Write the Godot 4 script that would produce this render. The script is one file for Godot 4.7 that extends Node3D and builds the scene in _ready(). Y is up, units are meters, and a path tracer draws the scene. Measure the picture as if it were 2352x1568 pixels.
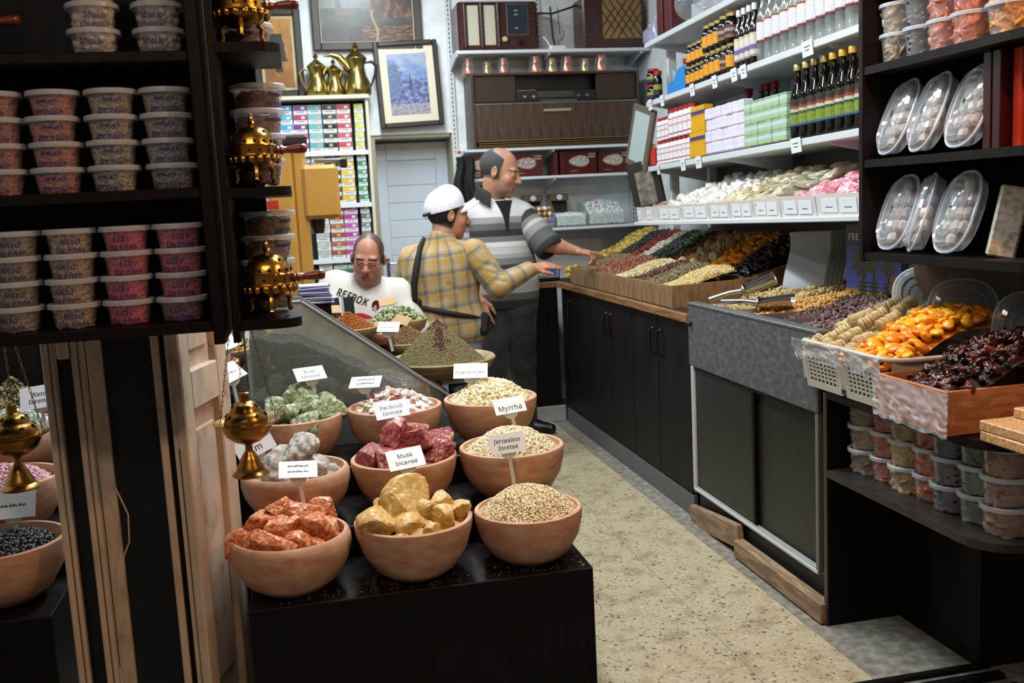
extends Node3D
# A spice and incense shop seen from the street: y up, metres, the shop runs back along -z.

var rng := RandomNumberGenerator.new()
var taken := {}
var mats := {}
var meshes := {}

class MB:
	# collects triangles of one mesh; faces are given counter-clockwise as seen from outside
	var v := PackedVector3Array()
	var n := PackedVector3Array()
	var t := PackedVector2Array()
	var c := PackedColorArray()
	var i := PackedInt32Array()
	var col := Color.WHITE
	func vert(p: Vector3, nn: Vector3, u := Vector2.ZERO) -> int:
		v.append(p); n.append(nn); t.append(u); c.append(col)
		return v.size() - 1
	func tri(a: Vector3, b: Vector3, d: Vector3) -> void:
		var nn := (b - a).cross(d - a).normalized()
		var k := vert(a, nn, Vector2(0, 1)); vert(b, nn, Vector2(1, 1)); vert(d, nn, Vector2(0, 0))
		i.append(k); i.append(k + 2); i.append(k + 1)
	func q(a: Vector3, b: Vector3, d: Vector3, e: Vector3, u0 := Vector2(0, 1), u1 := Vector2(1, 0)) -> void:
		# a lower left, b lower right, d upper right, e upper left
		var nn := (d - a).cross(e - b).normalized()
		var k := vert(a, nn, u0); vert(b, nn, Vector2(u1.x, u0.y)); vert(d, nn, u1); vert(e, nn, Vector2(u0.x, u1.y))
		i.append_array(PackedInt32Array([k, k + 2, k + 1, k, k + 3, k + 2]))
	func box(o: Vector3, s: Vector3, b := Basis(), bev := 0.0, fuv := Rect2(0, 0, 1, 1), suv := Rect2(0, 0, 1, 1)) -> MB:
		# o = centre, s = size, bev = chamfer; fuv = print area of the +z face, suv of the others
		var h := s / 2
		var axes := [[Vector3(1, 0, 0), Vector3(0, 0, -1), Vector3(0, 1, 0)], [Vector3(-1, 0, 0), Vector3(0, 0, 1), Vector3(0, 1, 0)], [Vector3(0, 1, 0), Vector3(1, 0, 0), Vector3(0, 0, -1)], [Vector3(0, -1, 0), Vector3(1, 0, 0), Vector3(0, 0, 1)], [Vector3(0, 0, 1), Vector3(1, 0, 0), Vector3(0, 1, 0)], [Vector3(0, 0, -1), Vector3(-1, 0, 0), Vector3(0, 1, 0)]]
		for k in 6:
			var w: Vector3 = axes[k][0]; var x: Vector3 = axes[k][1]; var y: Vector3 = axes[k][2]
			var r := fuv if k == 4 else suv
			var cw := w * h; var cx := x * (absf(x.dot(h)) - bev); var cy := y * (absf(y.dot(h)) - bev)
			q(o + b * (cw - cx - cy), o + b * (cw + cx - cy), o + b * (cw + cx + cy), o + b * (cw - cx + cy), Vector2(r.position.x, r.end.y), Vector2(r.end.x, r.position.y))
		if bev > 0.0:
			for s1 in [-1.0, 1.0]:
				for s2 in [-1.0, 1.0]:
					edge(o, b, h, bev, 0, s1, s2); edge(o, b, h, bev, 1, s1, s2); edge(o, b, h, bev, 2, s1, s2)
					for s3 in [-1.0, 1.0]:
						var sg := Vector3(s1, s2, s3)
						var a := o + b * (sg * Vector3(h.x, h.y - bev, h.z - bev)); var d := o + b * (sg * Vector3(h.x - bev, h.y, h.z - bev)); var e := o + b * (sg * Vector3(h.x - bev, h.y - bev, h.z))
						if s1 * s2 * s3 > 0: tri(a, d, e)
						else: tri(a, e, d)
		return self
	func edge(o: Vector3, b: Basis, h: Vector3, bev: float, ax: int, s1: float, s2: float) -> void:
		var p := (ax + 1) % 3; var r := (ax + 2) % 3
		var l := Vector3(); l[ax] = h[ax] - bev
		var m := Vector3(); m[p] = s1 * h[p]; m[r] = s2 * (h[r] - bev)
		var w := Vector3(); w[p] = s1 * (h[p] - bev); w[r] = s2 * h[r]
		if s1 * s2 > 0: q(o + b * (m - l), o + b * (w - l), o + b * (w + l), o + b * (m + l))
		else: q(o + b * (w - l), o + b * (m - l), o + b * (m + l), o + b * (w + l))
	func lathe(prof: Array, seg: int, xf := Transform3D(), sx := 1.0, sz := 1.0) -> MB:
		# prof: Vector2(radius, height) along the outside, upwards; turns sharper than 35 degrees stay sharp
		var m := prof.size() - 1
		var sn := []
		for k in m:
			var d: Vector2 = prof[k + 1] - prof[k]
			sn.append(Vector2(d.y, -d.x).normalized())
		for k in m:
			var na: Vector2 = sn[k]; var nb: Vector2 = sn[k]
			if k > 0 and sn[k - 1].dot(sn[k]) > 0.8: na = (sn[k - 1] + sn[k]).normalized()
			if k < m - 1 and sn[k + 1].dot(sn[k]) > 0.8: nb = (sn[k + 1] + sn[k]).normalized()
			var pa: Vector2 = prof[k]; var pb: Vector2 = prof[k + 1]
			if pa.is_equal_approx(pb): continue
			var base := v.size()
			for s in seg + 1:
				var a := TAU * s / seg
				var cs := cos(a) * sx; var ss := sin(a) * sz
				vert(xf * Vector3(pa.x * cs, pa.y, pa.x * ss), (xf.basis * Vector3(na.x * cos(a) * sz, na.y, na.x * sin(a) * sx)).normalized(), Vector2(1.0 - float(s) / seg, 1.0 - float(k) / m))
				vert(xf * Vector3(pb.x * cs, pb.y, pb.x * ss), (xf.basis * Vector3(nb.x * cos(a) * sz, nb.y, nb.x * sin(a) * sx)).normalized(), Vector2(1.0 - float(s) / seg, 1.0 - float(k + 1) / m))
			for s in seg:
				var o := base + s * 2
				i.append_array(PackedInt32Array([o, o + 2, o + 1, o + 1, o + 2, o + 3]))
		return self
	func tube(pts: Array, rad, seg := 8, caps := true) -> MB:
		# rad: one number or an array of radii
		var m := pts.size()
		var up := Vector3.UP
		var first: Vector3 = (pts[1] - pts[0]).normalized()
		if absf(first.dot(up)) > 0.9: up = Vector3.RIGHT
		var base := v.size()
		for k in m:
			var d: Vector3 = (pts[mini(k + 1, m - 1)] - pts[maxi(k - 1, 0)]).normalized()
			var x := d.cross(up).normalized()
			var y := x.cross(d).normalized()
			up = y
			var r: float = rad[k] if rad is Array else rad
			for s in seg + 1:
				var a := TAU * s / seg
				var nn := x * cos(a) + y * sin(a)
				vert(pts[k] + nn * r, nn, Vector2(float(s) / seg, float(k) / (m - 1)))
		for k in m - 1:
			for s in seg:
				var o := base + k * (seg + 1) + s
				i.append_array(PackedInt32Array([o, o + 1, o + seg + 1, o + 1, o + seg + 2, o + seg + 1]))
		if caps:
			for e in [0, m - 1]:
				var d: Vector3 = (pts[0] - pts[1]).normalized() if e == 0 else (pts[m - 1] - pts[m - 2]).normalized()
				var b2 := v.size()
				vert(pts[e], d)
				for s in seg + 1:
					vert(v[base + e * (seg + 1) + s], d)
				for s in seg:
					if e == 0: i.append_array(PackedInt32Array([b2, b2 + 2 + s, b2 + 1 + s]))
					else: i.append_array(PackedInt32Array([b2, b2 + 1 + s, b2 + 2 + s]))
		return self
	func prism(poly: PackedVector2Array, depth: float, xf := Transform3D()) -> MB:
		# polygon in xy, extruded from z = -depth/2 to +depth/2
		var p := poly.duplicate()
		if Geometry2D.is_polygon_clockwise(p): p.reverse()
		var tr := Geometry2D.triangulate_polygon(p)
		var lo := p[0]; var hi := p[0]
		for e in p: lo = lo.min(e); hi = hi.max(e)
		for s in [1.0, -1.0]:
			var base := v.size()
			for e in p:
				vert(xf * Vector3(e.x, e.y, s * depth / 2), (xf.basis * Vector3(0, 0, s)).normalized(), Vector2((e.x - lo.x) / (hi.x - lo.x), 1.0 - (e.y - lo.y) / (hi.y - lo.y)))
			for k in range(0, tr.size(), 3):
				var a := p[tr[k]]; var b := p[tr[k + 1]]; var d := p[tr[k + 2]]
				var ccw := (b - a).cross(d - a) > 0
				if ccw == (s > 0): i.append_array(PackedInt32Array([base + tr[k], base + tr[k + 2], base + tr[k + 1]]))
				else: i.append_array(PackedInt32Array([base + tr[k], base + tr[k + 1], base + tr[k + 2]]))
		for k in p.size():
			var a := p[k]; var b := p[(k + 1) % p.size()]
			q(xf * Vector3(a.x, a.y, -depth / 2), xf * Vector3(b.x, b.y, -depth / 2), xf * Vector3(b.x, b.y, depth / 2), xf * Vector3(a.x, a.y, depth / 2))
		return self
	func ball(o: Vector3, r: Vector3, b := Basis(), seg := 12, rings := 8) -> MB:
		var prof := []
		for k in rings + 1:
			var a := -PI / 2 + PI * k / rings
			prof.append(Vector2(cos(a), sin(a)))
		var base := v.size()
		for k in rings + 1:
			for s in seg + 1:
				var a := TAU * s / seg
				var p := Vector3(prof[k].x * cos(a), prof[k].y, prof[k].x * sin(a))
				vert(o + b * (p * r), (b * (p / r)).normalized(), Vector2(1.0 - float(s) / seg, 1.0 - float(k) / rings))
		for k in rings:
			for s in seg:
				var e := base + k * (seg + 1) + s
				i.append_array(PackedInt32Array([e, e + 1, e + seg + 1, e + 1, e + seg + 2, e + seg + 1]))
		return self
	func grid(nx: int, ny: int, f: Callable) -> MB:
		# f(u, v) -> point; smooth; u to the right and v upwards as seen from outside
		var base := v.size()
		for b in ny + 1:
			for a in nx + 1:
				var u := float(a) / nx; var w := float(b) / ny
				var p: Vector3 = f.call(u, w)
				var e := 0.004
				var du: Vector3 = f.call(minf(u + e, 1.0), w) - f.call(maxf(u - e, 0.0), w)
				var dw: Vector3 = f.call(u, minf(w + e, 1.0)) - f.call(u, maxf(w - e, 0.0))
				vert(p, du.cross(dw).normalized(), Vector2(u, 1.0 - w))
		for b in ny:
			for a in nx:
				var k := base + b * (nx + 1) + a
				i.append_array(PackedInt32Array([k, k + nx + 1, k + 1, k + 1, k + nx + 1, k + nx + 2]))
		return self
	func add(m: Mesh, xf: Transform3D) -> MB:
		for s in m.get_surface_count():
			var a := m.surface_get_arrays(s)
			var base := v.size()
			for k in a[0].size():
				if a[3] != null: col = a[3][k]
				vert(xf * a[0][k], (xf.basis * a[1][k]).normalized(), a[4][k] if a[4] != null else Vector2.ZERO)
			for k in a[12]: i.append(base + k)
		return self
	func done(colors := false) -> ArrayMesh:
		var a := []
		a.resize(Mesh.ARRAY_MAX)
		a[Mesh.ARRAY_VERTEX] = v; a[Mesh.ARRAY_NORMAL] = n; a[Mesh.ARRAY_TEX_UV] = t; a[Mesh.ARRAY_INDEX] = i
		if colors: a[Mesh.ARRAY_COLOR] = c
		var m := ArrayMesh.new()
		m.add_surface_from_arrays(Mesh.PRIMITIVE_TRIANGLES, a)
		return m

func mb() -> MB:
	return MB.new()

# ---------------------------------------------------------------- names, things and parts
func nm(s: String) -> String:
	taken[s] = taken.get(s, -1) + 1
	return s if taken[s] == 0 else "%s_%03d" % [s, taken[s]]

func tag(o: Node, label: String, category := "", group := "", kind := "") -> Node:
	if label: o.set_meta("label", label)
	if category: o.set_meta("category", category)
	if group: o.set_meta("group", group)
	if kind: o.set_meta("kind", kind)
	return o

func thing(called: String, label: String, category: String, at := Vector3.ZERO, turn := 0.0, group := "") -> Node3D:
	var o := Node3D.new()
	o.name = nm(called)
	add_child(o)
	o.position = at
	o.rotation.y = turn
	return tag(o, label, category, group)

func part(called: String, m: Mesh, material: Material, parent: Node = self, at := Vector3.ZERO) -> MeshInstance3D:
	var o := MeshInstance3D.new()
	o.name = called if parent != self else nm(called)
	o.mesh = m
	o.material_override = material
	o.position = at
	parent.add_child(o, true)
	return o

func single(called: String, m: Mesh, material: Material, label: String, category: String, at := Vector3.ZERO, group := "") -> MeshInstance3D:
	var o := part(called, m, material, self, at)
	tag(o, label, category, group)
	return o

func struct(called: String, m: Mesh, material: Material, label := "", category := "") -> MeshInstance3D:
	var o := part(called, m, material)
	tag(o, label, category, "", "structure")
	return o

func copy(o: Node3D, label := "") -> Node3D:
	var c: Node3D = o.duplicate()
	c.name = nm(str(o.name).get_slice("__", 0).rstrip("0123456789").rstrip("_") if str(o.name)[-1].is_valid_int() else str(o.name))
	add_child(c)
	if label: c.set_meta("label", label)
	return c

# ---------------------------------------------------------------- materials
func M(key: String, c: Color, rough := 0.6, metal := 0.0, more := {}) -> StandardMaterial3D:
	if mats.has(key): return mats[key]
	var m := StandardMaterial3D.new()
	m.resource_name = key
	m.albedo_color = c
	m.roughness = rough
	m.metallic = metal
	for k in more: m.set(k, more[k])
	mats[key] = m
	return m

func hexc(s: String) -> Color:
	return Color.html(s)

func lin(c: Color) -> Color:
	return c.srgb_to_linear()

func clear(key: String, c: Color, alpha: float, rough := 0.08) -> StandardMaterial3D:
	return M(key, Color(c.r, c.g, c.b, alpha), rough, 0.0, {"transparency": BaseMaterial3D.TRANSPARENCY_ALPHA, "cull_mode": BaseMaterial3D.CULL_DISABLED})

func vcol(key: String, rough := 0.6, metal := 0.0, more := {}) -> StandardMaterial3D:
	var d := {"vertex_color_use_as_albedo": true}
	d.merge(more)
	return M(key, Color.WHITE, rough, metal, d)

func noise(freq: float, seed: int, oct := 4, kind := FastNoiseLite.TYPE_SIMPLEX_SMOOTH) -> FastNoiseLite:
	var f := FastNoiseLite.new()
	f.noise_type = kind; f.frequency = freq; f.seed = seed; f.fractal_octaves = oct
	return f

func ntex(freq: float, seed: int, stops: Array, size := 512, oct := 4, kind := FastNoiseLite.TYPE_SIMPLEX_SMOOTH, stretch := Vector2.ONE) -> Texture2D:
	# noise through a colour ramp: stops = [[at, colour], ...]
	var g := Gradient.new()
	var offs := PackedFloat32Array(); var cols := PackedColorArray()
	for s in stops: offs.append(s[0]); cols.append(s[1])
	g.offsets = offs; g.colors = cols
	var t := NoiseTexture2D.new()
	t.width = int(size * stretch.x); t.height = int(size * stretch.y)
	t.seamless = true
	t.noise = noise(freq, seed, oct, kind)
	t.color_ramp = g
	return t

func bump(freq: float, seed: int, size := 256, oct := 4, kind := FastNoiseLite.TYPE_SIMPLEX_SMOOTH, strength := 6.0) -> Texture2D:
	var t := NoiseTexture2D.new()
	t.width = size; t.height = size; t.seamless = true; t.as_normal_map = true; t.bump_strength = strength
	t.noise = noise(freq, seed, oct, kind)
	return t

func tri(key: String, tex: Texture2D, scale, rough := 0.6, more := {}, c := Color.WHITE) -> StandardMaterial3D:
	var d := {"albedo_texture": tex, "uv1_triplanar": true, "uv1_scale": scale if scale is Vector3 else Vector3.ONE * scale}
	d.merge(more, true)
	return M(key, c, rough, 0.0, d)

# ---------------------------------------------------------------- shapes used again and again
func boxm(s: Vector3, bev := 0.0) -> ArrayMesh:
	var key := "box%.4f_%.4f_%.4f_%.4f" % [s.x, s.y, s.z, bev]
	if not meshes.has(key): meshes[key] = mb().box(Vector3.ZERO, s, Basis(), bev).done()
	return meshes[key]

func V2(a: Array) -> Array:
	var o := []
	for k in range(0, a.size(), 2): o.append(Vector2(a[k], a[k + 1]))
	return o

func rotb(x: float, y: float, z: float) -> Basis:
	return Basis.from_euler(Vector3(x, y, z))

func rbasis() -> Basis:
	return Basis(Quaternion(rng.randfn(), rng.randfn(), rng.randfn(), rng.randfn() + 0.001).normalized())

var fonts := {}
func text_mesh(s: String, h: float, font := "Droid Sans", depth := 0.0004, slant := 0.0, weight := 400) -> ArrayMesh:
	# lettering about h tall (capital height), centred on x, baseline at y = 0, facing +z
	var key := "t" + s + font + "%.4f_%.2f_%d" % [h, slant, weight]
	if meshes.has(key): return meshes[key]
	var fk := font + str(weight)
	if not fonts.has(fk):
		var f := SystemFont.new()
		f.font_names = PackedStringArray([font]); f.font_weight = weight
		fonts[fk] = f
	var tm := TextMesh.new()
	tm.font = fonts[fk]; tm.text = s; tm.font_size = 24; tm.pixel_size = h / 17.0; tm.depth = depth; tm.curve_step = 4.0
	var a := tm.get_mesh_arrays()
	var pts: PackedVector3Array = a[Mesh.ARRAY_VERTEX]
	for k in pts.size(): pts[k].x += slant * pts[k].y
	a[Mesh.ARRAY_VERTEX] = pts
	var o := []
	o.resize(Mesh.ARRAY_MAX)
	for k in [Mesh.ARRAY_VERTEX, Mesh.ARRAY_NORMAL, Mesh.ARRAY_TEX_UV, Mesh.ARRAY_INDEX]: o[k] = a[k]
	var m := ArrayMesh.new()
	m.add_surface_from_arrays(Mesh.PRIMITIVE_TRIANGLES, o)
	meshes[key] = m
	return m

func bend(m: ArrayMesh, r: float, y0: float, slope := 0.0) -> ArrayMesh:
	# wraps flat lettering round an upright cone: radius r at y0, growing by slope per metre
	var a := m.surface_get_arrays(0)
	var p: PackedVector3Array = a[0]; var nn: PackedVector3Array = a[1]
	for k in p.size():
		var rr := r + slope * p[k].y
		var an := p[k].x / rr
		var d := Vector3(sin(an), 0, cos(an))
		var q := d * (rr + p[k].z)
		p[k] = Vector3(q.x, p[k].y + y0, q.z)
		nn[k] = d
	a[0] = p; a[1] = nn
	var o := ArrayMesh.new()
	o.add_surface_from_arrays(Mesh.PRIMITIVE_TRIANGLES, a)
	return o

func ico(sub: int) -> Array:
	var key := "ico%d" % sub
	if meshes.has(key): return meshes[key]
	var g := (1.0 + sqrt(5.0)) / 2.0
	var p := [Vector3(-1, g, 0), Vector3(1, g, 0), Vector3(-1, -g, 0), Vector3(1, -g, 0), Vector3(0, -1, g), Vector3(0, 1, g), Vector3(0, -1, -g), Vector3(0, 1, -g), Vector3(g, 0, -1), Vector3(g, 0, 1), Vector3(-g, 0, -1), Vector3(-g, 0, 1)]
	for k in 12: p[k] = p[k].normalized()
	var f := [[0, 11, 5], [0, 5, 1], [0, 1, 7], [0, 7, 10], [0, 10, 11], [1, 5, 9], [5, 11, 4], [11, 10, 2], [10, 7, 6], [7, 1, 8], [3, 9, 4], [3, 4, 2], [3, 2, 6], [3, 6, 8], [3, 8, 9], [4, 9, 5], [2, 4, 11], [6, 2, 10], [8, 6, 7], [9, 8, 1]]
	for s in sub:
		var mid := {}
		var f2 := []
		for e in f:
			var m := []
			for k in 3:
				var a: int = mini(e[k], e[(k + 1) % 3]); var b: int = maxi(e[k], e[(k + 1) % 3])
				var id := a * 100000 + b
				if not mid.has(id):
					mid[id] = p.size()
					p.append((p[a] + p[b]).normalized())
				m.append(mid[id])
			f2.append_array([[e[0], m[0], m[2]], [e[1], m[1], m[0]], [e[2], m[2], m[1]], [m[0], m[1], m[2]]])
		f = f2
	meshes[key] = [p, f]
	return meshes[key]

func rock(r: Vector3, cuts: int, seed: int, rough := 0.05, sub := 3, flat := true, colf = null) -> ArrayMesh:
	# a broken lump: a ball cut by planes, roughened; colf(direction, noise) gives vertex colours
	var g := RandomNumberGenerator.new()
	g.seed = seed
	var pl := []
	for k in cuts: pl.append([Vector3(g.randfn(), g.randfn(), g.randfn()).normalized(), g.randf_range(0.46, 0.76)])
	var f := noise(1.1, seed, 3)
	var s := ico(sub)
	var pts := PackedVector3Array(); var cols := PackedColorArray()
	for d in s[0]:
		var l := 1.0
		for e in pl:
			var w: float = d.dot(e[0])
			if w > 0.05: l = minf(l, e[1] / w)
		l *= 1.0 + rough * f.get_noise_3d(d.x * 2, d.y * 2, d.z * 2) * 2.0
		pts.append(d * l * r)
		cols.append(colf.call(d, f) if colf != null else Color.WHITE)
	var o := mb()
	if flat:
		for e in s[1]:
			var nn: Vector3 = (pts[e[1]] - pts[e[0]]).cross(pts[e[2]] - pts[e[0]]).normalized()
			var k := o.v.size()
			for x in e:
				o.col = cols[x]; o.vert(pts[x], nn)
			o.i.append_array(PackedInt32Array([k, k + 2, k + 1]))
	else:
		var ns := PackedVector3Array(); ns.resize(pts.size())
		for e in s[1]:
			var nn: Vector3 = (pts[e[1]] - pts[e[0]]).cross(pts[e[2]] - pts[e[0]])
			for x in e: ns[x] += nn
		for k in pts.size():
			o.col = cols[k]; o.vert(pts[k], ns[k].normalized())
		for e in s[1]: o.i.append_array(PackedInt32Array([e[0], e[2], e[1]]))
	return o.done(colf != null)

func grains(called: String, mesh: Mesh, mat: Material, spots: Array, cols: Array, parent: Node = self) -> MultiMeshInstance3D:
	# thousands of kernels that nobody could count: spots = Transform3D each
	var mm := MultiMesh.new()
	mm.transform_format = MultiMesh.TRANSFORM_3D
	mm.use_colors = true
	mm.mesh = mesh
	mm.instance_count = spots.size()
	for k in spots.size():
		mm.set_instance_transform(k, spots[k])
		mm.set_instance_color(k, cols[rng.randi() % cols.size()])
	var o := MultiMeshInstance3D.new()
	o.name = called if parent != self else nm(called)
	o.multimesh = mm
	o.material_override = mat
	parent.add_child(o, true)
	o.set_meta("kind", "stuff")
	return o

func scatter(x0: float, x1: float, z0: float, z1: float, step: float, hf: Callable, size := 1.0, layers := 1, flatness := 0.0) -> Array:
	# kernels laid over the surface y = hf(x, z); hf returns below -50 where there is none
	var out := []
	for l in layers:
		var z := z0
		while z < z1:
			var x := x0
			while x < x1:
				var px := x + rng.randf_range(-0.5, 0.5) * step; var pz := z + rng.randf_range(-0.5, 0.5) * step
				var y: float = hf.call(px, pz)
				if y > -50.0:
					var b := rbasis()
					if flatness > 0.0 and rng.randf() < flatness: b = rotb(rng.randf_range(-0.4, 0.4), rng.randf() * TAU, rng.randf_range(-0.4, 0.4))
					var s := size * rng.randf_range(0.8, 1.15)
					out.append(Transform3D(b.scaled(Vector3.ONE * s), Vector3(px, y + rng.randf_range(-0.3, 0.35) * step - l * step * 0.6, pz)))
				x += step
			z += step
	return out

func lump(rx: float, ry: float, rz: float, seed := 1, seg := 7, rings := 4) -> ArrayMesh:
	var key := "lump%.4f%.4f%.4f%d" % [rx, ry, rz, seed]
	if not meshes.has(key): meshes[key] = mb().ball(Vector3.ZERO, Vector3(rx, ry, rz), Basis(), seg, rings).done()
	return meshes[key]

func hills(called: String, x0: float, x1: float, z0: float, z1: float, n: int, hf: Callable, mat: Material, parent: Node) -> MeshInstance3D:
	var f := func(u: float, w: float): return Vector3(lerpf(x0, x1, u), hf.call(lerpf(x0, x1, u), lerpf(z1, z0, w)), lerpf(z1, z0, w))
	return part(called, mb().grid(n, n, f).done(), mat, parent)

# ---------------------------------------------------------------- soft bodies: a smooth union of tapered capsules and ellipsoids, meshed as surface nets
func cap(a: Vector3, b: Vector3, ra: float, rb: float, k := 0.02, op := 0) -> Array:
	return [0, a, b, ra, rb, k, op, null, (a + b) / 2, a.distance_to(b) / 2 + maxf(ra, rb)]

func ell(o: Vector3, r: Vector3, bas := Basis(), k := 0.02, op := 0) -> Array:
	return [1, o, r, 0.0, 0.0, k, op, bas.inverse(), o, maxf(r.x, maxf(r.y, r.z))]

func sdf(p: Vector3, list: Array) -> float:
	var d := 1.0
	for e in list:
		var w := 0.0
		if e[0] == 0:
			var a: Vector3 = e[1]
			var ab: Vector3 = e[2] - a
			var h := clampf((p - a).dot(ab) / maxf(ab.length_squared(), 1e-9), 0.0, 1.0)
			w = (p - a - ab * h).length() - lerpf(e[3], e[4], h)
		else:
			var l: Vector3 = e[7] * (p - e[1])
			var k0: float = (l / e[2]).length()
			var k1: float = (l / (e[2] * e[2])).length()
			w = k0 * (k0 - 1.0) / maxf(k1, 1e-6) if k0 > 1e-5 else -minf(e[2].x, minf(e[2].y, e[2].z))
		var k: float = e[5]
		if e[6] == 0:
			var h := clampf(0.5 + 0.5 * (d - w) / k, 0.0, 1.0)
			d = lerpf(d, w, h) - k * h * (1.0 - h)
		else:
			var h := clampf(0.5 - 0.5 * (d + w) / k, 0.0, 1.0)
			d = lerpf(d, -w, h) + k * h * (1.0 - h)
	return d

func nets(prims: Array, h: float, colf = null, keep = null, uvf = null) -> ArrayMesh:
	# keep(point) -> bool leaves out cells (open cuffs, necklines)
	var lo := Vector3.ONE * 1e9; var hi := -lo
	for e in prims:
		if e[6] == 0:
			lo = lo.min(e[8] - Vector3.ONE * (e[9] + 0.03)); hi = hi.max(e[8] + Vector3.ONE * (e[9] + 0.03))
	var B := 5
	var nb := Vector3i(((hi - lo) / (h * B)).ceil())
	var nn := nb * B + Vector3i.ONE
	var val := PackedFloat32Array()
	val.resize(nn.x * nn.y * nn.z)
	val.fill(1.0)
	var sy := nn.x; var sz := nn.x * nn.y
	var blocks := []
	var rad := h * B * 0.87
	for bz in nb.z:
		for by in nb.y:
			for bx in nb.x:
				var c := lo + Vector3(bx + 0.5, by + 0.5, bz + 0.5) * (h * B)
				var list := []
				for e in prims:
					if c.distance_to(e[8]) < e[9] + rad + e[5] + 0.02: list.append(e)
				if list.is_empty(): continue
				if absf(sdf(c, list)) > rad * 1.45 + 0.004: continue
				blocks.append(Vector3i(bx, by, bz))
				for z in B + 1:
					for y in B + 1:
						var at := bx * B + (by * B + y) * sy + (bz * B + z) * sz
						for x in B + 1:
							val[at + x] = sdf(lo + Vector3(bx * B + x, by * B + y, bz * B + z) * h, list)
	var ids := {}
	var o := mb()
	var offs := [0, 1, sy, sy + 1, sz, sz + 1, sz + sy, sz + sy + 1]
	for b in blocks:
		for z in B:
			for y in B:
				for x in B:
					var g := Vector3i(b.x * B + x, b.y * B + y, b.z * B + z)
					var at := g.x + g.y * sy + g.z * sz
					var inside := 0
					for e in 8:
						if val[at + offs[e]] < 0.0: inside += 1
					if inside == 0 or inside == 8: continue
					var s := Vector3.ZERO; var m := 0
					for a in 8:
						for ax in [1, 2, 4]:
							if a & ax: continue
							var va := val[at + offs[a]]; var vb := val[at + offs[a | ax]]
							if (va < 0.0) == (vb < 0.0): continue
							var w := va / (va - vb)
							var pa := Vector3(a & 1, (a >> 1) & 1, (a >> 2) & 1)
							var pb := Vector3((a | ax) & 1, ((a | ax) >> 1) & 1, ((a | ax) >> 2) & 1)
							s += pa.lerp(pb, w); m += 1
					var p := lo + (Vector3(g) + s / m) * h
					var gr := Vector3(val[at + 1] + val[at + sy + 1] + val[at + sz + 1] + val[at + sz + sy + 1] - val[at] - val[at + sy] - val[at + sz] - val[at + sy + sz], val[at + sy] + val[at + sy + 1] + val[at + sy + sz] + val[at + sy + sz + 1] - val[at] - val[at + 1] - val[at + sz] - val[at + sz + 1], val[at + sz] + val[at + sz + 1] + val[at + sz + sy] + val[at + sz + sy + 1] - val[at] - val[at + 1] - val[at + sy] - val[at + sy + 1])
					if colf != null: o.col = colf.call(p, gr.normalized())
					ids[at] = o.vert(p, gr.normalized(), uvf.call(p) if uvf != null else Vector2(p.x, p.y))
	for at in ids:
		for ax in 3:
			var d1: int = [1, sy, sz][ax]
			var d2: int = [sy, sz, 1][ax]
			var d3: int = [sz, 1, sy][ax]
			if at + d1 >= val.size(): continue
			var va := val[at]; var vb := val[at + d1]
			if (va < 0.0) == (vb < 0.0): continue
			if not (ids.has(at - d2) and ids.has(at - d3) and ids.has(at - d2 - d3)): continue
			var a: int = ids[at]; var b: int = ids[at - d2]; var c: int = ids[at - d2 - d3]; var e: int = ids[at - d3]
			if keep != null and not keep.call((o.v[a] + o.v[c]) / 2): continue
			if va < 0.0: o.i.append_array(PackedInt32Array([a, c, b, a, e, c]))
			else: o.i.append_array(PackedInt32Array([a, b, c, a, c, e]))
	return o.done(colf != null)

# ---------------------------------------------------------------- camera, light
func _ready() -> void:
	rng.seed = 4711
	var cam := Camera3D.new()
	cam.name = "camera"
	cam.position = Vector3(0, 1.41, 0)
	cam.rotation_order = EULER_ORDER_YXZ
	cam.rotation_degrees = Vector3(-7.95, -11.9, -2.9)
	cam.keep_aspect = Camera3D.KEEP_HEIGHT
	cam.near = 0.05; cam.far = 60.0
	var at := CameraAttributesPhysical.new()
	at.frustum_focal_length = 35.0        # on Godot's 24 mm tall frame this is overridden by fov below
	at.frustum_focus_distance = 2.95
	at.exposure_aperture = 5.0
	at.frustum_near = 0.05; at.frustum_far = 60.0
	cam.attributes = at
	cam.fov = rad_to_deg(2.0 * atan(784.0 / 2280.0))
	add_child(cam)
	cam.current = true
	var we := WorldEnvironment.new()
	we.name = "environment"
	var env := Environment.new()
	env.background_mode = Environment.BG_COLOR
	env.background_color = Color(0.60, 0.56, 0.54)
	env.background_energy_multiplier = 0.24
	env.tonemap_mode = Environment.TONE_MAPPER_LINEAR
	env.tonemap_exposure = 1.35
	env.sdfgi_enabled = true; env.ssao_enabled = true; env.ssil_enabled = true
	we.environment = env
	add_child(we)
	lamps()
	setting()
	left_front()
	incense_stand()
	spice_counter()
	back_wall()
	back_shelves()
	wall_shelves()
	nut_counter()
	right_front()
	people()

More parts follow.
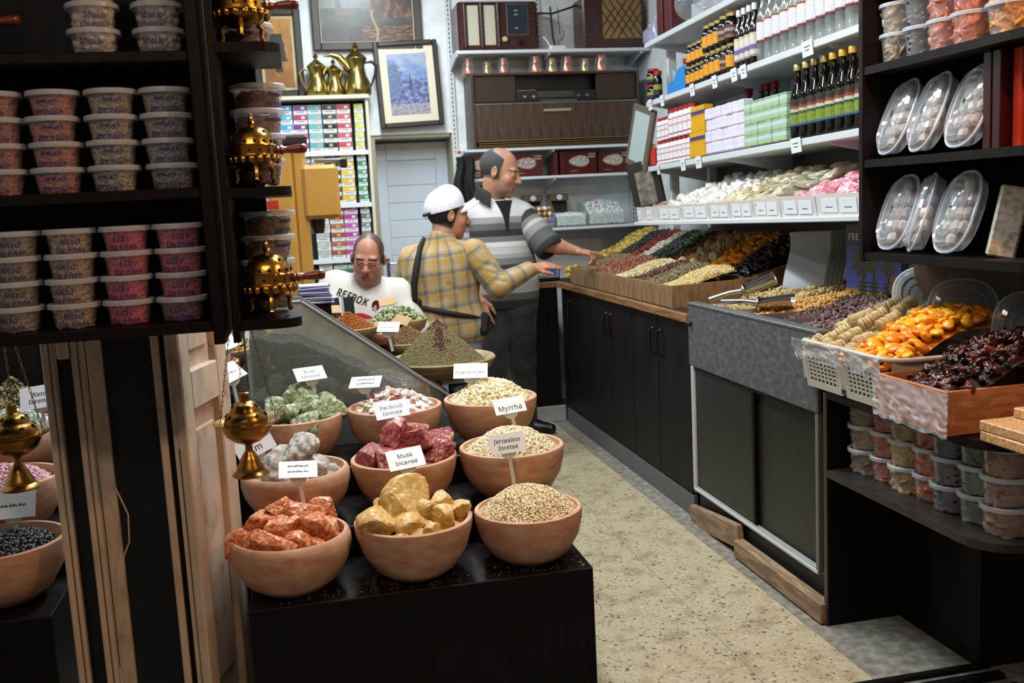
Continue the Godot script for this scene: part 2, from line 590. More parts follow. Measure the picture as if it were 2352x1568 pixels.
func tube_lamp(x: float, y: float, z: float, turn: float, e: float, label: String, tint := Color(0.95, 0.985, 1.0)) -> void:
	var t := thing("ceiling_light", label, "light", Vector3(x, y, z), turn, "twin tube ceiling lights")
	part("housing", mb().box(Vector3(0, 0.035, 0), Vector3(0.22, 0.05, 1.26), Basis(), 0.008).done(), M("lamp_white", Color(0.9, 0.9, 0.9), 0.4), t)
	for s in [-0.055, 0.055]:
		part("tube", mb().tube([Vector3(s, -0.012, -0.6), Vector3(s, -0.012, 0.6)], 0.013, 10).done(), M("lamp_tube%s" % tint.to_html(), Color.WHITE, 0.3, 0.0, {"emission_enabled": true, "emission": tint, "emission_energy_multiplier": 5.0}), t)
	var l := AreaLight3D.new()
	l.name = "light"
	l.area_size = Vector2(0.2, 1.2)
	l.light_color = tint
	l.light_energy = e
	l.shadow_enabled = true
	l.position = Vector3(0, -0.04, 0)
	l.rotation_degrees = Vector3(-90, 0, 0)
	l.area_range = 14.0
	t.add_child(l)

func lamps() -> void:
	tube_lamp(0.55, 3.12, -5.6, 0.0, 3.5, "twin tube light on ceiling over the back counter")
	tube_lamp(0.55, 3.12, -3.95, 0.0, 3.6, "twin tube light on ceiling over the shop aisle")
	tube_lamp(-0.75, 3.12, -4.6, 0.0, 1.2, "twin tube light on ceiling over the spice case")
	tube_lamp(0.75, 3.12, -2.72, PI / 2, 3.6, "twin tube light on ceiling just inside the shop front")
	tube_lamp(-0.45, 2.75, -0.55, PI / 2, 1.2, "twin tube light hung out over the street", Color(1.0, 0.90, 0.79))
	# a warm bulb hangs over the street front
	var b := thing("hanging_bulb", "warm bulb hanging from its cord over the street front", "bulb", Vector3(1.45, 2.42, -1.35))
	part("glass_bulb", mb().ball(Vector3.ZERO, Vector3(0.04, 0.05, 0.04), Basis(), 14, 10).done(), M("bulb_glow", Color.WHITE, 0.3, 0.0, {"emission_enabled": true, "emission": Color(1.0, 0.76, 0.50), "emission_energy_multiplier": 20.0}), b)
	part("socket", mb().lathe(V2([0.018, 0.045, 0.02, 0.05, 0.02, 0.09, 0.012, 0.1, 0.0, 0.1]), 12).done(), M("black_plastic", Color(0.03, 0.03, 0.03), 0.4), b)
	part("cord", mb().tube([Vector3(0, 0.1, 0), Vector3(0, 1.0, 0)], 0.004, 6).done(), M("black_plastic", Color(0.03, 0.03, 0.03), 0.4), b)
	var o := OmniLight3D.new()
	o.name = "light"
	o.light_color = Color(1.0, 0.76, 0.52)
	o.light_energy = 0.9
	o.light_size = 0.045
	o.shadow_enabled = true
	o.omni_range = 12.0; o.omni_attenuation = 2.0
	b.add_child(o)

# ---------------------------------------------------------------- setting
func dark_wood() -> StandardMaterial3D:
	return tri("dark_wood", ntex(0.012, 31, [[0.0, Color(0.050, 0.034, 0.030)], [0.5, Color(0.078, 0.054, 0.047)], [1.0, Color(0.110, 0.072, 0.058)]], 256, 4), Vector3(9, 0.9, 2.0), 0.5, {"metallic_specular": 0.28})

func terrazzo() -> StandardMaterial3D:
	if mats.has("terrazzo"): return mats["terrazzo"]
	# cream cement with stone chips of many sizes, 1.2 m to a repeat
	var n := 768
	var im := Image.create(n, n, false, Image.FORMAT_RGB8)
	im.fill(Color(0.70, 0.66, 0.55))
	var g := RandomNumberGenerator.new(); g.seed = 99
	var tones := [Color(0.40, 0.35, 0.28), Color(0.30, 0.27, 0.24), Color(0.50, 0.40, 0.30), Color(0.45, 0.42, 0.38), Color(0.80, 0.77, 0.69), Color(0.77, 0.72, 0.60), Color(0.60, 0.55, 0.46), Color(0.78, 0.73, 0.62)]
	for k in 9000:
		var c: Color = tones[g.randi() % 8].lerp(Color(0.70, 0.66, 0.55), g.randf() * 0.35)
		var r := g.randf_range(0.9, 2.2) if k % 4 else g.randf_range(2.0, 4.6)
		var cx := g.randf() * n; var cy := g.randf() * n
		var a := g.randf() * PI; var q := g.randf_range(0.45, 0.95)
		var ca := cos(a); var sa := sin(a)
		for y in range(int(-r) - 1, int(r) + 2):
			for x in range(int(-r) - 1, int(r) + 2):
				var u := x * ca + y * sa; var v := (-x * sa + y * ca) / q
				if u * u + v * v <= r * r: im.set_pixel(posmod(int(cx) + x, n), posmod(int(cy) + y, n), c)
	return tri("terrazzo", ImageTexture.create_from_image(im), Vector3.ONE / 1.2, 0.36, {"uv1_world_triplanar": true, "detail_enabled": true, "detail_blend_mode": BaseMaterial3D.BLEND_MODE_MUL, "detail_albedo": ntex(0.018, 8, [[0.0, Color(0.80, 0.78, 0.74)], [0.45, Color(0.97, 0.96, 0.94)], [1.0, Color(1, 1, 1)]], 512, 6)})

func white_wall() -> StandardMaterial3D:
	return tri("white_plaster", ntex(0.02, 12, [[0.0, Color(0.79, 0.81, 0.82)], [0.5, Color(0.83, 0.85, 0.86)], [1.0, Color(0.85, 0.865, 0.875)]], 512, 5), Vector3.ONE * 0.8, 0.75, {"normal_enabled": true, "normal_texture": bump(0.03, 3, 256, 4), "normal_scale": 0.25})

func setting() -> void:
	var cement := tri("cement", ntex(0.03, 77, [[0.0, Color(0.34, 0.33, 0.30)], [0.5, Color(0.47, 0.45, 0.41)], [1.0, Color(0.60, 0.57, 0.51)]], 512, 5), Vector3.ONE * 1.3, 0.7, {"uv1_world_triplanar": true})
	var fl := struct("floor", mb().box(Vector3(0.3, -0.105, -2.3), Vector3(4.6, 0.2, 9.4)).done(), cement)
	var tm := boxm(Vector3(0.3042, 0.02, 0.3042), 0.0006)
	for a in range(-2, 5):
		for b in range(0, 15):
			part("tile", tm, terrazzo(), fl, Vector3(0.305 * (a + 0.5), -0.0105 + 0.0006 * ((a * 7 + b * 3) % 3), -2.4425 - 0.305 * (b - 0.0) - 0.0))
	for b in range(0, 12):
		part("cement_slab", boxm(Vector3(0.34, 0.018, 0.61), 0.002), cement, fl, Vector3(1.697, -0.011, -2.6 - 0.6125 * b * 0.999))
	# street in front of the shop: worn paving
	for a in range(-3, 5):
		for b in range(0, 4):
			part("paving_stone", boxm(Vector3(0.585, 0.03, 0.585), 0.006), cement, fl, Vector3(0.59 * a + 0.3, -0.012, -1.9 + 0.59 * b))
	var ww := white_wall()
	var holes := mb()
	# back wall with the door recess between x 0.53 and 1.10
	holes.box(Vector3(-0.65, 1.6, -6.95), Vector3(2.36, 3.4, 0.3)).box(Vector3(1.83, 1.6, -6.95), Vector3(1.46, 3.4, 0.3)).box(Vector3(0.815, 2.6, -6.95), Vector3(0.57, 1.4, 0.3)).box(Vector3(0.815, 0.95, -7.12), Vector3(0.6, 1.9, 0.06))
	struct("wall_back", holes.done(), ww)
	struct("wall_right", mb().box(Vector3(2.55, 1.6, -4.6), Vector3(0.24, 3.4, 5.0)).done(), ww)
	struct("wall_left", mb().box(Vector3(-1.85, 1.6, -4.6), Vector3(0.24, 3.4, 5.0)).done(), ww)
	struct("ceiling", mb().box(Vector3(0.35, 3.28, -4.75), Vector3(4.6, 0.2, 4.7)).done(), ww)
	var lintel := tri("stone_front", ntex(0.02, 14, [[0.0, Color(0.36, 0.31, 0.25)], [1.0, Color(0.60, 0.53, 0.44)]], 512, 5), Vector3.ONE, 0.8)
	struct("trim_1", mb().box(Vector3(0.35, 2.85, -2.36), Vector3(4.6, 0.7, 0.14), Basis(), 0.01).done(), lintel, "", "")
	# door rails sunk in the threshold
	var rail := M("old_iron", Color(0.06, 0.055, 0.05), 0.5, 0.6)
	struct("trim_2", mb().box(Vector3(1.25, 0.004, -2.40), Vector3(1.25, 0.016, 0.022), Basis(), 0.003).done(), rail)
	struct("trim_3", mb().box(Vector3(1.25, 0.006, -2.335), Vector3(1.25, 0.018, 0.03), Basis(), 0.003).done(), rail)
	struct("trim_4", mb().box(Vector3(1.25, 0.004, -2.27), Vector3(1.25, 0.016, 0.022), Basis(), 0.003).done(), rail)

# ---------------------------------------------------------------- tubs, brass burners, dark cabinet at the left
func plastic() -> StandardMaterial3D:
	return clear("clear_plastic", Color(0.90, 0.92, 0.95), 0.13, 0.12)

func frosted() -> StandardMaterial3D:
	return M("frosted_lid", Color(0.82, 0.85, 0.89, 0.55), 0.3, 0.0, {"transparency": BaseMaterial3D.TRANSPARENCY_ALPHA, "cull_mode": BaseMaterial3D.CULL_DISABLED})

func packed(key: String, r0: float, r1: float, h: float, s: Vector3, n: int, seed: int, vary := 0.35, slope := 0.0) -> ArrayMesh:
	# pieces packed into a cup (radius r0 below, r1 above): one mass of lumps inside a tub
	if meshes.has(key): return meshes[key]
	var g := RandomNumberGenerator.new(); g.seed = seed
	var o := mb()
	o.col = Color(0.85, 0.85, 0.85)
	o.lathe([Vector2(0, 0.003), Vector2(r0 * 0.84, 0.003), Vector2(lerpf(r0, r1, 0.8) * 0.84, h * 0.8), Vector2(0, h * 0.86)], 14)
	for k in n:
		var f := g.randf()
		var y := f * h
		var a := g.randf() * TAU
		var top := k % 4 == 0
		var rr: float = lerpf(r0, r1, f) * (0.93 if not top else sqrt(g.randf()) * 0.9)
		if top: y = h * 0.9 + g.randf() * h * 0.08
		y += slope * cos(a) * rr * (1.0 if top else f)
		var v := 1.0 - vary * g.randf()
		o.col = Color(v, v * (1.0 - 0.1 * vary * g.randf()), v)
		var sz := s * g.randf_range(0.7, 1.2)
		o.ball(Vector3(cos(a) * (rr - s.x * 0.55), maxf(y, s.y * 0.6), sin(a) * (rr - s.x * 0.55)), sz, Basis(Quaternion(g.randfn(), g.randfn(), g.randfn(), g.randfn()).normalized()), 6, 4)
	meshes[key] = o.done(true)
	return meshes[key]

func content_mat(key: String, c: Color, rough := 0.55) -> StandardMaterial3D:
	return M("content_" + key, c, rough, 0.0, {"vertex_color_use_as_albedo": true})

func tub(called: String, label: String, group: String, r0: float, r1: float, h: float, mass: Mesh, mat: Material, words: Array, at: Vector3, turn: float, ink := Color(0.08, 0.09, 0.42)) -> Node3D:
	var t := thing(called, label, "tub", at, turn, group)
	var ck := "cup%.3f%.3f%.3f" % [r0, r1, h]
	if not meshes.has(ck):
		meshes[ck] = mb().lathe([Vector2(0, 0.0), Vector2(r0 - 0.006, 0.0), Vector2(r0, 0.004), Vector2(r1, h - 0.004), Vector2(r1 + 0.004, h - 0.004), Vector2(r1 + 0.004, h - 0.001)], 28).done()
		meshes[ck + "l"] = mb().lathe([Vector2(r1 + 0.0055, h - 0.0105), Vector2(r1 + 0.0065, h - 0.010), Vector2(r1 + 0.0065, h - 0.001), Vector2(r1 + 0.004, h + 0.001), Vector2(r1 - 0.002, h + 0.001), Vector2(r1 - 0.004, h - 0.004), Vector2(0, h - 0.004)], 28).done()
	part("cup", meshes[ck], plastic(), t)
	part("lid", meshes[ck + "l"], frosted(), t)
	part("contents", mass, mat, t)
	for k in words.size():
		var hh := 0.0125
		var y := h * 0.52 - k * 0.017
		var key: String = "w" + words[k] + ck
		if not meshes.has(key): meshes[key] = bend(scribble(0.04, 0.011, 7 + k) if words[k] == "~" else text_mesh(words[k], hh, "Droid Serif", 0.0003, 0.25), lerpf(r0, r1, y / h) + 0.0008, y, (r1 - r0) / h)
		part("marker_writing", meshes[key], M("ink%s" % ink.to_html(), ink, 0.5), t)
	return t

func burner(label: String, at: Vector3, turn: float, s := 1.0) -> Node3D:
	var t := thing("incense_burner", label, "incense burner", at, turn, "brass burners with wooden handles")
	var brass := M("brass", Color(0.78, 0.58, 0.26), 0.22, 1.0, {"normal_enabled": true, "normal_texture": bump(0.06, 9, 256, 3, FastNoiseLite.TYPE_CELLULAR, 2.0), "normal_scale": 0.35, "uv1_triplanar": true, "uv1_scale": Vector3.ONE * 9})
	var key := "burner"
	if not meshes.has(key):
		meshes[key] = mb().lathe(V2([0.0, 0.028, 0.022, 0.03, 0.040, 0.038, 0.052, 0.052, 0.056, 0.058, 0.060, 0.060, 0.060, 0.064, 0.055, 0.066, 0.0, 0.066]), 36).done()
		meshes[key + "d"] = mb().lathe(V2([0.053, 0.066, 0.053, 0.082, 0.055, 0.083, 0.055, 0.086, 0.051, 0.088, 0.048, 0.102, 0.041, 0.115, 0.030, 0.125, 0.014, 0.131, 0.006, 0.132, 0.006, 0.136, 0.009, 0.139, 0.006, 0.143, 0.007, 0.148, 0.003, 0.158, 0.0, 0.162]), 36).done()
		var h := mb()
		for k in 14:
			var a := TAU * k / 14
			h.ball(Vector3(cos(a) * 0.0525, 0.074, sin(a) * 0.0525), Vector3.ONE * 0.0034, Basis(), 8, 5)
			h.ball(Vector3(cos(a + 0.2) * 0.0495, 0.095, sin(a + 0.2) * 0.0495), Vector3.ONE * 0.0042, Basis(), 8, 5)
			if k % 2 == 0: h.ball(Vector3(cos(a) * 0.039, 0.1165, sin(a) * 0.039), Vector3.ONE * 0.0042, Basis(), 8, 5)
		meshes[key + "h"] = h.done()
		var sc := mb()
		for k in 18:
			var a := TAU * k / 18
			sc.ball(Vector3(cos(a) * 0.057, 0.054, sin(a) * 0.057), Vector3(0.008, 0.010, 0.006), Basis(Vector3.UP, -a + PI / 2), 8, 6)
		meshes[key + "s"] = sc.done()
		meshes[key + "f"] = mb().tube([Vector3(0.034, 0.045, 0), Vector3(0.05, 0.03, 0), Vector3(0.047, 0.012, 0), Vector3(0.052, 0.003, 0)], [0.007, 0.006, 0.0045, 0.007], 8).done()
		var hp := V2([0.0, 0.0, 0.008, 0.0, 0.010, 0.004, 0.008, 0.008, 0.012, 0.012, 0.010, 0.017, 0.008, 0.020, 0.0085, 0.030, 0.011, 0.050, 0.0115, 0.056, 0.0095, 0.058, 0.0115, 0.060, 0.0115, 0.066, 0.0085, 0.071, 0.0, 0.073])
		meshes[key + "w"] = mb().lathe(hp, 18, Transform3D(rotb(0, 0, -PI / 2 + 0.05), Vector3(0.052, 0.074, 0))).done()
	part("bowl", meshes[key], brass, t)
	part("dome", meshes[key + "d"], brass, t)
	part("hole", meshes[key + "h"], M("burner_hole", Color(0.02, 0.015, 0.01), 0.9), t)
	part("scalloped_band", meshes[key + "s"], brass, t)
	for k in 3:
		var f := part("foot", meshes[key + "f"], brass, t)
		f.rotation.y = TAU * k / 3 + 0.5
	part("handle", meshes[key + "w"], M("handle_wood", Color(0.42, 0.17, 0.07), 0.28, 0.0, {"clearcoat_enabled": true, "clearcoat": 0.6, "clearcoat_roughness": 0.15}), t)
	t.scale = Vector3.ONE * s
	return t

func rounded_shelf(w: float, d: float, th: float, r: float) -> ArrayMesh:
	# board in xz from (0, 0) to (w, -d) with the corner at (w, 0) rounded
	var p := PackedVector2Array([Vector2(0, 0)])
	for k in 9:
		var a := -PI / 2 + PI / 2 * k / 8
		p.append(Vector2(w - r + cos(a) * r, r + sin(a) * r))
	p.append(Vector2(w, d)); p.append(Vector2(0, d))
	return mb().prism(p, th, Transform3D(rotb(-PI / 2, 0, 0), Vector3.ZERO)).done()

func left_front() -> void:
	var dw := dark_wood()
	var c := thing("display_cabinet", "dark wooden open cabinet hung at the left street front", "cabinet", Vector3(0, 0, 0))
	part("back_panel", mb().box(Vector3(-0.72, 1.6, -2.485), Vector3(1.11, 0.92, 0.01)).done(), dw, c)
	part("side_panel", mb().box(Vector3(-0.177, 1.6, -2.345), Vector3(0.024, 0.92, 0.29), Basis(), 0.002).done(), dw, c)
	part("side_panel", mb().box(Vector3(-1.265, 1.6, -2.345), Vector3(0.024, 0.92, 0.29), Basis(), 0.002).done(), dw, c)
	for y in [1.179, 1.464, 1.744, 2.049]:
		part("shelf", mb().box(Vector3(-0.721, y, -2.342), Vector3(1.064, 0.022, 0.276), Basis(), 0.002).done(), dw, c)
	# tower of burner shelves at the cabinet's end
	var w := thing("corner_shelf", "dark wooden tower of round-cornered shelves for brass burners", "shelf", Vector3(0, 0, 0))
	part("upright", mb().box(Vector3(-0.141, 1.6, -2.345), Vector3(0.016, 0.92, 0.29), Basis(), 0.002).done(), dw, w)
	part("back_panel", mb().box(Vector3(-0.098, 1.6, -2.48), Vector3(0.07, 0.92, 0.012)).done(), dw, w)
	for y in [1.185, 1.470, 1.770, 2.05]:
		part("shelf", rounded_shelf(0.132, 0.27, 0.02, 0.05), dw, w, Vector3(-0.133, y - 0.01, -2.2))
	burner("brass incense burner with wooden handle on the lowest tower shelf", Vector3(-0.066, 1.195, -2.268), 0.06)
	burner("brass incense burner with wooden handle on the middle tower shelf", Vector3(-0.076, 1.480, -2.268), 0.1, 0.93)
	burner("brass incense burner with wooden handle on the upper tower shelf", Vector3(-0.079, 1.780, -2.268), 0.04)
	burner("brass burner at far left, only its wooden handle showing", Vector3(-0.642, 1.755, -2.28), 0.0)
	# left cabinet tubs
	var small := packed("granules", 0.039, 0.046, 0.040, Vector3(0.0065, 0.005, 0.0055), 230, 3, 0.5, 0.12)
	var chunky := packed("chunks", 0.039, 0.046, 0.044, Vector3(0.014, 0.009, 0.012), 70, 4, 0.4)
	var full := packed("granules_full", 0.039, 0.046, 0.047, Vector3(0.0065, 0.005, 0.0055), 260, 5, 0.5)
	var rows := [
		["lowest", 1.190, [[-0.590, "grey beige", Color(0.62, 0.54, 0.44), full, ["Nard", "incense"]], [-0.478, "beige", Color(0.74, 0.63, 0.49), full, ["Nard", "Incense"]], [-0.364, "magenta", Color(0.86, 0.12, 0.36), full, ["Lilly", "incense"]], [-0.252, "rose pink", Color(0.80, 0.14, 0.34), full, ["Lilly", "incense"]]]],
		["middle", 1.475, [[-0.594, "salmon", Color(0.68, 0.36, 0.28), small, ["~", "incense"]], [-0.482, "salmon pink", Color(0.72, 0.38, 0.32), small, ["~", "incense"]], [-0.366, "pale grey", Color(0.66, 0.61, 0.52), small, ["~", "incense"]], [-0.252, "grey", Color(0.56, 0.54, 0.49), small, ["~", "incense"]]]],
		["top", 1.755, [[-0.379, "white", Color(0.80, 0.77, 0.73), chunky, ["Musk", "incense"]], [-0.251, "milky white", Color(0.76, 0.73, 0.69), chunky, ["Musk", "incense"]]]]]
	var lvl := ["bottom", "second", "third", "topmost"]
	var ord := ["first", "second", "third", "fourth"]
	for r in rows:
		for k in r[2].size():
			var e: Array = r[2][k]
			for l in 4:
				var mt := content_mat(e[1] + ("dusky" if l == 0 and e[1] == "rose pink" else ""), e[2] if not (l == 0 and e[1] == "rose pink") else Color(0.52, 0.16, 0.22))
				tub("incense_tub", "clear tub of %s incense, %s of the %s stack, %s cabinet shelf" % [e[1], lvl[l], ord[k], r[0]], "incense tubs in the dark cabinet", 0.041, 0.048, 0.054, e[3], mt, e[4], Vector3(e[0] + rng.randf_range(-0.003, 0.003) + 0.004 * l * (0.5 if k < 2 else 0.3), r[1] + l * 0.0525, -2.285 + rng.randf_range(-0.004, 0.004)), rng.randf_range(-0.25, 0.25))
	# tubs behind the burners
	var tw := [["low", -0.066, 1.195, 4, Color(0.42, 0.30, 0.19), "brown"], ["middle", -0.066, 1.480, 4, Color(0.46, 0.17, 0.17), "dark red"], ["upper", -0.07, 1.780, 3, Color(0.55, 0.34, 0.30), "reddish"]]
	for e in tw:
		for l in e[3]:
			tub("herb_tub", "clear tub of %s herbs, %s in stack behind the %s burner" % [e[5], lvl[l], e[0]], "tubs behind the burners", 0.048, 0.0565, 0.057, packed("herb", 0.046, 0.0535, 0.040, Vector3(0.008, 0.006, 0.007), 200, 8, 0.6), content_mat("herb" + e[5], e[4]), ["~"] if l % 2 == 0 else ["~", "incense"], Vector3(e[1] + 0.004 * l - 0.006, e[2] + l * 0.0555, -2.402), 0.35 + 0.2 * l)
	# carved-out door: cream jambs with dark panes behind the cabinet
	var cream := tri("cream_paint", ntex(0.015, 21, [[0.0, Color(0.62, 0.52, 0.43)], [0.3, Color(0.76, 0.67, 0.58)], [1.0, Color(0.82, 0.74, 0.65)]], 512, 5), Vector3(1.5, 0.7, 1.5), 0.5)
	var dark_glass := M("dark_pane", Color(0.012, 0.013, 0.013), 0.55)
	var d := thing("door_1", "", "")
	d.set_meta("kind", "structure")
	for e in [[-0.606, 0.014, 0.0], [-0.592, 0.010, -0.008], [-0.541, 0.013, 0.0], [-0.527, 0.011, -0.008], [-0.356, 0.018, 0.0]]:
		part("jamb", mb().box(Vector3(e[0], 0.59, -2.53 + e[2]), Vector3(e[1], 1.18, 0.03), Basis(), 0.003).done(), cream, d)
	part("jamb_face", mb().box(Vector3(-0.505, 0.59, -2.575), Vector3(0.034, 1.18, 0.02)).done(), cream, d)
	part("head_block", mb().box(Vector3(-0.563, 1.13, -2.52), Vector3(0.026, 0.07, 0.03), Basis(), 0.003).done(), cream, d)
	part("pane", mb().box(Vector3(-0.428, 0.59, -2.585), Vector3(0.13, 1.18, 0.006)).done(), dark_glass, d)
	part("pane", mb().box(Vector3(-0.567, 0.59, -2.56), Vector3(0.06, 1.18, 0.006)).done(), dark_glass, d)
	part("pane", mb().box(Vector3(-0.325, 0.59, -2.56), Vector3(0.06, 1.18, 0.006)).done(), dark_glass, d)
	part("wire", mb().tube([Vector3(-0.492, 0.78, -2.55), Vector3(-0.478, 0.74, -2.548), Vector3(-0.462, 0.69, -2.548), Vector3(-0.466, 0.62, -2.548), Vector3(-0.484, 0.58, -2.55), Vector3(-0.488, 0.5, -2.55)], 0.0022, 6).done(), cream, d)
	# panelled leaf opened inwards
	var leaf := thing("door_2", "", "", Vector3(-0.312, 0, -2.51), deg_to_rad(74))
	leaf.set_meta("kind", "structure")
	var L := 0.32
	part("core", mb().box(Vector3(L / 2, 0.85, -0.014), Vector3(L, 1.7, 0.016), Basis(), 0.001).done(), cream, leaf)
	for x in [0.03, L - 0.04]:
		part("stile", mb().box(Vector3(x, 0.85, -0.001), Vector3(0.06 if x < 0.1 else 0.08, 1.7, 0.03), Basis(), 0.004).done(), cream, leaf)
	for y in [0.07, 0.985, 1.62]:
		part("rail", mb().box(Vector3(0.15, y, -0.001), Vector3(0.182, 0.10, 0.0296), Basis(), 0.004).done(), cream, leaf)
	for y in [[0.54, 0.68], [1.29, 0.42]]:
		part("panel", mb().box(Vector3(0.15, y[0], -0.004), Vector3(0.13, y[1], 0.012), Basis(), 0.005).done(), cream, leaf)
	# second display of incense beyond the jambs
	var st := thing("display_stand", "dark stepped stand of bowls beyond the door jambs at far left", "stand")
	for k in 3: part("step", mb().box(Vector3(-0.955, 0.235 + 0.0475 * k, -2.655 - 0.3 * k - (0.275 if k == 2 else 0.0)), Vector3(0.60, 0.47 + 0.095 * k, 0.30 + (0.55 if k == 2 else 0.0)), Basis(), 0.004).done(), dark_wood(), st)
	part("back_board", mb().box(Vector3(-0.955, 0.9, -3.97), Vector3(0.60, 0.9, 0.02)).done(), dark_wood(), st)
	bowl("terracotta bowl of black resin beyond the door jambs", Vector3(-0.795, 0.47, -2.66), 0.16, 0, 0.0)
	var blk := M("black_resin", Color(0.015, 0.014, 0.016), 0.35, 0.0, {"vertex_color_use_as_albedo": true})
	heap("black_resin_heap", "heap of black resin grains in bowl beyond the jambs", Vector3(-0.795, 0.47, -2.66), 0.128, 0.03, 0.0105, lump(0.008, 0.006, 0.007), blk, [Color(1, 1, 1), Color(1.6, 1.6, 1.7)])
	bowl("terracotta bowl of pink beads beyond the door jambs", Vector3(-0.858, 0.565, -2.95), 0.16, 1, 0.0)
	heap("pink_bead_heap", "heap of pale pink beads in bowl beyond the jambs", Vector3(-0.858, 0.565, -2.95), 0.128, 0.05, 0.009, lump(0.0062, 0.005, 0.0055), vcol("bead", 0.5), [lin(Color(0.75, 0.52, 0.56)), lin(Color(0.68, 0.42, 0.48)), lin(Color(0.85, 0.68, 0.68))])
	bowl("terracotta bowl of grey green beads beyond the door jambs", Vector3(-0.90, 0.66, -3.25), 0.16, 2, 0.0)
	heap("grey_bead_heap", "heap of grey green beads in bowl beyond the jambs", Vector3(-0.90, 0.66, -3.25), 0.128, 0.06, 0.009, lump(0.0062, 0.005, 0.0055), vcol("bead", 0.5), [lin(Color(0.72, 0.74, 0.68)), lin(Color(0.55, 0.58, 0.50)), lin(Color(0.82, 0.82, 0.76))])
	censer("brass hanging censer beyond the door jambs at far left", Vector3(-0.72, 0.765, -2.62))
	card(Vector3(-0.795, 0.90, -3.20), ["Nard", "Incense"], 0.1, "white card reading Nard Incense beyond the door jambs", 0.72)
	card(Vector3(-0.772, 0.70, -2.72), ["~"], 0.0, "white card at the far left edge above black resin", 0.52)
	heap("mixed_spice_cone", "pointed heap of green spice beyond the door jambs", Vector3(-1.0, 0.661, -3.68), 0.24, 0.24, 0.012, lump(0.007, 0.004, 0.006), vcol("bead", 0.5), [lin(Color(0.36, 0.34, 0.20)), lin(Color(0.28, 0.26, 0.16)), lin(Color(0.55, 0.50, 0.34))], 1.0, true)

# ---------------------------------------------------------------- incense bowls on the stepped stand
func clay() -> StandardMaterial3D:
	return tri("terracotta", ntex(0.012, 51, [[0.0, Color(0.66, 0.42, 0.31)], [0.35, Color(0.74, 0.55, 0.43)], [0.6, Color(0.77, 0.60, 0.48)], [1.0, Color(0.83, 0.71, 0.60)]], 512, 5), Vector3(2.2, 4.5, 2.2), 0.72, {"uv1_world_triplanar": true, "normal_enabled": true, "normal_texture": bump(0.05, 52, 256, 4), "normal_scale": 0.12})

func bowl(label: String, at: Vector3, r: float, kind: int, tilt := 0.0, h := 0.0) -> Node3D:
	# three throws: open, straight and with an in-curved rim
	var profs := [
		[0.0, 0.0, 0.40, 0.0, 0.50, 0.03, 0.70, 0.19, 0.88, 0.48, 0.97, 0.77, 1.0, 0.96, 0.995, 1.0, 0.965, 1.02, 0.925, 1.01, 0.91, 0.95, 0.82, 0.6, 0.6, 0.25, 0.0, 0.15],
		[0.0, 0.0, 0.42, 0.0, 0.53, 0.03, 0.75, 0.20, 0.92, 0.50, 0.985, 0.78, 1.0, 0.94, 0.99, 1.0, 0.96, 1.02, 0.92, 1.01, 0.905, 0.95, 0.84, 0.6, 0.6, 0.25, 0.0, 0.15],
		[0.0, 0.0, 0.40, 0.0, 0.52, 0.03, 0.76, 0.21, 0.95, 0.52, 1.01, 0.75, 1.005, 0.88, 0.975, 0.97, 0.94, 1.0, 0.90, 0.99, 0.89, 0.93, 0.87, 0.7, 0.6, 0.25, 0.0, 0.15]]
	var p := []
	var hh: float = h if h > 0 else r * 0.97
	for k in range(0, profs[kind].size(), 2): p.append(Vector2(profs[kind][k] * r, profs[kind][k + 1] * hh))
	var o := single("clay_bowl", mb().lathe(p, 56).done(), clay(), label, "bowl", at, "terracotta bowls")
	o.rotation.z = tilt
	return o

func heap(called: String, label: String, at: Vector3, r: float, top: float, step: float, grain: Mesh, mat: Material, cols: Array, power := 2.0, cone := false, rim := 0.0) -> Node3D:
	# a rounded (or pointed) heap of kernels in a bowl standing at `at`; rim = height of its edge above the bowl's foot
	var y0: float = rim if rim > 0 else (0.135 if not cone else 0.0)
	var t := thing(called, label, "heap", at + Vector3(0, y0, 0))
	var f := noise(8.0, 3, 2)
	var hf := func(x: float, z: float):
		var d := sqrt(x * x + z * z) / r
		if d > 1.0: return -100.0
		var e: float = 1.0 - d if cone else 1.0 - pow(d, power)
		return top * e + f.get_noise_2d(x, z) * r * 0.05
	var prof := []
	for k in 9:
		var d := 1.0 - k / 8.0
		prof.append(Vector2(d * r, hf.call(d * r * 0.999, 0.0) - step * 0.95 - r * 0.03))
	prof.push_front(Vector2(0.0, -0.03)); prof.insert(1, Vector2(r * 0.8, -0.03))
	var base := part("mound", mb().lathe(prof, 28).done(), M("mound_" + called + cols[0].to_html(), cols[0].linear_to_srgb() if mat.albedo_color == Color.WHITE else mat.albedo_color, 0.9), t)
	base.set_meta("kind", "stuff")
	var sp := scatter(-r, r, -r, r, step * 0.92, hf, 1.12, 2)
	grains("kernels", grain, mat, sp, cols, t)
	return t

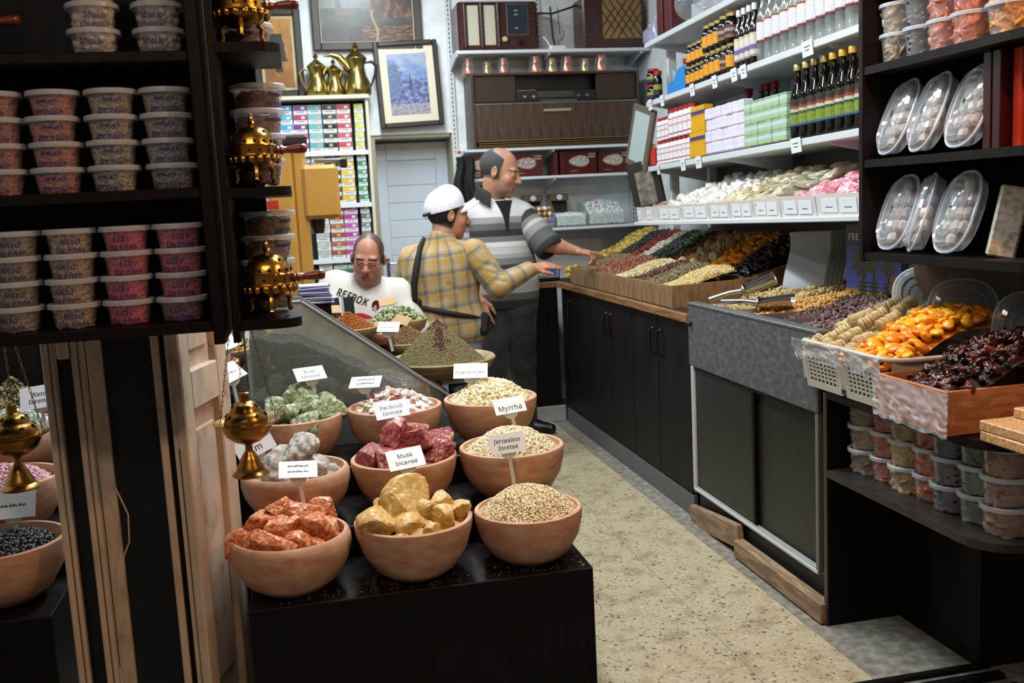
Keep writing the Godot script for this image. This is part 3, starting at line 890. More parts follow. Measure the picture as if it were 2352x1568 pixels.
func card(at: Vector3, lines: Array, roll: float, label: String, foot: float, pitch := -0.55, yaw := 0.0, w := 0.112, h := 0.074, font := "Droid Serif", size := 0.0125) -> Node3D:
	# a white price card clipped on a flat stick; foot = height where the stick enters the heap
	var t := thing("price_card", label, "sign", at, 0.0, "white cards in the incense bowls")
	var b := rotb(pitch, yaw, roll)
	var white := M("card_white", Color(0.88, 0.88, 0.88), 0.35, 0.0, {"clearcoat_enabled": true, "clearcoat": 0.4})
	part("card", mb().box(Vector3.ZERO, Vector3(w, h, 0.0016), b).done(), white, t)
	var clip := PackedVector2Array()
	for k in 13: clip.append(Vector2(cos(PI + PI * k / 12) * 0.024, sin(PI + PI * k / 12) * 0.024))
	part("clip", mb().prism(clip, 0.002, Transform3D(rotb(0, yaw, roll * 0.5), b * Vector3(0, -h * 0.36, -0.004))).done(), M("clip_white", Color(0.80, 0.81, 0.82), 0.4), t)
	var top := b * Vector3(0, -h * 0.3, -0.006)
	var low := Vector3(top.x + 0.012, foot - at.y, top.z + 0.004)
	part("stick", mb().box((top + low) / 2, Vector3(0.011, top.distance_to(low), 0.003), Basis(Quaternion(Vector3.UP, (top - low).normalized())), 0.0008).done(), M("clip_white", Color(0.80, 0.81, 0.82), 0.4), t)
	for k in lines.size():
		var m := scribble(w * 0.55, size * 0.8, hash(label) % 100 + k) if lines[k] == "~" else text_mesh(lines[k], size, font, 0.0003, 0.12 if font == "Droid Serif" else 0.0)
		var o := part("writing", m, M("card_ink", Color(0.06, 0.06, 0.10), 0.6), t)
		o.transform = Transform3D(b, b * Vector3(0, size * 0.75 - k * size * 1.75 if lines.size() > 1 else -size * 0.5, 0.0014))
	return t

func scribble(w: float, h: float, seed: int) -> ArrayMesh:
	# a line of handwriting too faint to read: one wandering ribbon
	var key := "scribble%.3f%.3f%d" % [w, h, seed]
	if meshes.has(key): return meshes[key]
	var g := RandomNumberGenerator.new(); g.seed = seed
	var o := mb()
	var n := int(w / h * 3.2)
	var last := Vector2(-w / 2, 0)
	for k in n * 3:
		var p := Vector2(-w / 2 + w * (k + 1) / (n * 3.0) + g.randf_range(-0.2, 0.2) * h, (0.5 + 0.5 * sin(k * 2.1 + seed)) * h * g.randf_range(0.35, 0.95))
		if k % 7 != 6:
			var d := (p - last).normalized() * h * 0.07
			var s := Vector2(-d.y, d.x)
			o.q(Vector3(last.x - s.x, last.y - s.y, 0), Vector3(p.x - s.x, p.y - s.y, 0), Vector3(p.x + s.x, p.y + s.y, 0), Vector3(last.x + s.x, last.y + s.y, 0))
		last = p
	meshes[key] = o.done()
	return meshes[key]

func star(c: Vector2, r: float) -> PackedVector2Array:
	var p := PackedVector2Array()
	for k in 10:
		var a := PI / 2 + TAU * k / 10
		p.append(c + Vector2(cos(a), sin(a)) * (r if k % 2 == 0 else r * 0.45))
	return p

func censer(label: String, at: Vector3) -> Node3D:
	var t := thing("censer", label, "censer", at, 0.0, "hanging brass censers")
	var br := M("old_brass", Color(0.62, 0.46, 0.22), 0.26, 1.0)
	if not meshes.has("censer"):
		meshes["censer"] = mb().lathe(V2([0.0, 0.0, 0.044, 0.0, 0.047, 0.004, 0.043, 0.009, 0.036, 0.014, 0.034, 0.024, 0.027, 0.034, 0.025, 0.042, 0.017, 0.055, 0.0095, 0.066, 0.009, 0.078, 0.014, 0.083, 0.034, 0.090, 0.054, 0.106, 0.062, 0.124, 0.064, 0.130, 0.082, 0.139, 0.083, 0.142, 0.064, 0.137, 0.056, 0.133]), 44).done()
		meshes["censerd"] = mb().lathe(V2([0.056, 0.133, 0.0565, 0.140, 0.052, 0.153, 0.044, 0.163, 0.039, 0.167, 0.038, 0.169, 0.034, 0.180, 0.024, 0.189, 0.014, 0.193, 0.0125, 0.198, 0.0125, 0.212, 0.0135, 0.214, 0.010, 0.216, 0.009, 0.205, 0.0, 0.204]), 44).done()
		var s := mb()
		for k in 8:
			var a := TAU * k / 8 + 0.15
			s.prism(star(Vector2.ZERO, 0.0062), 0.004, Transform3D(rotb(0, PI / 2 - a, 0) * rotb(-0.72, 0, 0), Vector3(cos(a) * 0.0488, 0.158, sin(a) * 0.0488)))
			a += TAU / 16
			s.prism(star(Vector2.ZERO, 0.0058), 0.004, Transform3D(rotb(0, PI / 2 - a, 0) * rotb(-0.75, 0, 0), Vector3(cos(a) * 0.0322, 0.1815, sin(a) * 0.0322)))
		meshes["censers"] = s.done()
	part("cup_and_foot", meshes["censer"], br, t)
	part("lid", meshes["censerd"], br, t)
	part("star_hole", meshes["censers"], M("burner_hole", Color(0.02, 0.015, 0.01), 0.9), t)
	# three chains meet above
	var top := Vector3(0.005, 0.52, 0.03)
	for k in 3:
		var a := TAU * k / 3 + 0.35
		var from := Vector3(cos(a) * 0.08, 0.142, sin(a) * 0.08)
		var ch := mb()
		var n := 30
		for l in n:
			var p := from.lerp(top, (l + 0.5) / n)
			var b := Basis(Quaternion(Vector3.UP, (top - from).normalized())) * rotb(0, PI / 2 * (l % 2), 0)
			var ring := []
			for e in 7: ring.append(p + b * Vector3(cos(TAU * e / 6) * 0.0026, sin(TAU * e / 6) * 0.0082, 0))
			ch.tube(ring, 0.0009, 5, false)
		part("chain", ch.done(), br, t)
	return t

func incense_stand() -> void:
	var dw := dark_wood()
	var st := thing("display_stand", "dark brown stepped stand carrying nine terracotta incense bowls", "stand", Vector3(0.264, 0, -2.49))
	for k in 3:
		part("step", mb().box(Vector3(0, 0.21 + 0.0475 * k, -0.155 - 0.31 * k), Vector3(0.908, 0.42 + 0.095 * k, 0.31), Basis(), 0.003).done(), dw, st)
		if k > 0: part("edge_strip", mb().box(Vector3(0, 0.413 + 0.095 * k, -0.308 - 0.31 * (k - 1)), Vector3(0.906, 0.014, 0.008), Basis(), 0.002).done(), M("dark_trim", Color(0.16, 0.13, 0.11), 0.35), st)
	var crumbs := []
	for k in 420:
		var fx := rng.randf_range(-0.42, 0.44); var fz := -rng.randf_range(0.012, 0.12) if k % 3 else -rng.randf_range(0.01, 0.2)
		var s := rng.randf_range(0.3, 1.0) * (2.2 if k % 40 == 0 else 1.0)
		crumbs.append(Transform3D(rbasis().scaled(Vector3.ONE * s), Vector3(0.264 + fx, 0.421 + 0.0007 * s, -2.49 + fz)))
	var cr := grains("resin_crumbs", lump(0.0022, 0.0015, 0.0018), vcol("crumb", 0.8), crumbs, [lin(Color(0.70, 0.60, 0.42)), lin(Color(0.60, 0.50, 0.36)), lin(Color(0.66, 0.36, 0.18))])
	tag(cr, "crumbs of resin strewn over the front step of stand", "crumbs", "", "stuff")
	var names := [["front left", "of orange resin"], ["front middle", "of yellow resin"], ["front right", "of speckled grains"], ["middle row left", "of grey rocks"], ["middle row centre", "of red resin"], ["middle row right", "of beige beads"], ["back row left", "of green resin"], ["back row centre", "of mixed crystals"], ["back row right", "of frankincense tears"]]
	var spots := [[-0.078, 0.42, -2.618, 0.160, 2], [0.252, 0.42, -2.612, 0.161, 0], [0.574, 0.42, -2.622, 0.151, 1], [-0.055, 0.515, -2.93, 0.158, 2], [0.266, 0.515, -2.93, 0.160, 0], [0.598, 0.515, -2.925, 0.162, 1], [-0.050, 0.61, -3.255, 0.155, 1], [0.276, 0.61, -3.255, 0.157, 1], [0.600, 0.61, -3.25, 0.158, 0]]
	var c := []
	for k in 9:
		var e: Array = spots[k]
		bowl("terracotta bowl %s, %s on the stepped stand" % [names[k][1], names[k][0]], Vector3(e[0], e[1], e[2]), e[3], e[4])
		c.append(Vector3(e[0], e[1] + e[3] * 0.97 - 0.012, e[2]))
	# lumps, each a thing of its own: right, up, towards the viewer, radius
	var orange := func(d, f):
		var n: float = f.get_noise_3d(d.x * 5, d.y * 5, d.z * 5)
		return lin(Color(0.66, 0.29, 0.10)).lerp(lin(Color(0.82, 0.54, 0.36)), smoothstep(-0.2, 0.2, n)).lerp(lin(Color(0.82, 0.68, 0.55)), smoothstep(0.28, 0.42, f.get_noise_3d(d.x * 12, d.y * 12 + 5, d.z * 12)))
	lumps("resin_chunk", "orange amber resin chunk heaped in the front left bowl", "orange resin chunks", c[0], [[-0.075, 0.055, -0.02, 0.046], [-0.008, 0.075, -0.05, 0.045], [0.083, 0.068, -0.04, 0.040], [0.038, 0.078, -0.01, 0.042], [-0.122, 0.012, 0.02, 0.042], [-0.062, 0.026, 0.062, 0.044], [-0.012, 0.045, 0.038, 0.046], [-0.018, 0.016, 0.096, 0.044], [0.068, 0.052, 0.032, 0.046], [0.030, 0.012, 0.080, 0.040], [0.095, 0.022, 0.030, 0.040], [0.072, 0.006, 0.088, 0.034], [-0.04, 0.01, -0.05, 0.06], [0.05, 0.01, -0.06, 0.06]], M("orange_resin", Color.WHITE, 0.32, 0.0, {"vertex_color_use_as_albedo": true, "subsurf_scatter_enabled": true, "subsurf_scatter_strength": 0.1}), orange, 11, 0.03)
	var yellow := func(d, f):
		var n: float = f.get_noise_3d(d.x * 4.5, d.y * 4.5, d.z * 4.5)
		return lin(Color(0.72, 0.54, 0.24)).lerp(lin(Color(0.80, 0.67, 0.40)), smoothstep(-0.3, 0.3, n)).lerp(lin(Color(0.86, 0.80, 0.66)), 0.6 * smoothstep(0.2, 0.5, f.get_noise_3d(d.x * 9, d.y * 9 + 5, d.z * 9)))
	lumps("resin_chunk", "yellow amber resin chunk heaped in the front middle bowl", "yellow resin chunks", c[1], [[-0.100, 0.032, 0.035, 0.054], [-0.012, 0.082, -0.03, 0.056], [-0.030, 0.052, 0.02, 0.052], [0.040, 0.052, 0.00, 0.036], [0.090, 0.052, -0.03, 0.036], [0.078, 0.020, 0.04, 0.042], [-0.020, 0.016, 0.06, 0.044], [0.024, 0.010, 0.075, 0.028], [-0.008, 0.006, 0.100, 0.025], [-0.050, 0.0, 0.110, 0.024], [0.125, 0.040, -0.02, 0.028], [0.04, 0.016, 0.1, 0.022], [-0.05, 0.03, -0.06, 0.05], [0.04, 0.0, -0.06, 0.06]], M("yellow_resin", Color.WHITE, 0.45, 0.0, {"vertex_color_use_as_albedo": true, "subsurf_scatter_enabled": true, "subsurf_scatter_strength": 0.1}), yellow, 23, 0.02)
	var grey := func(d, f):
		var n: float = f.get_noise_3d(d.x * 7, d.y * 7, d.z * 7)
		return lin(Color(0.52, 0.49, 0.46)).lerp(lin(Color(0.76, 0.73, 0.69)), smoothstep(-0.25, 0.3, n)).lerp(lin(Color(0.66, 0.55, 0.48)), smoothstep(0.25, 0.5, f.get_noise_3d(d.x * 2, d.y * 2 + 5, d.z * 2)))
	lumps("grey_rock", "pale grey rock in the middle row left bowl", "grey rocks", c[3], [[-0.062, 0.026, 0.03, 0.064], [0.012, 0.066, -0.02, 0.062], [0.060, 0.026, 0.02, 0.060], [-0.01, 0.016, 0.075, 0.05], [0.10, 0.005, 0.045, 0.038], [-0.03, 0.01, -0.05, 0.07]], M("grey_rock", Color.WHITE, 0.8, 0.0, {"vertex_color_use_as_albedo": true}), grey, 37, 0.05)
	var red := func(d, f):
		var n: float = f.get_noise_3d(d.x * 4.5, d.y * 4.5, d.z * 4.5)
		return lin(Color(0.46, 0.12, 0.13)).lerp(lin(Color(0.66, 0.36, 0.35)), smoothstep(-0.15, 0.2, n)).lerp(lin(Color(0.80, 0.66, 0.55)), smoothstep(0.22, 0.34, f.get_noise_3d(d.x * 10, d.y * 10 + 5, d.z * 10)) * smoothstep(-0.1, 0.5, d.x + 0.2))
	lumps("resin_chunk", "dark red resin chunk heaped in the middle row centre bowl", "red resin chunks", c[4], [[-0.108, 0.035, 0.01, 0.050], [-0.055, 0.030, 0.06, 0.052], [-0.018, 0.092, -0.02, 0.060], [0.045, 0.080, 0.01, 0.056], [0.032, 0.100, -0.06, 0.044], [0.100, 0.075, -0.02, 0.046], [0.108, 0.030, 0.04, 0.046], [0.02, 0.02, 0.06, 0.05], [-0.04, 0.02, -0.05, 0.06], [0.06, 0.02, -0.05, 0.06]], M("red_resin", Color.WHITE, 0.4, 0.0, {"vertex_color_use_as_albedo": true, "subsurf_scatter_enabled": true, "subsurf_scatter_strength": 0.1}), red, 41, 0.018)
	var green := func(d, f):
		var n: float = f.get_noise_3d(d.x * 4.5, d.y * 4.5, d.z * 4.5)
		return lin(Color(0.33, 0.38, 0.24)).lerp(lin(Color(0.62, 0.66, 0.50)), smoothstep(-0.25, 0.2, n)).lerp(lin(Color(0.78, 0.78, 0.66)), smoothstep(0.2, 0.4, f.get_noise_3d(d.x * 10, d.y * 10 + 5, d.z * 10)))
	lumps("resin_chunk", "pale green resin chunk heaped in the back row left bowl", "green resin chunks", c[6], [[-0.018, 0.045, 0.06, 0.045], [-0.06, 0.055, 0.02, 0.046], [0.012, 0.085, -0.02, 0.040], [0.035, 0.065, 0.0, 0.044], [0.060, 0.040, 0.03, 0.042], [0.105, 0.030, 0.01, 0.050], [0.04, 0.01, 0.09, 0.048], [0.03, 0.105, -0.05, 0.036], [-0.11, 0.03, 0.0, 0.045], [0.0, 0.02, -0.05, 0.06], [-0.04, 0.0, 0.09, 0.04], [0.09, 0.05, -0.05, 0.04]], M("green_resin", Color.WHITE, 0.45, 0.0, {"vertex_color_use_as_albedo": true}), green, 59, 0.02)
	for k in [0, 1, 3, 4, 6]:
		var fill := M("resin_fill%d" % k, [Color(0.72, 0.40, 0.22), Color(0.76, 0.60, 0.32), Color.WHITE, Color(0.64, 0.61, 0.57), Color(0.56, 0.24, 0.24), Color.WHITE, Color(0.50, 0.54, 0.38)][k], 0.8)
		var o := single("resin_dust", mb().lathe(V2([0.0, -0.07, 0.09, -0.06, 0.137, -0.016, 0.10, 0.0, 0.05, 0.012, 0.0, 0.014]), 24).done(), fill, "dust and small bits under the chunks in the %s bowl" % names[k][0], "resin dust", c[k])
		o.set_meta("kind", "stuff")
	# crystals of many colours
	var cg := [lin(Color(0.88, 0.85, 0.84)), lin(Color(0.87, 0.79, 0.76)), lin(Color(0.82, 0.66, 0.58)), lin(Color(0.70, 0.73, 0.58)), lin(Color(0.90, 0.88, 0.86)), lin(Color(0.66, 0.32, 0.32)), lin(Color(0.85, 0.75, 0.56))]
	var xs := []
	for v in 4: xs.append(rock(Vector3(1, 0.8, 0.9), 9, 90 + v, 0.03, 1))
	for k in 150:
		var a := rng.randf() * TAU; var q := sqrt(rng.randf())
		var rr := q * 0.130
		var sz := rng.randf_range(0.009, 0.017) * (1.35 if k % 9 == 0 else 1.0)
		var col: int = [0, 4, 0, 1, 4, 2, 3, 0, 6, 4, 5, 1][rng.randi() % 12]
		var m := M("crystal%d" % col, cg[col].linear_to_srgb(), 0.25, 0.0, {"subsurf_scatter_enabled": true, "subsurf_scatter_strength": 0.2})
		var o := single("crystal", xs[k % 4], m, "small pale crystal in the back row centre bowl", "crystal", c[7] + Vector3(cos(a) * rr, 0.052 * (1.0 - q * q) + 0.012 * (1.0 - q) + rng.randf_range(-0.006, 0.006), sin(a) * rr), "mixed crystals")
		o.basis = rbasis().scaled(Vector3(sz, sz * rng.randf_range(0.6, 1.0), sz))
	single("resin_dust", mb().lathe(V2([0.0, -0.07, 0.09, -0.06, 0.138, -0.012, 0.10, 0.02, 0.05, 0.04, 0.0, 0.046]), 24).done(), M("crystal_fill", Color(0.84, 0.78, 0.75), 0.8), "dust under the crystals in the back row centre bowl", "resin dust", c[7]).set_meta("kind", "stuff")
	var foil := single("foil_ball", rock(Vector3(0.018, 0.013, 0.016), 14, 5, 0.08, 2), M("foil", Color(0.75, 0.76, 0.80), 0.25, 1.0), "crumpled silver foil ball on top of mixed crystals", "foil", c[7] + Vector3(0.045, 0.078, -0.05))
	foil.rotation = Vector3(0.4, 1, 0)
	# grain heaps
	heap("frankincense_heap", "heap of pale yellow frankincense tears in the back row right bowl", Vector3(0.600, 0.61, -3.25), 0.143, 0.075, 0.0088, lump(0.0068, 0.0055, 0.006), vcol("tears", 0.4), [lin(Color(0.88, 0.82, 0.62)), lin(Color(0.90, 0.86, 0.70)), lin(Color(0.80, 0.70, 0.47)), lin(Color(0.92, 0.89, 0.77)), lin(Color(0.72, 0.65, 0.47))])
	heap("myrrh_heap", "heap of beige myrrh beads in the middle row right bowl", Vector3(0.598, 0.515, -2.925), 0.146, 0.072, 0.0075, lump(0.0055, 0.0048, 0.005), vcol("tears", 0.4), [lin(Color(0.80, 0.73, 0.57)), lin(Color(0.83, 0.77, 0.63)), lin(Color(0.72, 0.64, 0.48)), lin(Color(0.86, 0.81, 0.69))])
	heap("incense_grain_heap", "heap of fine speckled incense grains in the front right bowl", Vector3(0.574, 0.42, -2.622), 0.136, 0.070, 0.0045, lump(0.0034, 0.0028, 0.0031), vcol("tears", 0.4), [lin(Color(0.86, 0.77, 0.57)), lin(Color(0.88, 0.81, 0.64)), lin(Color(0.78, 0.66, 0.47)), lin(Color(0.50, 0.42, 0.33)), lin(Color(0.74, 0.57, 0.40)), lin(Color(0.90, 0.86, 0.72)), lin(Color(0.84, 0.74, 0.54))])
	# cards
	card(Vector3(0.010, 0.886, -3.30), ["Rose", "Incense"], 0.02, "white card reading Rose Incense over the green resin", 0.78, -0.95, 0.25, 0.10, 0.062)
	card(Vector3(0.189, 0.842, -3.30), ["~", "~"], 0.05, "white card lying flat over the mixed crystals", 0.79, -1.1, -0.35, 0.105, 0.062)
	card(Vector3(0.541, 0.855, -3.27), ["Frankincen"], -0.03, "white card reading Frankincen over the frankincense tears", 0.80, -0.95, -0.2, 0.115, 0.07, "Droid Sans", 0.0145)
	card(Vector3(0.250, 0.790, -3.06), ["Pachouli", "Incense"], 0.10, "white card reading Pachouli Incense behind the red resin", 0.69, -0.75, 0.0, 0.105, 0.062)
	card(Vector3(0.622, 0.772, -3.04), ["Myrrha"], 0.09, "white card reading Myrrha over the beige beads", 0.70, -0.65, 0.0, 0.102, 0.055, "Droid Sans", 0.017)
	card(Vector3(0.253, 0.712, -2.735), ["Musk", "Incense"], 0.10, "white card reading Musk Incense over the yellow resin", 0.60, -0.80, 0.05, 0.104, 0.066, "Droid Sans", 0.013)
	card(Vector3(0.548, 0.726, -2.735), ["Jerusalem", "Incense"], 0.05, "white card reading Jerusalem Incense over the speckled grains", 0.60, -0.45, 0.0, 0.104, 0.058, "Droid Serif", 0.0115)
	card(Vector3(-0.044, 0.712, -2.735), ["~", "~"], -0.12, "white card with faint handwriting over the orange resin", 0.60, -1.0, 0.1, 0.104, 0.062, "Droid Sans", 0.012)
	card(Vector3(-0.175, 0.715, -3.08), ["Zm"], 0.35, "white card reading Zm half hidden behind the censer", 0.66, -0.4, 0.2, 0.12, 0.07, "Droid Sans", 0.02)
	censer("brass censer hanging in front of the green resin bowl", Vector3(-0.158, 0.757, -2.55))

func lumps(called: String, label: String, group: String, c: Vector3, list: Array, mat: Material, colf: Callable, seed: int, rough: float) -> void:
	var ord := ["leftmost", "second from left", "third from left", "fourth from left", "fifth from left", "sixth from left", "seventh from left", "eighth from left", "ninth from left", "tenth from left", "eleventh from left", "twelfth from left", "next to rightmost", "rightmost"]
	list.sort_custom(func(a, b): return a[0] < b[0])
	for k in list.size():
		var e: Array = list[k]
		var g := RandomNumberGenerator.new(); g.seed = seed + k * 13
		var r: float = e[3]
		var o := single(called, rock(Vector3(r * g.randf_range(1.2, 1.5), r * g.randf_range(0.95, 1.2), r * g.randf_range(1.1, 1.4)), 9, seed + k, rough, 3, true, colf), mat, label.replace(" heaped in", " in").replace(" in the", ", %s in the" % (ord[k] if k < list.size() - 1 else "rightmost")), "resin" if called != "grey_rock" else "rock", c + Vector3(e[0], e[1] * 0.88 - 0.014, e[2]), group)
		o.rotation = Vector3(g.randf_range(-0.5, 0.5), g.randf() * TAU, g.randf_range(-0.5, 0.5))

# ---------------------------------------------------------------- sloping spice case left of the aisle
func spice_bowl(label: String, at: Vector3, r: float, h: float, mat: Material) -> void:
	single("spice_bowl", mb().lathe([Vector2(0, 0), Vector2(r * 0.55, 0), Vector2(r * 0.9, h * 0.5), Vector2(r, h * 0.92), Vector2(r, h), Vector2(r * 0.95, h * 1.03), Vector2(r * 0.9, h * 0.95), Vector2(0, h * 0.4)], 40).done(), mat, label, "bowl", at, "spice bowls on the sloping case")

func powder(called: String, label: String, at: Vector3, r: float, top: float, c: Color, cone := true, grain := 0.004, vary := 0.25, step := 0.011) -> Node3D:
	if grain < 0.0045: vary = 0.1; step = 0.0075
	var cols := [lin(c), lin(c.darkened(vary)), lin(c.lightened(vary * 0.6))]
	return heap(called, label, at, r, top, step, lump(grain, grain * 0.7, grain), vcol("spice_grain", 0.8), cols, 2.0, cone, 0.0001)

func spice_counter() -> void:
	var steel := M("steel_edge", Color(0.62, 0.64, 0.66), 0.3, 0.8)
	var sheet := tri("zinc_sheet", ntex(0.015, 61, [[0.0, Color(0.52, 0.52, 0.47)], [1.0, Color(0.68, 0.67, 0.60)]], 256, 4), Vector3.ONE * 2, 0.45, {"metallic": 0.4})
	var t := thing("spice_case", "sloping glass-ended spice case left of the shop aisle", "display case", Vector3(0, 0, -3.46))
	part("base", mb().box(Vector3(0.16, 0.19, -0.62), Vector3(0.71, 0.38, 1.25), Basis(), 0.004).done(), dark_wood(), t)
	var side := PackedVector2Array([Vector2(-0.195, 0.38), Vector2(0.515, 0.38), Vector2(0.515, 0.715), Vector2(0.0, 1.105), Vector2(-0.195, 1.105)])
	part("glass_pane", mb().prism(side, 0.008, Transform3D(Basis(), Vector3(0, 0, 0))).done(), clear("pane_green", Color(0.80, 0.88, 0.84), 0.10, 0.03), t)
	part("glass_edge", mb().box(Vector3(-0.199, 0.742, 0.0), Vector3(0.006, 0.725, 0.009)).done(), M("glass_edge_green", Color(0.16, 0.26, 0.20), 0.15), t)
	var e0 := Vector3(0.0, 1.11, 0.0); var e1 := Vector3(0.52, 0.716, 0.0)
	part("edge_strip", mb().box((e0 + e1) / 2, Vector3(e0.distance_to(e1), 0.012, 0.032), Basis(Quaternion(Vector3.RIGHT, (e1 - e0).normalized())), 0.003).done(), steel, t)
	part("edge_strip", mb().box(Vector3(-0.10, 1.111, 0), Vector3(0.2, 0.012, 0.032), Basis(), 0.003).done(), steel, t)
	part("partition", mb().prism(side, 0.012, Transform3D(Basis(), Vector3(0, 0, -0.30))).done(), sheet, t)
	part("aisle_board", mb().box(Vector3(0.512, 0.545, -0.65), Vector3(0.014, 0.33, 1.2)).done(), dark_wood(), t)
	for k in 5:
		var x := 0.44 - 0.11 * k
		part("step", mb().box(Vector3(x, 0.36 + 0.19 + 0.0385 * k, -0.78), Vector3(0.112, 0.34 + 0.077 * k, 0.94), Basis(), 0.003).done(), dark_wood(), t)
	# dark ground spice behind the pane
	var f := noise(14.0, 17, 3)
	var line := func(x: float): return (0.992 if x < -0.157 else (lerpf(0.992, 0.96, (x + 0.157) / 0.157) if x < 0.0 else (lerpf(0.96, 0.80, x / 0.29) if x < 0.29 else lerpf(0.80, 0.64, (x - 0.29) / 0.22)))) + f.get_noise_1d(x) * 0.012
	var poly := PackedVector2Array([Vector2(-0.185, 0.385), Vector2(0.503, 0.385)])
	for k in 40: poly.append(Vector2(0.503 - 0.688 * k / 39, line.call(0.503 - 0.688 * k / 39)))
	var spice := tri("ground_spice", ntex(0.06, 64, [[0.0, Color(0.055, 0.035, 0.025)], [0.6, Color(0.13, 0.085, 0.06)], [1.0, Color(0.26, 0.18, 0.13)]], 512, 4), Vector3.ONE * 3, 0.95, {"normal_enabled": true, "normal_texture": bump(0.08, 65, 256, 3), "normal_scale": 1.0})
	var sp := single("ground_spice", mb().prism(poly, 0.26, Transform3D(Basis(), Vector3(0, 0, -3.606))).done(), spice, "dark brown ground spice heaped behind the glass pane", "spice")
	sp.set_meta("kind", "stuff")
	var bits := []
	for k in 1500:
		var x := rng.randf_range(-0.18, 0.5)
		var y: float = line.call(x)
		bits.append(Transform3D(rbasis().scaled(Vector3.ONE * rng.randf_range(0.5, 1.3)), Vector3(x, y - (0.0 if k % 3 == 0 else rng.randf() * (y - 0.5)), -3.474 if k % 3 else rng.randf_range(-3.73, -3.48))))
	grains("spice_bits", lump(0.004, 0.003, 0.0035), vcol("spice_grain", 0.8), bits, [lin(Color(0.14, 0.09, 0.06)), lin(Color(0.22, 0.15, 0.10)), lin(Color(0.09, 0.06, 0.045))], sp)
	# the big plate with its cone of green thyme mix
	var plate := tri("straw_clay", ntex(0.02, 71, [[0.0, Color(0.50, 0.42, 0.29)], [1.0, Color(0.68, 0.60, 0.44)]], 256, 4), Vector3(2, 8, 2), 0.7)
	single("clay_platter", mb().lathe(V2([0.0, 0.0, 0.10, 0.0, 0.14, 0.02, 0.175, 0.036, 0.178, 0.042, 0.185, 0.045, 0.188, 0.052, 0.198, 0.056, 0.203, 0.068, 0.213, 0.078, 0.217, 0.090, 0.212, 0.096, 0.20, 0.092, 0.18, 0.07, 0.0, 0.04]), 56).done(), plate, "wide pale clay platter holding the cone of green spice", "platter", Vector3(0.532, 0.716, -3.91))
	var cone := []
	for k in 17:
		var h := k / 16.0
		cone.append(Vector2(0.182 * (1.0 - h) + 0.002, 0.0 + 0.168 * h)); cone.append(Vector2(0.182 * (1.0 - h - 0.028) + 0.004, 0.168 * h + 0.003))
	cone.append(Vector2(0, 0.172))
	var z := thing("spice_cone", "tall cone of green thyme and sesame on the clay platter", "spice", Vector3(0.522, 0.795, -3.91))
	part("mound", mb().lathe(cone, 40).done(), tri("thyme", ntex(0.07, 73, [[0.0, Color(0.20, 0.17, 0.09)], [0.5, Color(0.36, 0.32, 0.19)], [1.0, Color(0.48, 0.43, 0.28)]], 256, 3), Vector3.ONE * 4, 0.95, {"normal_enabled": true, "normal_texture": bump(0.09, 74, 256, 3), "normal_scale": 0.8}), z).set_meta("kind", "stuff")
	var ses := []; var sum := []
	for k in 16:
		for l in int(150 * (1.0 - k / 16.0)):
			var a := rng.randf() * TAU; var h := (k + 0.35) / 16.0
			ses.append(Transform3D(rbasis(), Vector3(cos(a) * (0.182 * (1.0 - h) + 0.002), 0.168 * h + rng.randf_range(-0.003, 0.003), sin(a) * (0.182 * (1.0 - h) + 0.002))))
	for k in 900:
		var h := rng.randf(); var a := rng.randf() * TAU
		ses.append(Transform3D(rbasis(), Vector3(cos(a) * 0.183 * (1.0 - h), 0.168 * h + 0.001, sin(a) * 0.183 * (1.0 - h))))
	for k in 420:
		var h := 1.0 - pow(rng.randf(), 1.6) * 0.22 if k < 260 else rng.randf_range(0.35, 0.8)
		var a := rng.randf() * TAU if k < 260 else 1.6 + rng.randfn() * 0.16
		sum.append(Transform3D(rbasis(), Vector3(cos(a) * 0.184 * (1.0 - h), 0.169 * h + 0.001, sin(a) * 0.184 * (1.0 - h))))
	grains("sesame", lump(0.0024, 0.0014, 0.0018), vcol("spice_grain", 0.8), ses, [lin(Color(0.66, 0.56, 0.36)), lin(Color(0.52, 0.44, 0.26)), lin(Color(0.34, 0.30, 0.18))], z)
	grains("sumac", lump(0.0034, 0.0024, 0.003), vcol("spice_grain", 0.8), sum, [lin(Color(0.34, 0.06, 0.07)), lin(Color(0.25, 0.05, 0.05))], z)
	# smaller bowls up the slope
	var cl := clay()
	spice_bowl("clay bowl of brown powder behind the spice cone", Vector3(0.43, 0.77, -4.22), 0.125, 0.075, plate)
	powder("spice_powder", "heap of pale brown powder behind the spice cone", Vector3(0.43, 0.84, -4.22), 0.115, 0.075, Color(0.52, 0.40, 0.26), true, 0.003)
	spice_bowl("pale bowl heaped with green herb leaves", Vector3(0.425, 0.82, -4.56), 0.14, 0.085, plate)
	powder("herb_leaves", "heap of dried green leaves beside the seated man", Vector3(0.425, 0.895, -4.56), 0.13, 0.065, Color(0.52, 0.55, 0.36), false, 0.008, 0.45, 0.013)
	spice_bowl("bowl of crimson powder near the blue folder", Vector3(0.262, 0.86, -4.66), 0.07, 0.05, plate)
	powder("spice_powder", "small heap of crimson powder near the blue folder", Vector3(0.262, 0.902, -4.66), 0.064, 0.03, Color(0.62, 0.07, 0.12), false, 0.003)
	spice_bowl("long dish of orange turmeric just behind the glass edge", Vector3(0.18, 0.885, -4.03), 0.12, 0.06, plate)
	powder("spice_powder", "sloping heap of orange brown turmeric behind glass edge", Vector3(0.18, 0.935, -4.03), 0.112, 0.075, Color(0.64, 0.36, 0.08), true, 0.003)
	spice_bowl("bowl of pink salt between turmeric and brown powder", Vector3(0.30, 0.855, -4.13), 0.075, 0.05, cl)
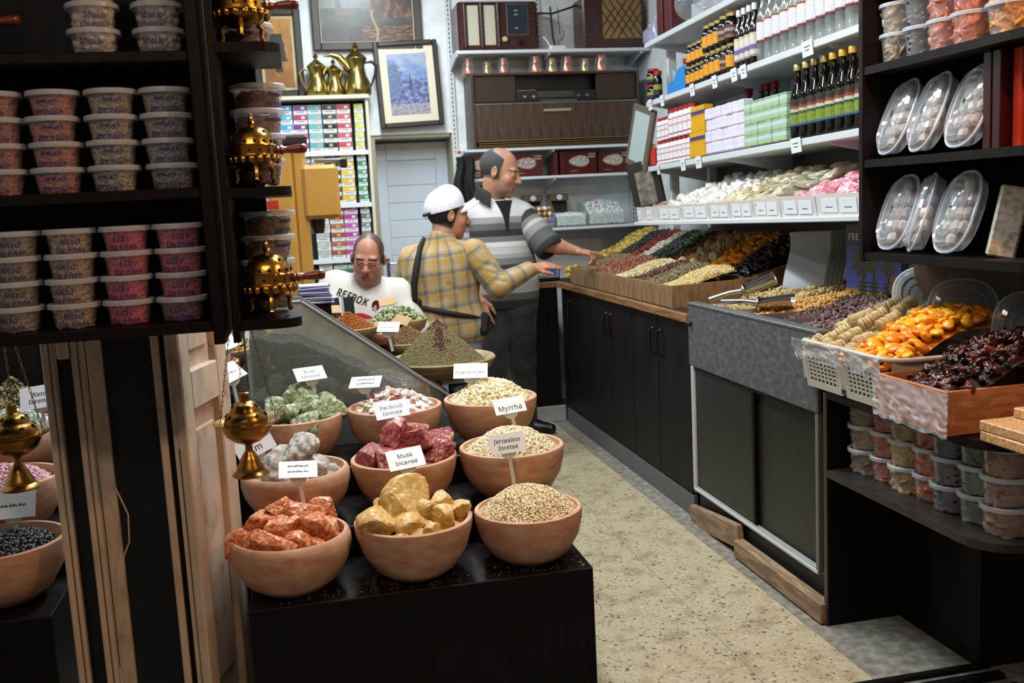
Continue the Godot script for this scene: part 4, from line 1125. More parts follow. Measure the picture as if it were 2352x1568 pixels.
	powder("spice_powder", "heap of pinkish salt chips beside the turmeric", Vector3(0.30, 0.9, -4.13), 0.068, 0.035, Color(0.74, 0.52, 0.40), false, 0.007, 0.3, 0.012)
	spice_bowl("bowl of chilli flakes behind the wooden spoon cards", Vector3(0.40, 0.805, -4.38), 0.07, 0.06, plate)
	powder("spice_powder", "heap of red orange chilli flakes behind spoon cards", Vector3(0.40, 0.86, -4.38), 0.064, 0.06, Color(0.68, 0.28, 0.08), false, 0.005, 0.3, 0.01)
	# wooden tags on sticks
	var tan := M("tag_wood", Color(0.66, 0.52, 0.34), 0.6)
	for e in [[0.125, 0.985, -4.42, 0.2, -0.2, "wooden tag at the top of the slope by the folder"], [0.40, 0.975, -4.70, -0.3, 0.6, "wooden tag beside the seated man's hands"], [0.425, 0.925, -4.33, -0.5, -0.9, "wooden tag stuck in the chilli flakes"]]:
		var w := thing("wooden_tag", e[5], "tag", Vector3(e[0], e[1], e[2]), e[3], "wooden tags on the spice slope")
		part("board", mb().box(Vector3.ZERO, Vector3(0.085, 0.05, 0.005), rotb(-0.9, 0, e[4] * 0.4), 0.001).done(), tan, w)
		part("stick", mb().box(Vector3(0.02, -0.07, 0.0), Vector3(0.01, 0.13, 0.005), rotb(0, 0, 0.1), 0.001).done(), tan, w)
	card(Vector3(0.325, 0.955, -3.86), ["~"], -0.1, "small white card on a wooden stick beside the spice cone", 0.86, -1.0, -0.2, 0.085, 0.06)
	# peppercorn tins and scoop at the case's foot
	for e in [[0.60, 0.665, -3.46, "tin of dark brown peppercorns behind the frankincense bowl", Color(0.22, 0.13, 0.09)], [0.62, 0.665, -3.68, "tin of black peppercorns in front of the clay platter", Color(0.07, 0.07, 0.08)]]:
		var p := thing("pepper_tin", e[3], "tin", Vector3(e[0], e[1], e[2]), 0.0, "pepper tins")
		for s in [-1, 1]:
			part("side", mb().box(Vector3(0.085 * s, 0.03, 0), Vector3(0.004, 0.06, 0.18)).done(), M("dark_tin", Color(0.16, 0.17, 0.18), 0.35, 0.7), p)
			part("end", mb().box(Vector3(0, 0.03, 0.09 * s), Vector3(0.17, 0.06, 0.004)).done(), M("dark_tin", Color(0.16, 0.17, 0.18), 0.35, 0.7), p)
		part("floor_sheet", mb().box(Vector3(0, 0.002, 0), Vector3(0.17, 0.004, 0.18)).done(), M("dark_tin", Color(0.16, 0.17, 0.18), 0.35, 0.7), p)
		var hf := func(x: float, zz: float): return 0.05 + 0.012 * cos(x * 20) * cos(zz * 18)
		hills("mound", -0.083, 0.083, -0.088, 0.088, 6, func(x: float, zz: float): return hf.call(x, zz) - 0.004, M("mound_pepper", Color(0.05, 0.04, 0.035), 0.9), p).set_meta("kind", "stuff")
		grains("peppercorns", lump(0.0036, 0.0036, 0.0036), vcol("spice_grain", 0.8), scatter(-0.08, 0.08, -0.085, 0.085, 0.0065, hf), [lin(e[4]), lin(e[4].lightened(0.12)), lin(e[4].darkened(0.3))], p)
	var sc := thing("metal_scoop", "small steel scoop leaning in the peppercorn tin", "scoop", Vector3(0.545, 0.73, -3.47), 0.3)
	part("bowl", mb().lathe(V2([0.0, -0.02, 0.012, -0.018, 0.02, -0.008, 0.021, 0.01, 0.019, 0.01, 0.018, -0.007, 0.0, -0.016]), 18, Transform3D(rotb(0.9, 0, 0.4), Vector3.ZERO)).done(), steel, sc)
	part("handle", mb().box(Vector3(0.028, 0.04, 0.0), Vector3(0.012, 0.085, 0.003), rotb(0, 0, -0.25), 0.001).done(), steel, sc)
	# spices seen in the gap between door leaf and case
	var lg := thing("spice_ledge", "wooden ledge of spices along the left wall", "ledge")
	part("board", mb().box(Vector3(-0.435, 0.80, -4.1), Vector3(0.37, 0.03, 1.3), Basis(), 0.003).done(), dark_wood(), lg)
	part("front", mb().box(Vector3(-0.262, 0.39, -4.1), Vector3(0.02, 0.78, 1.3)).done(), dark_wood(), lg)
	for e in [[-0.36, -3.62, 0.13, Color(0.66, 0.24, 0.08), "clay bowl of orange chilli flakes in gap beside the door leaf"], [-0.33, -3.95, 0.13, Color(0.70, 0.52, 0.10), "clay bowl of yellow turmeric in gap beside the door leaf"], [-0.36, -4.3, 0.13, Color(0.60, 0.60, 0.24), "clay bowl of yellow green herbs in gap beside the door leaf"]]:
		spice_bowl(e[4], Vector3(e[0], 0.815, e[1]), e[2], 0.09, cl)
		powder("spice_powder", "heap in the " + e[4].replace(" in gap beside the door leaf", "") + " on the left ledge", Vector3(e[0], 0.895, e[1]), e[2] * 0.92, 0.13, e[3], true, 0.006, 0.4, 0.013)
	card(Vector3(-0.275, 0.985, -3.50), ["~"], 0.3, "white card in the gap between door leaf and pane, upper", 0.86, -0.9, 0.5)
	card(Vector3(-0.255, 0.90, -3.36), ["~"], 0.35, "white card in the gap between door leaf and pane, lower", 0.80, -0.9, 0.5)
	# coffee grinder
	var yel := M("ochre_enamel", Color(0.72, 0.54, 0.24), 0.35, 0.0, {"clearcoat_enabled": true, "clearcoat": 0.3})
	var g := thing("coffee_grinder", "ochre enamelled coffee grinder with dark hopper lid and lever", "grinder", Vector3(0.0, 1.02, -4.36))
	part("base_box", mb().box(Vector3(-0.03, -0.12, 0), Vector3(0.2, 0.24, 0.2), Basis(), 0.01).done(), M("brown_enamel", Color(0.16, 0.10, 0.08), 0.35), g)
	part("column", mb().box(Vector3(-0.045, 0.335, 0.0), Vector3(0.105, 0.67, 0.13), Basis(), 0.014).done(), yel, g)
	part("column_cover", mb().box(Vector3(0.032, 0.335, -0.005), Vector3(0.065, 0.67, 0.12), Basis(), 0.018).done(), yel, g)
	part("cap", mb().box(Vector3(-0.012, 0.69, 0), Vector3(0.175, 0.045, 0.155), Basis(), 0.01).done(), M("brown_enamel", Color(0.16, 0.10, 0.08), 0.35), g)
	part("head", mb().box(Vector3(0.118, 0.475, 0.0), Vector3(0.155, 0.225, 0.14), Basis(), 0.016).done(), yel, g)
	part("lever", mb().box(Vector3(0.165, 0.605, 0.02), Vector3(0.13, 0.018, 0.022), Basis(), 0.006).done(), M("grinder_steel", Color(0.55, 0.58, 0.62), 0.25, 0.8), g)
	part("lever_grip", mb().box(Vector3(0.222, 0.593, 0.02), Vector3(0.03, 0.04, 0.024), Basis(), 0.005).done(), M("black_plastic", Color(0.03, 0.03, 0.03), 0.4), g)
	part("spout", mb().lathe(V2([0.0, -0.06, 0.02, -0.06, 0.026, -0.03, 0.028, 0.0, 0.0, 0.0]), 16, Transform3D(Basis(), Vector3(0.1, 0.362, 0.0))).done(), M("brown_enamel", Color(0.16, 0.10, 0.08), 0.35), g)
	part("spout_clip", mb().box(Vector3(0.06, 0.32, 0.03), Vector3(0.02, 0.05, 0.008), rotb(0, 0, 0.3), 0.002).done(), M("grinder_steel", Color(0.55, 0.58, 0.62), 0.25, 0.8), g)
	part("red_sticker", mb().box(Vector3(-0.085, 0.43, 0.066), Vector3(0.05, 0.035, 0.002), rotb(0, 0, 0.08)).done(), M("sticker_red", Color(0.66, 0.14, 0.08), 0.5), g)
	# bundle of printed bags and a navy folder
	var pb := thing("paper_bag_bundle", "bundle of white and violet printed paper bags below the grinder", "paper bags", Vector3(0.06, 1.0, -4.18))
	for k in 16:
		var pr := mb().box(Vector3(rng.randf_range(-0.006, 0.006), 0.042 + 0.0048 * k, rng.randf_range(-0.006, 0.006)), Vector3(0.135 - 0.001 * k, 0.0042, 0.11), rotb(rng.randf_range(-0.02, 0.02), rng.randf_range(-0.08, 0.08), rng.randf_range(-0.03, 0.03)))
		part("paper_bag", pr.done(), M("bag_white", Color(0.82, 0.82, 0.86), 0.6) if k % 2 else M("bag_violet", Color(0.36, 0.34, 0.62), 0.6), pb)
	part("rack_block", mb().box(Vector3(0, -0.03, 0), Vector3(0.12, 0.14, 0.1)).done(), dark_wood(), pb)
	var nf := thing("navy_folder", "dark navy folder standing open before the seated man", "folder", Vector3(0.158, 0.872, -4.56), 0.1)
	part("cover", mb().box(Vector3(-0.028, 0.075, 0), Vector3(0.09, 0.15, 0.005), rotb(-0.15, 0.1, 0.05), 0.001).done(), M("navy", Color(0.035, 0.05, 0.12), 0.5), nf)
	part("cover", mb().box(Vector3(0.052, 0.075, -0.004), Vector3(0.055, 0.15, 0.005), rotb(-0.15, -0.2, 0.05), 0.001).done(), M("navy", Color(0.035, 0.05, 0.12), 0.5), nf)
	var sn := thing("white_spoon", "white plastic spoon standing by the navy folder", "spoon", Vector3(0.185, 0.93, -4.52))
	part("handle", mb().tube([Vector3(0, 0, 0), Vector3(-0.004, 0.1, 0)], 0.004, 8).done(), M("white_plastic", Color(0.82, 0.83, 0.84), 0.35), sn)
	part("bowl", mb().ball(Vector3(0.001, -0.01, 0), Vector3(0.016, 0.02, 0.006), Basis(), 12, 8).done(), M("white_plastic", Color(0.82, 0.83, 0.84), 0.35), sn)

# ---------------------------------------------------------------- things on the back wall
func paint(w: int, h: int, f: Callable) -> ImageTexture:
	var im := Image.create(w, h, false, Image.FORMAT_RGB8)
	for y in h:
		for x in w: im.set_pixel(x, y, f.call((x + 0.5) / w, (y + 0.5) / h))
	return ImageTexture.create_from_image(im)

func picture(called: String, label: String, category: String, cx: float, cy: float, z: float, w: float, h: float, border: float, fc: Material, tex: Texture2D, matw: float, matc: Color, roll := 0.0, lean := 0.0) -> Node3D:
	var t := thing(called, label, category, Vector3(cx, cy, z))
	t.rotation = Vector3(lean, 0, roll)
	for s in [-1, 1]:
		part("frame_side", mb().box(Vector3((w - border) / 2 * s, 0, 0), Vector3(border, h, 0.035), Basis(), 0.006).done(), fc, t)
		part("frame_rail", mb().box(Vector3(0, (h - border) / 2 * s, 0), Vector3(w - 2 * border, border, 0.034), Basis(), 0.006).done(), fc, t)
	var iw := w - 2 * border; var ih := h - 2 * border
	part("mount", mb().box(Vector3(0, 0, -0.004), Vector3(iw, ih, 0.008)).done(), M("mount%s" % matc.to_html(), matc, 0.7), t)
	part("image", mb().box(Vector3(0, 0, 0.0012), Vector3(iw - 2 * matw, ih - 2 * matw, 0.002), Basis(), 0.0, Rect2(0, 0, 1, 1), Rect2(0.5, 0.5, 0.01, 0.01)).done(), M("print_" + label, Color(0.86, 0.86, 0.86), 0.35, 0.0, {"albedo_texture": tex}), t)
	return t

func dallah(label: String, at: Vector3, s: float, turn: float, big: bool) -> void:
	# brass coffee pot: waisted body, pointed lid with finial, beak, handle
	var t := thing("coffee_pot", label, "coffee pot", at, turn, "brass coffee pots on the ledge")
	var br := M("pot_brass", Color(0.60, 0.53, 0.30), 0.27, 1.0)
	part("body", mb().lathe(V2([0.0, 0.0, 0.24, 0.0, 0.265, 0.03, 0.27, 0.12, 0.25, 0.24, 0.185, 0.38, 0.16, 0.5, 0.17, 0.6, 0.20, 0.66, 0.21, 0.69, 0.0, 0.69]).map(func(v): return v * s), 40).done(), br, t)
	part("lid", mb().lathe(V2([0.215, 0.69, 0.215, 0.71, 0.18, 0.74, 0.11, 0.80, 0.05, 0.85, 0.035, 0.88, 0.05, 0.90, 0.07, 0.925, 0.04, 0.95, 0.055, 0.97, 0.02, 0.99, 0.0, 1.02]).map(func(v): return v * s), 32).done(), br, t)
	var sp := mb()
	var pts := [Vector3(-0.13, 0.50, 0), Vector3(-0.22, 0.62, 0), Vector3(-0.33, 0.74, 0), Vector3(-0.47, 0.785, 0), Vector3(-0.61, 0.75, 0)] if big else [Vector3(0.12, 0.46, 0), Vector3(0.19, 0.58, 0), Vector3(0.24, 0.68, 0), Vector3(0.29, 0.70, 0)]
	var rr := [0.09, 0.085, 0.07, 0.045, 0.010] if big else [0.06, 0.055, 0.035, 0.008]
	sp.tube(pts.map(func(v): return v * s), rr.map(func(v): return v * s), 12)
	part("beak", sp.done(), br, t)
	var hx := 1.0 if big else -1.0
	part("handle", mb().tube([Vector3(0.17, 0.62, 0), Vector3(0.30, 0.64, 0), Vector3(0.39, 0.56, 0), Vector3(0.36, 0.40, 0), Vector3(0.29, 0.24, 0), Vector3(0.25, 0.16, 0)].map(func(v): return Vector3(v.x * hx, v.y, v.z) * s), [0.02 * s, 0.03 * s, 0.035 * s, 0.03 * s, 0.02 * s, 0.02 * s], 10).done(), M("pot_handle", Color(0.10, 0.10, 0.11), 0.35, 0.5) if big else br, t)

func back_wall() -> void:
	var dk := M("frame_dark", Color(0.11, 0.085, 0.075), 0.4)
	var gb := M("frame_grey", Color(0.20, 0.175, 0.155), 0.45)
	var n1 := noise(1.3, 101, 4); var n2 := noise(4.0, 102, 4)
	# gilt dusk with a dark tree and its mirror image
	var t1 := paint(96, 160, func(u: float, v: float):
		var sky := Color(0.78, 0.56, 0.18).lerp(Color(0.50, 0.30, 0.08), clampf(v * 0.8 + n1.get_noise_2d(u * 2, v * 2) * 0.5, 0, 1))
		var edge := 0.35 + 0.25 * absf(n1.get_noise_2d(u * 3, 1)) + n2.get_noise_2d(u * 2, v * 2) * 0.06
		if v < 0.62 and v > 0.22 and absf(u - 0.4) < edge * (0.35 + v): return Color(0.07, 0.05, 0.03)
		if v > 0.7 and absf(u - 0.5) < 0.14 and absf(v - 0.74) < 0.05 - absf(u - 0.5) * 0.2: return Color(0.12, 0.08, 0.04)
		return sky)
	picture("wall_painting", "narrow painting of dark trees against a golden dusk", "painting", -0.02, 2.44, -6.775, 0.31, 0.56, 0.045, dk, t1, 0.018, Color(0.72, 0.66, 0.52))
	# harbour with a sail, arches and steps
	var t2 := paint(224, 160, func(u: float, v: float):
		var c := Color(0.33, 0.40, 0.40).lerp(Color(0.12, 0.11, 0.10), clampf(v * 1.3 - 0.2 + n1.get_noise_2d(u * 3, v * 3) * 0.6, 0, 1))
		if v < 0.45: c = Color(0.42, 0.46, 0.45).lerp(Color(0.28, 0.22, 0.17), clampf((u - 0.35) * 2.2 + n1.get_noise_2d(u * 4, v * 4), 0, 1))
		if u > 0.55 and v < 0.62: c = Color(0.22, 0.14, 0.09).lerp(Color(0.52, 0.36, 0.22), clampf(n2.get_noise_2d(u * 3, v) * 1.5 + 0.3, 0, 1))
		if v > 0.74 and u > 0.45: c = Color(0.24, 0.13, 0.08).lerp(Color(0.56, 0.40, 0.26), clampf(n2.get_noise_2d(u * 2, v * 4) * 1.6 + 0.25, 0, 1))
		var sx := 0.2 + (v - 0.2) * 0.08
		if v > 0.05 and v < 0.52 and u > sx - (v - 0.05) * 0.14 and u < sx + 0.01: c = Color(0.24, 0.30, 0.33)
		if absf(v - 0.55) < 0.02 and absf(u - 0.24) < 0.09: c = Color(0.40, 0.26, 0.16)
		if absf(u - 0.58 - sin(v * 9) * 0.03) < 0.012 and v > 0.5: c = Color(0.66, 0.52, 0.36)
		return c.lightened(maxf(n2.get_noise_2d(u * 9, v * 9), 0) * 0.25))
	picture("wall_painting", "large dark harbour painting with a sailing boat and arches", "painting", 0.566, 2.70, -6.775, 0.715, 0.50, 0.05, gb, t2, 0.008, Color(0.62, 0.60, 0.55))
	# blue print with a spire
	var t3 := paint(160, 200, func(u: float, v: float):
		var c := Color(0.42, 0.54, 0.76).lerp(Color(0.62, 0.69, 0.80), clampf(1.0 - v * 2 + n1.get_noise_2d(u * 2, v * 4), 0, 1))
		if v > 0.42: c = Color(0.26, 0.32, 0.55).lerp(Color(0.58, 0.63, 0.78), clampf(n2.get_noise_2d(u * 1.5, v * 3) * 1.3 + 0.35, 0, 1))
		if v > 0.82: c = Color(0.70, 0.68, 0.70).lerp(Color(0.40, 0.42, 0.58), clampf(n2.get_noise_2d(u * 2, v * 6) + 0.3, 0, 1))
		if (Vector2((u - 0.12) * 1.2, v - 0.40)).length() < 0.26 + n2.get_noise_2d(u * 2, v * 2) * 0.1: c = Color(0.30, 0.40, 0.58).lerp(Color(0.42, 0.52, 0.66), clampf(n2.get_noise_2d(u * 4, v * 4) + 0.4, 0, 1))
		if v > 0.30 and v < 0.6 and absf(u - 0.55) < (v - 0.30) * 0.16: c = Color(0.20, 0.24, 0.46)
		return c)
	picture("wall_print", "framed blue landscape print with a church spire, leaning on the wall", "picture", 0.810, 2.224, -6.755, 0.425, 0.56, 0.032, dk, t3, 0.05, Color(0.80, 0.77, 0.68), 0.035, -0.03)
	# white door deep in its recess
	var wd := M("door_white", Color(0.78, 0.82, 0.86), 0.45)
	var d := thing("door_3", "", "", Vector3(0.825, 0, -7.05))
	d.set_meta("kind", "structure")
	part("leaf", mb().box(Vector3(0, 0.93, -0.006), Vector3(0.52, 1.86, 0.03), Basis(), 0.003).done(), wd, d)
	for s in [-1, 1]: part("stile", mb().box(Vector3(0.215 * s, 0.93, 0.014), Vector3(0.085, 1.86, 0.014), Basis(), 0.003).done(), wd, d)
	part("rail", mb().box(Vector3(0, 1.80, 0.014), Vector3(0.344, 0.12, 0.0138), Basis(), 0.003).done(), wd, d)
	for k in 14: part("board", mb().box(Vector3(0, 0.06 + 0.1205 * k, 0.0125), Vector3(0.342, 0.1185, 0.008), Basis(), 0.003).done(), wd, d)
	part("handle_plate", mb().box(Vector3(-0.205, 1.0, 0.024), Vector3(0.026, 0.13, 0.006), Basis(), 0.002).done(), M("chrome", Color(0.7, 0.7, 0.72), 0.2, 1.0), d)
	part("handle", mb().tube([Vector3(-0.205, 1.03, 0.025), Vector3(-0.205, 1.03, 0.055), Vector3(-0.19, 1.03, 0.06), Vector3(-0.12, 1.03, 0.06)], 0.008, 8).done(), M("chrome", Color(0.7, 0.7, 0.72), 0.2, 1.0), d)
	var dp := M("recess_cream", Color(0.60, 0.58, 0.49), 0.6)
	struct("trim_5", mb().box(Vector3(0.55, 0.95, -6.93), Vector3(0.034, 1.9, 0.24), Basis(), 0.003).done(), dp)
	struct("trim_6", mb().box(Vector3(1.092, 0.95, -6.93), Vector3(0.02, 1.9, 0.24), Basis(), 0.003).done(), dp)
	struct("trim_7", mb().box(Vector3(0.82, 1.887, -6.93), Vector3(0.51, 0.026, 0.24), Basis(), 0.003).done(), dp)
	# ledge with pots over the cigarette rack
	var cr := M("rack_cream", Color(0.80, 0.79, 0.70), 0.5)
	var r := thing("cigarette_rack", "tall cream wall rack packed with cigarette packs", "rack", Vector3(0.2, 0, -6.797))
	part("top_board", mb().box(Vector3(0, 2.136, 0.10), Vector3(0.66, 0.025, 0.2), Basis(), 0.003).done(), cr, r)
	part("back_panel", mb().box(Vector3(0, 1.52, 0.008), Vector3(0.63, 1.22, 0.012)).done(), M("rack_back", Color(0.12, 0.13, 0.14), 0.6), r)
	for s in [-1, 1]: part("side_board", mb().box(Vector3(0.315 * s, 1.515, 0.09), Vector3(0.02, 1.22, 0.18), Basis(), 0.003).done(), cr, r)
	var rows := [2.078, 1.712, 1.385, 1.015]
	var led := [1.800, 1.462, 1.105, 0.93]
	for y in led: part("ledge", mb().box(Vector3(0, y - 0.012, 0.085), Vector3(0.61, 0.012, 0.15)).done(), cr, r)
	for y in led: part("label_strip", mb().box(Vector3(0, y - 0.016, 0.164), Vector3(0.61, 0.028, 0.004)).done(), M("label_white", Color(0.84, 0.86, 0.88), 0.5), r)
	var design := [
		[["sky blue", "3f9fc4"], ["purple", "7a3a86"], ["teal", "5aa9ad"], ["black and gold", "23211f"], ["white and red", "b9404c"], ["lime", "b8c04a"]],
		[["blue", "4a55a8"], ["violet", "6a58a8"], ["pale gold", "b9a468"], ["white and black", "3a3638"], ["yellow", "d9b21e"], ["green", "2c8a5c"]],
		[["grey", "8a9094"], ["brown", "6a4a34"], ["white", "b4b8ba"], ["orange red", "a04a22"], ["magenta", "b83a8c"], ["silver", "70746f"]],
		[["grey", "9aa0a4"], ["sand", "b4a884"], ["pale green", "9ab48c"], ["green and red", "3f8a4a"], ["dark green", "1f5a44"], ["crimson", "a03a62"]]]
	var xs := [-0.025, 0.066, 0.158, 0.252, 0.344, 0.43]
	var gap := [0.0600, 0.0545, 0.0575, 0.0540]
	var ord := ["top", "second", "third", "lowest"]
	var pos := ["bottom", "second", "third", "fourth", "fifth", "sixth"]
	var gold := M("pack_gold", Color(0.72, 0.66, 0.48), 0.4)
	for g in 4:
		var n: int = [5, 6, 6, 3][g]
		for c in 6:
			if (g == 2 and c < 2) or (g == 3 and c < 2): continue
			var w := 0.086 if c < 5 else 0.058
			for k in n:
				var y: float = led[g] - 0.006 + gap[g] * 0.5 + k * gap[g] + 0.002
				var p := thing("cigarette_pack", "%s cigarette pack, %s from below in its column, %s bay" % [design[g][c][0], pos[k], ord[g]], "cigarette pack", Vector3(xs[c] + rng.randf_range(-0.0015, 0.0015) + (0.01 if c == 5 else 0.0) + 0.02, y, -6.705), rng.randf_range(-0.05, 0.05), "cigarette packs in the rack")
				var hh: float = gap[g] - 0.003
				part("carton", boxm(Vector3(w, hh, 0.1)), M("pack_white", Color(0.84, 0.86, 0.88), 0.3), p)
				var col := hexc(design[g][c][1])
				if k % 2 == 1: col = col.lightened(0.12) if g != 0 or c != 1 else hexc("b03a62")
				part("printed_band", boxm(Vector3(w * 0.985, hh * 0.54, 0.101)), M("pack" + col.to_html(), col, 0.25), p, Vector3(0, hh * 0.2, 0.0006))
				part("emblem", boxm(Vector3(w * 0.26, hh * 0.26, 0.1015)), gold if c in [2, 3] else M("pack_white", Color(0.84, 0.86, 0.88), 0.3), p, Vector3(w * (0.02 if c == 3 else 0.2), hh * 0.2, 0.001))
				part("warning_text", boxm(Vector3(w * 0.6, hh * 0.06, 0.101)), M("pack_text", Color(0.25, 0.27, 0.3), 0.5), p, Vector3(0.0, -hh * 0.22, 0.0008))
	dallah("slim brass coffee pot leftmost on the ledge", Vector3(0.212, 2.1495, -6.70), 0.275, 0.1, false)
	dallah("small brass coffee pot in the middle of the ledge", Vector3(0.322, 2.1495, -6.70), 0.235, -0.1, false)
	dallah("large brass coffee pot with long beak and black handle", Vector3(0.468, 2.1495, -6.69), 0.335, 0.0, true)

# ---------------------------------------------------------------- shelves in the back corner
func grain_wood(key: String, a: Color, b: Color, sc: Vector3, rough := 0.4) -> StandardMaterial3D:
	return tri(key, ntex(0.02, hash(key) % 1000, [[0.0, a], [0.45, a.lerp(b, 0.4)], [0.6, b], [1.0, a.lerp(b, 0.7)]], 256, 4), sc, rough)

func plank(x0: float, x1: float, y: float, z0: float, z1: float, th: float, m: Material, label: String) -> void:
	single("wall_shelf", mb().box(Vector3((x0 + x1) / 2, y - th / 2, (z0 + z1) / 2), Vector3(x1 - x0, th, absf(z1 - z0)), Basis(), 0.003).done(), m, label, "shelf", Vector3.ZERO, "white shelves")

func back_shelves() -> void:
	var wh := M("shelf_white", Color(0.76, 0.78, 0.79), 0.45)
	plank(1.10, 2.42, 2.395, -6.50, -6.795, 0.022, wh, "white shelf carrying the two old radios")
	plank(1.12, 2.42, 1.765, -6.50, -6.795, 0.018, wh, "white shelf under the walnut radiogram")
	plank(1.12, 2.42, 1.575, -6.50, -6.795, 0.018, wh, "white shelf carrying the dark red sweet boxes")
	plank(1.30, 2.42, 1.228, -6.46, -6.795, 0.018, wh, "white shelf carrying the glass sweet tanks")
	for x in [1.105, 1.72, 2.36]:
		var u := thing("slotted_upright", ["slotted white upright left of the radiogram", "slotted white upright between the two radios", "slotted white upright in the right back corner"][[1.105, 1.72, 2.36].find(x)], "upright", Vector3(x, 0, -6.787), 0.0, "slotted shelf uprights")
		part("strip", mb().box(Vector3(0, 1.95, 0), Vector3(0.036, 1.9, 0.014), Basis(), 0.002).done(), wh, u)
		var sl := mb()
		for k in 60: sl.box(Vector3(0, 1.05 + 0.03 * k, 0.0068), Vector3(0.007, 0.018, 0.0016))
		part("slot", sl.done(), M("slot_dark", Color(0.08, 0.08, 0.08), 0.8), u)
		for y in [2.373, 1.747, 1.557]:
			part("bracket", mb().prism(PackedVector2Array([Vector2(0, 0), Vector2(-0.27, 0), Vector2(-0.27, -0.012), Vector2(0, -0.07)]), 0.012, Transform3D(rotb(0, PI / 2, 0) * Basis(), Vector3(0, y, 0.007))).done(), wh, u)
	# left table radio
	var ma := grain_wood("mahogany", Color(0.14, 0.045, 0.035), Color(0.24, 0.085, 0.06), Vector3(3, 9, 3), 0.25)
	var t := thing("old_radio", "old mahogany radio with two cloth strips and dark dial", "radio", Vector3(1.39, 2.395, -6.62))
	part("case", mb().box(Vector3(0, 0.155, -0.03), Vector3(0.53, 0.31, 0.24), Basis(), 0.012).done(), ma, t)
	var cloth := tri("speaker_cloth", ntex(0.2, 81, [[0.0, Color(0.45, 0.42, 0.36)], [0.5, Color(0.70, 0.68, 0.60)], [1.0, Color(0.82, 0.80, 0.73)]], 256, 2), Vector3.ONE * 5, 0.9)
	for x in [-0.165, -0.055]: part("cloth_strip", mb().box(Vector3(x, 0.16, 0.091), Vector3(0.074, 0.25, 0.006), Basis(), 0.002).done(), cloth, t)
	for x in [-0.22, -0.11, 0.0]: part("pillar", mb().tube([Vector3(x, 0.02, 0.094), Vector3(x, 0.295, 0.094)], 0.014, 10).done(), ma, t)
	part("dial_glass", mb().box(Vector3(0.13, 0.195, 0.093), Vector3(0.135, 0.19, 0.008), Basis(), 0.002).done(), M("dial_grey", Color(0.13, 0.16, 0.19), 0.15), t)
	part("dial_rim", mb().box(Vector3(0.13, 0.195, 0.0915), Vector3(0.147, 0.202, 0.006), Basis(), 0.002).done(), M("dial_rim", Color(0.35, 0.33, 0.32), 0.3), t)
	for y in [0.14, 0.225, 0.25]: part("dial_mark", mb().box(Vector3(0.12, y, 0.0975), Vector3(0.024, 0.003, 0.001)).done(), M("label_white", Color(0.84, 0.86, 0.88), 0.5), t)
	part("knob", mb().lathe(V2([0.0, 0.02, 0.014, 0.02, 0.018, 0.012, 0.018, 0.0]), 20, Transform3D(rotb(PI / 2, 0, 0), Vector3(0.04, 0.07, 0.09))).done(), M("knob_ivory", Color(0.72, 0.66, 0.48), 0.3), t)
	part("knob", mb().lathe(V2([0.0, 0.02, 0.014, 0.02, 0.018, 0.012, 0.018, 0.0]), 20, Transform3D(rotb(PI / 2, 0, 0), Vector3(0.145, 0.048, 0.09))).done(), M("knob_chrome", Color(0.10, 0.10, 0.11), 0.2, 0.4), t)
	# right radio with lattice
	var r := thing("old_radio", "old wooden radio with lattice over buff cloth", "radio", Vector3(2.18, 2.395, -6.62))
	part("case", mb().box(Vector3(0, 0.17, -0.03), Vector3(0.43, 0.34, 0.24), Basis(), 0.012).done(), ma, r)
	part("cloth", mb().box(Vector3(0.055, 0.19, 0.091), Vector3(0.27, 0.25, 0.004)).done(), tri("buff_cloth", ntex(0.15, 82, [[0.0, Color(0.42, 0.33, 0.21)], [1.0, Color(0.60, 0.50, 0.34)]], 256, 3), Vector3.ONE * 4, 0.9), r)
	var bar := M("lattice", Color(0.22, 0.13, 0.08), 0.4)
	for k in 5:
		for s in [-1.0, 1.0]:
			var x := -0.05 + 0.0525 * k
			part("lattice_bar", mb().box(Vector3(x, 0.19, 0.095), Vector3(0.006, 0.30 if k in [1, 2, 3] else 0.19, 0.005), rotb(0, 0, 0.62 * s), 0.001).done(), bar, r)
	# cables between the radios
	for e in [[[1.79, 2.70], [1.795, 2.60], [1.80, 2.5], [1.82, 2.41], [1.90, 2.402]], [[1.70, 2.66], [1.80, 2.655], [1.92, 2.69], [2.0, 2.72]], [[1.84, 2.70], [1.845, 2.6], [1.85, 2.52], [1.88, 2.545], [1.875, 2.50], [1.84, 2.47], [1.83, 2.41]]]:
		var pts := []
		for p in e: pts.append(Vector3(p[0], p[1], -6.70))
		single("cable", mb().tube(pts, 0.007 if e.size() < 7 else 0.003, 8).done(), M("black_plastic", Color(0.03, 0.03, 0.03), 0.4), ["thick black cable hanging between the radios", "black cable running along the wall above radios", "thin looped black cord between the radios"][0 if e.size() == 5 else (1 if e.size() == 4 else 2)], "cable")
	var pl := thing("power_strip", "small white power strip with its lead between the radios", "power strip", Vector3(1.79, 2.395, -6.56), 0.2)
	part("body", mb().box(Vector3(0, 0.014, 0), Vector3(0.11, 0.028, 0.045), Basis(), 0.005).done(), M("white_plastic", Color(0.82, 0.83, 0.84), 0.35), pl)
	part("lead", mb().tube([Vector3(-0.05, 0.02, 0), Vector3(-0.075, 0.06, 0), Vector3(-0.10, 0.085, 0)], 0.006, 8).done(), M("white_plastic", Color(0.82, 0.83, 0.84), 0.35), pl)
	# radiogram
	var wal := grain_wood("walnut", Color(0.13, 0.09, 0.065), Color(0.28, 0.20, 0.14), Vector3(14, 0.8, 3), 0.4)
	var g := thing("radiogram", "long walnut radiogram with louvred speakers and a drop front", "radiogram", Vector3(1.76, 1.765, -6.64))
	var W := 1.15
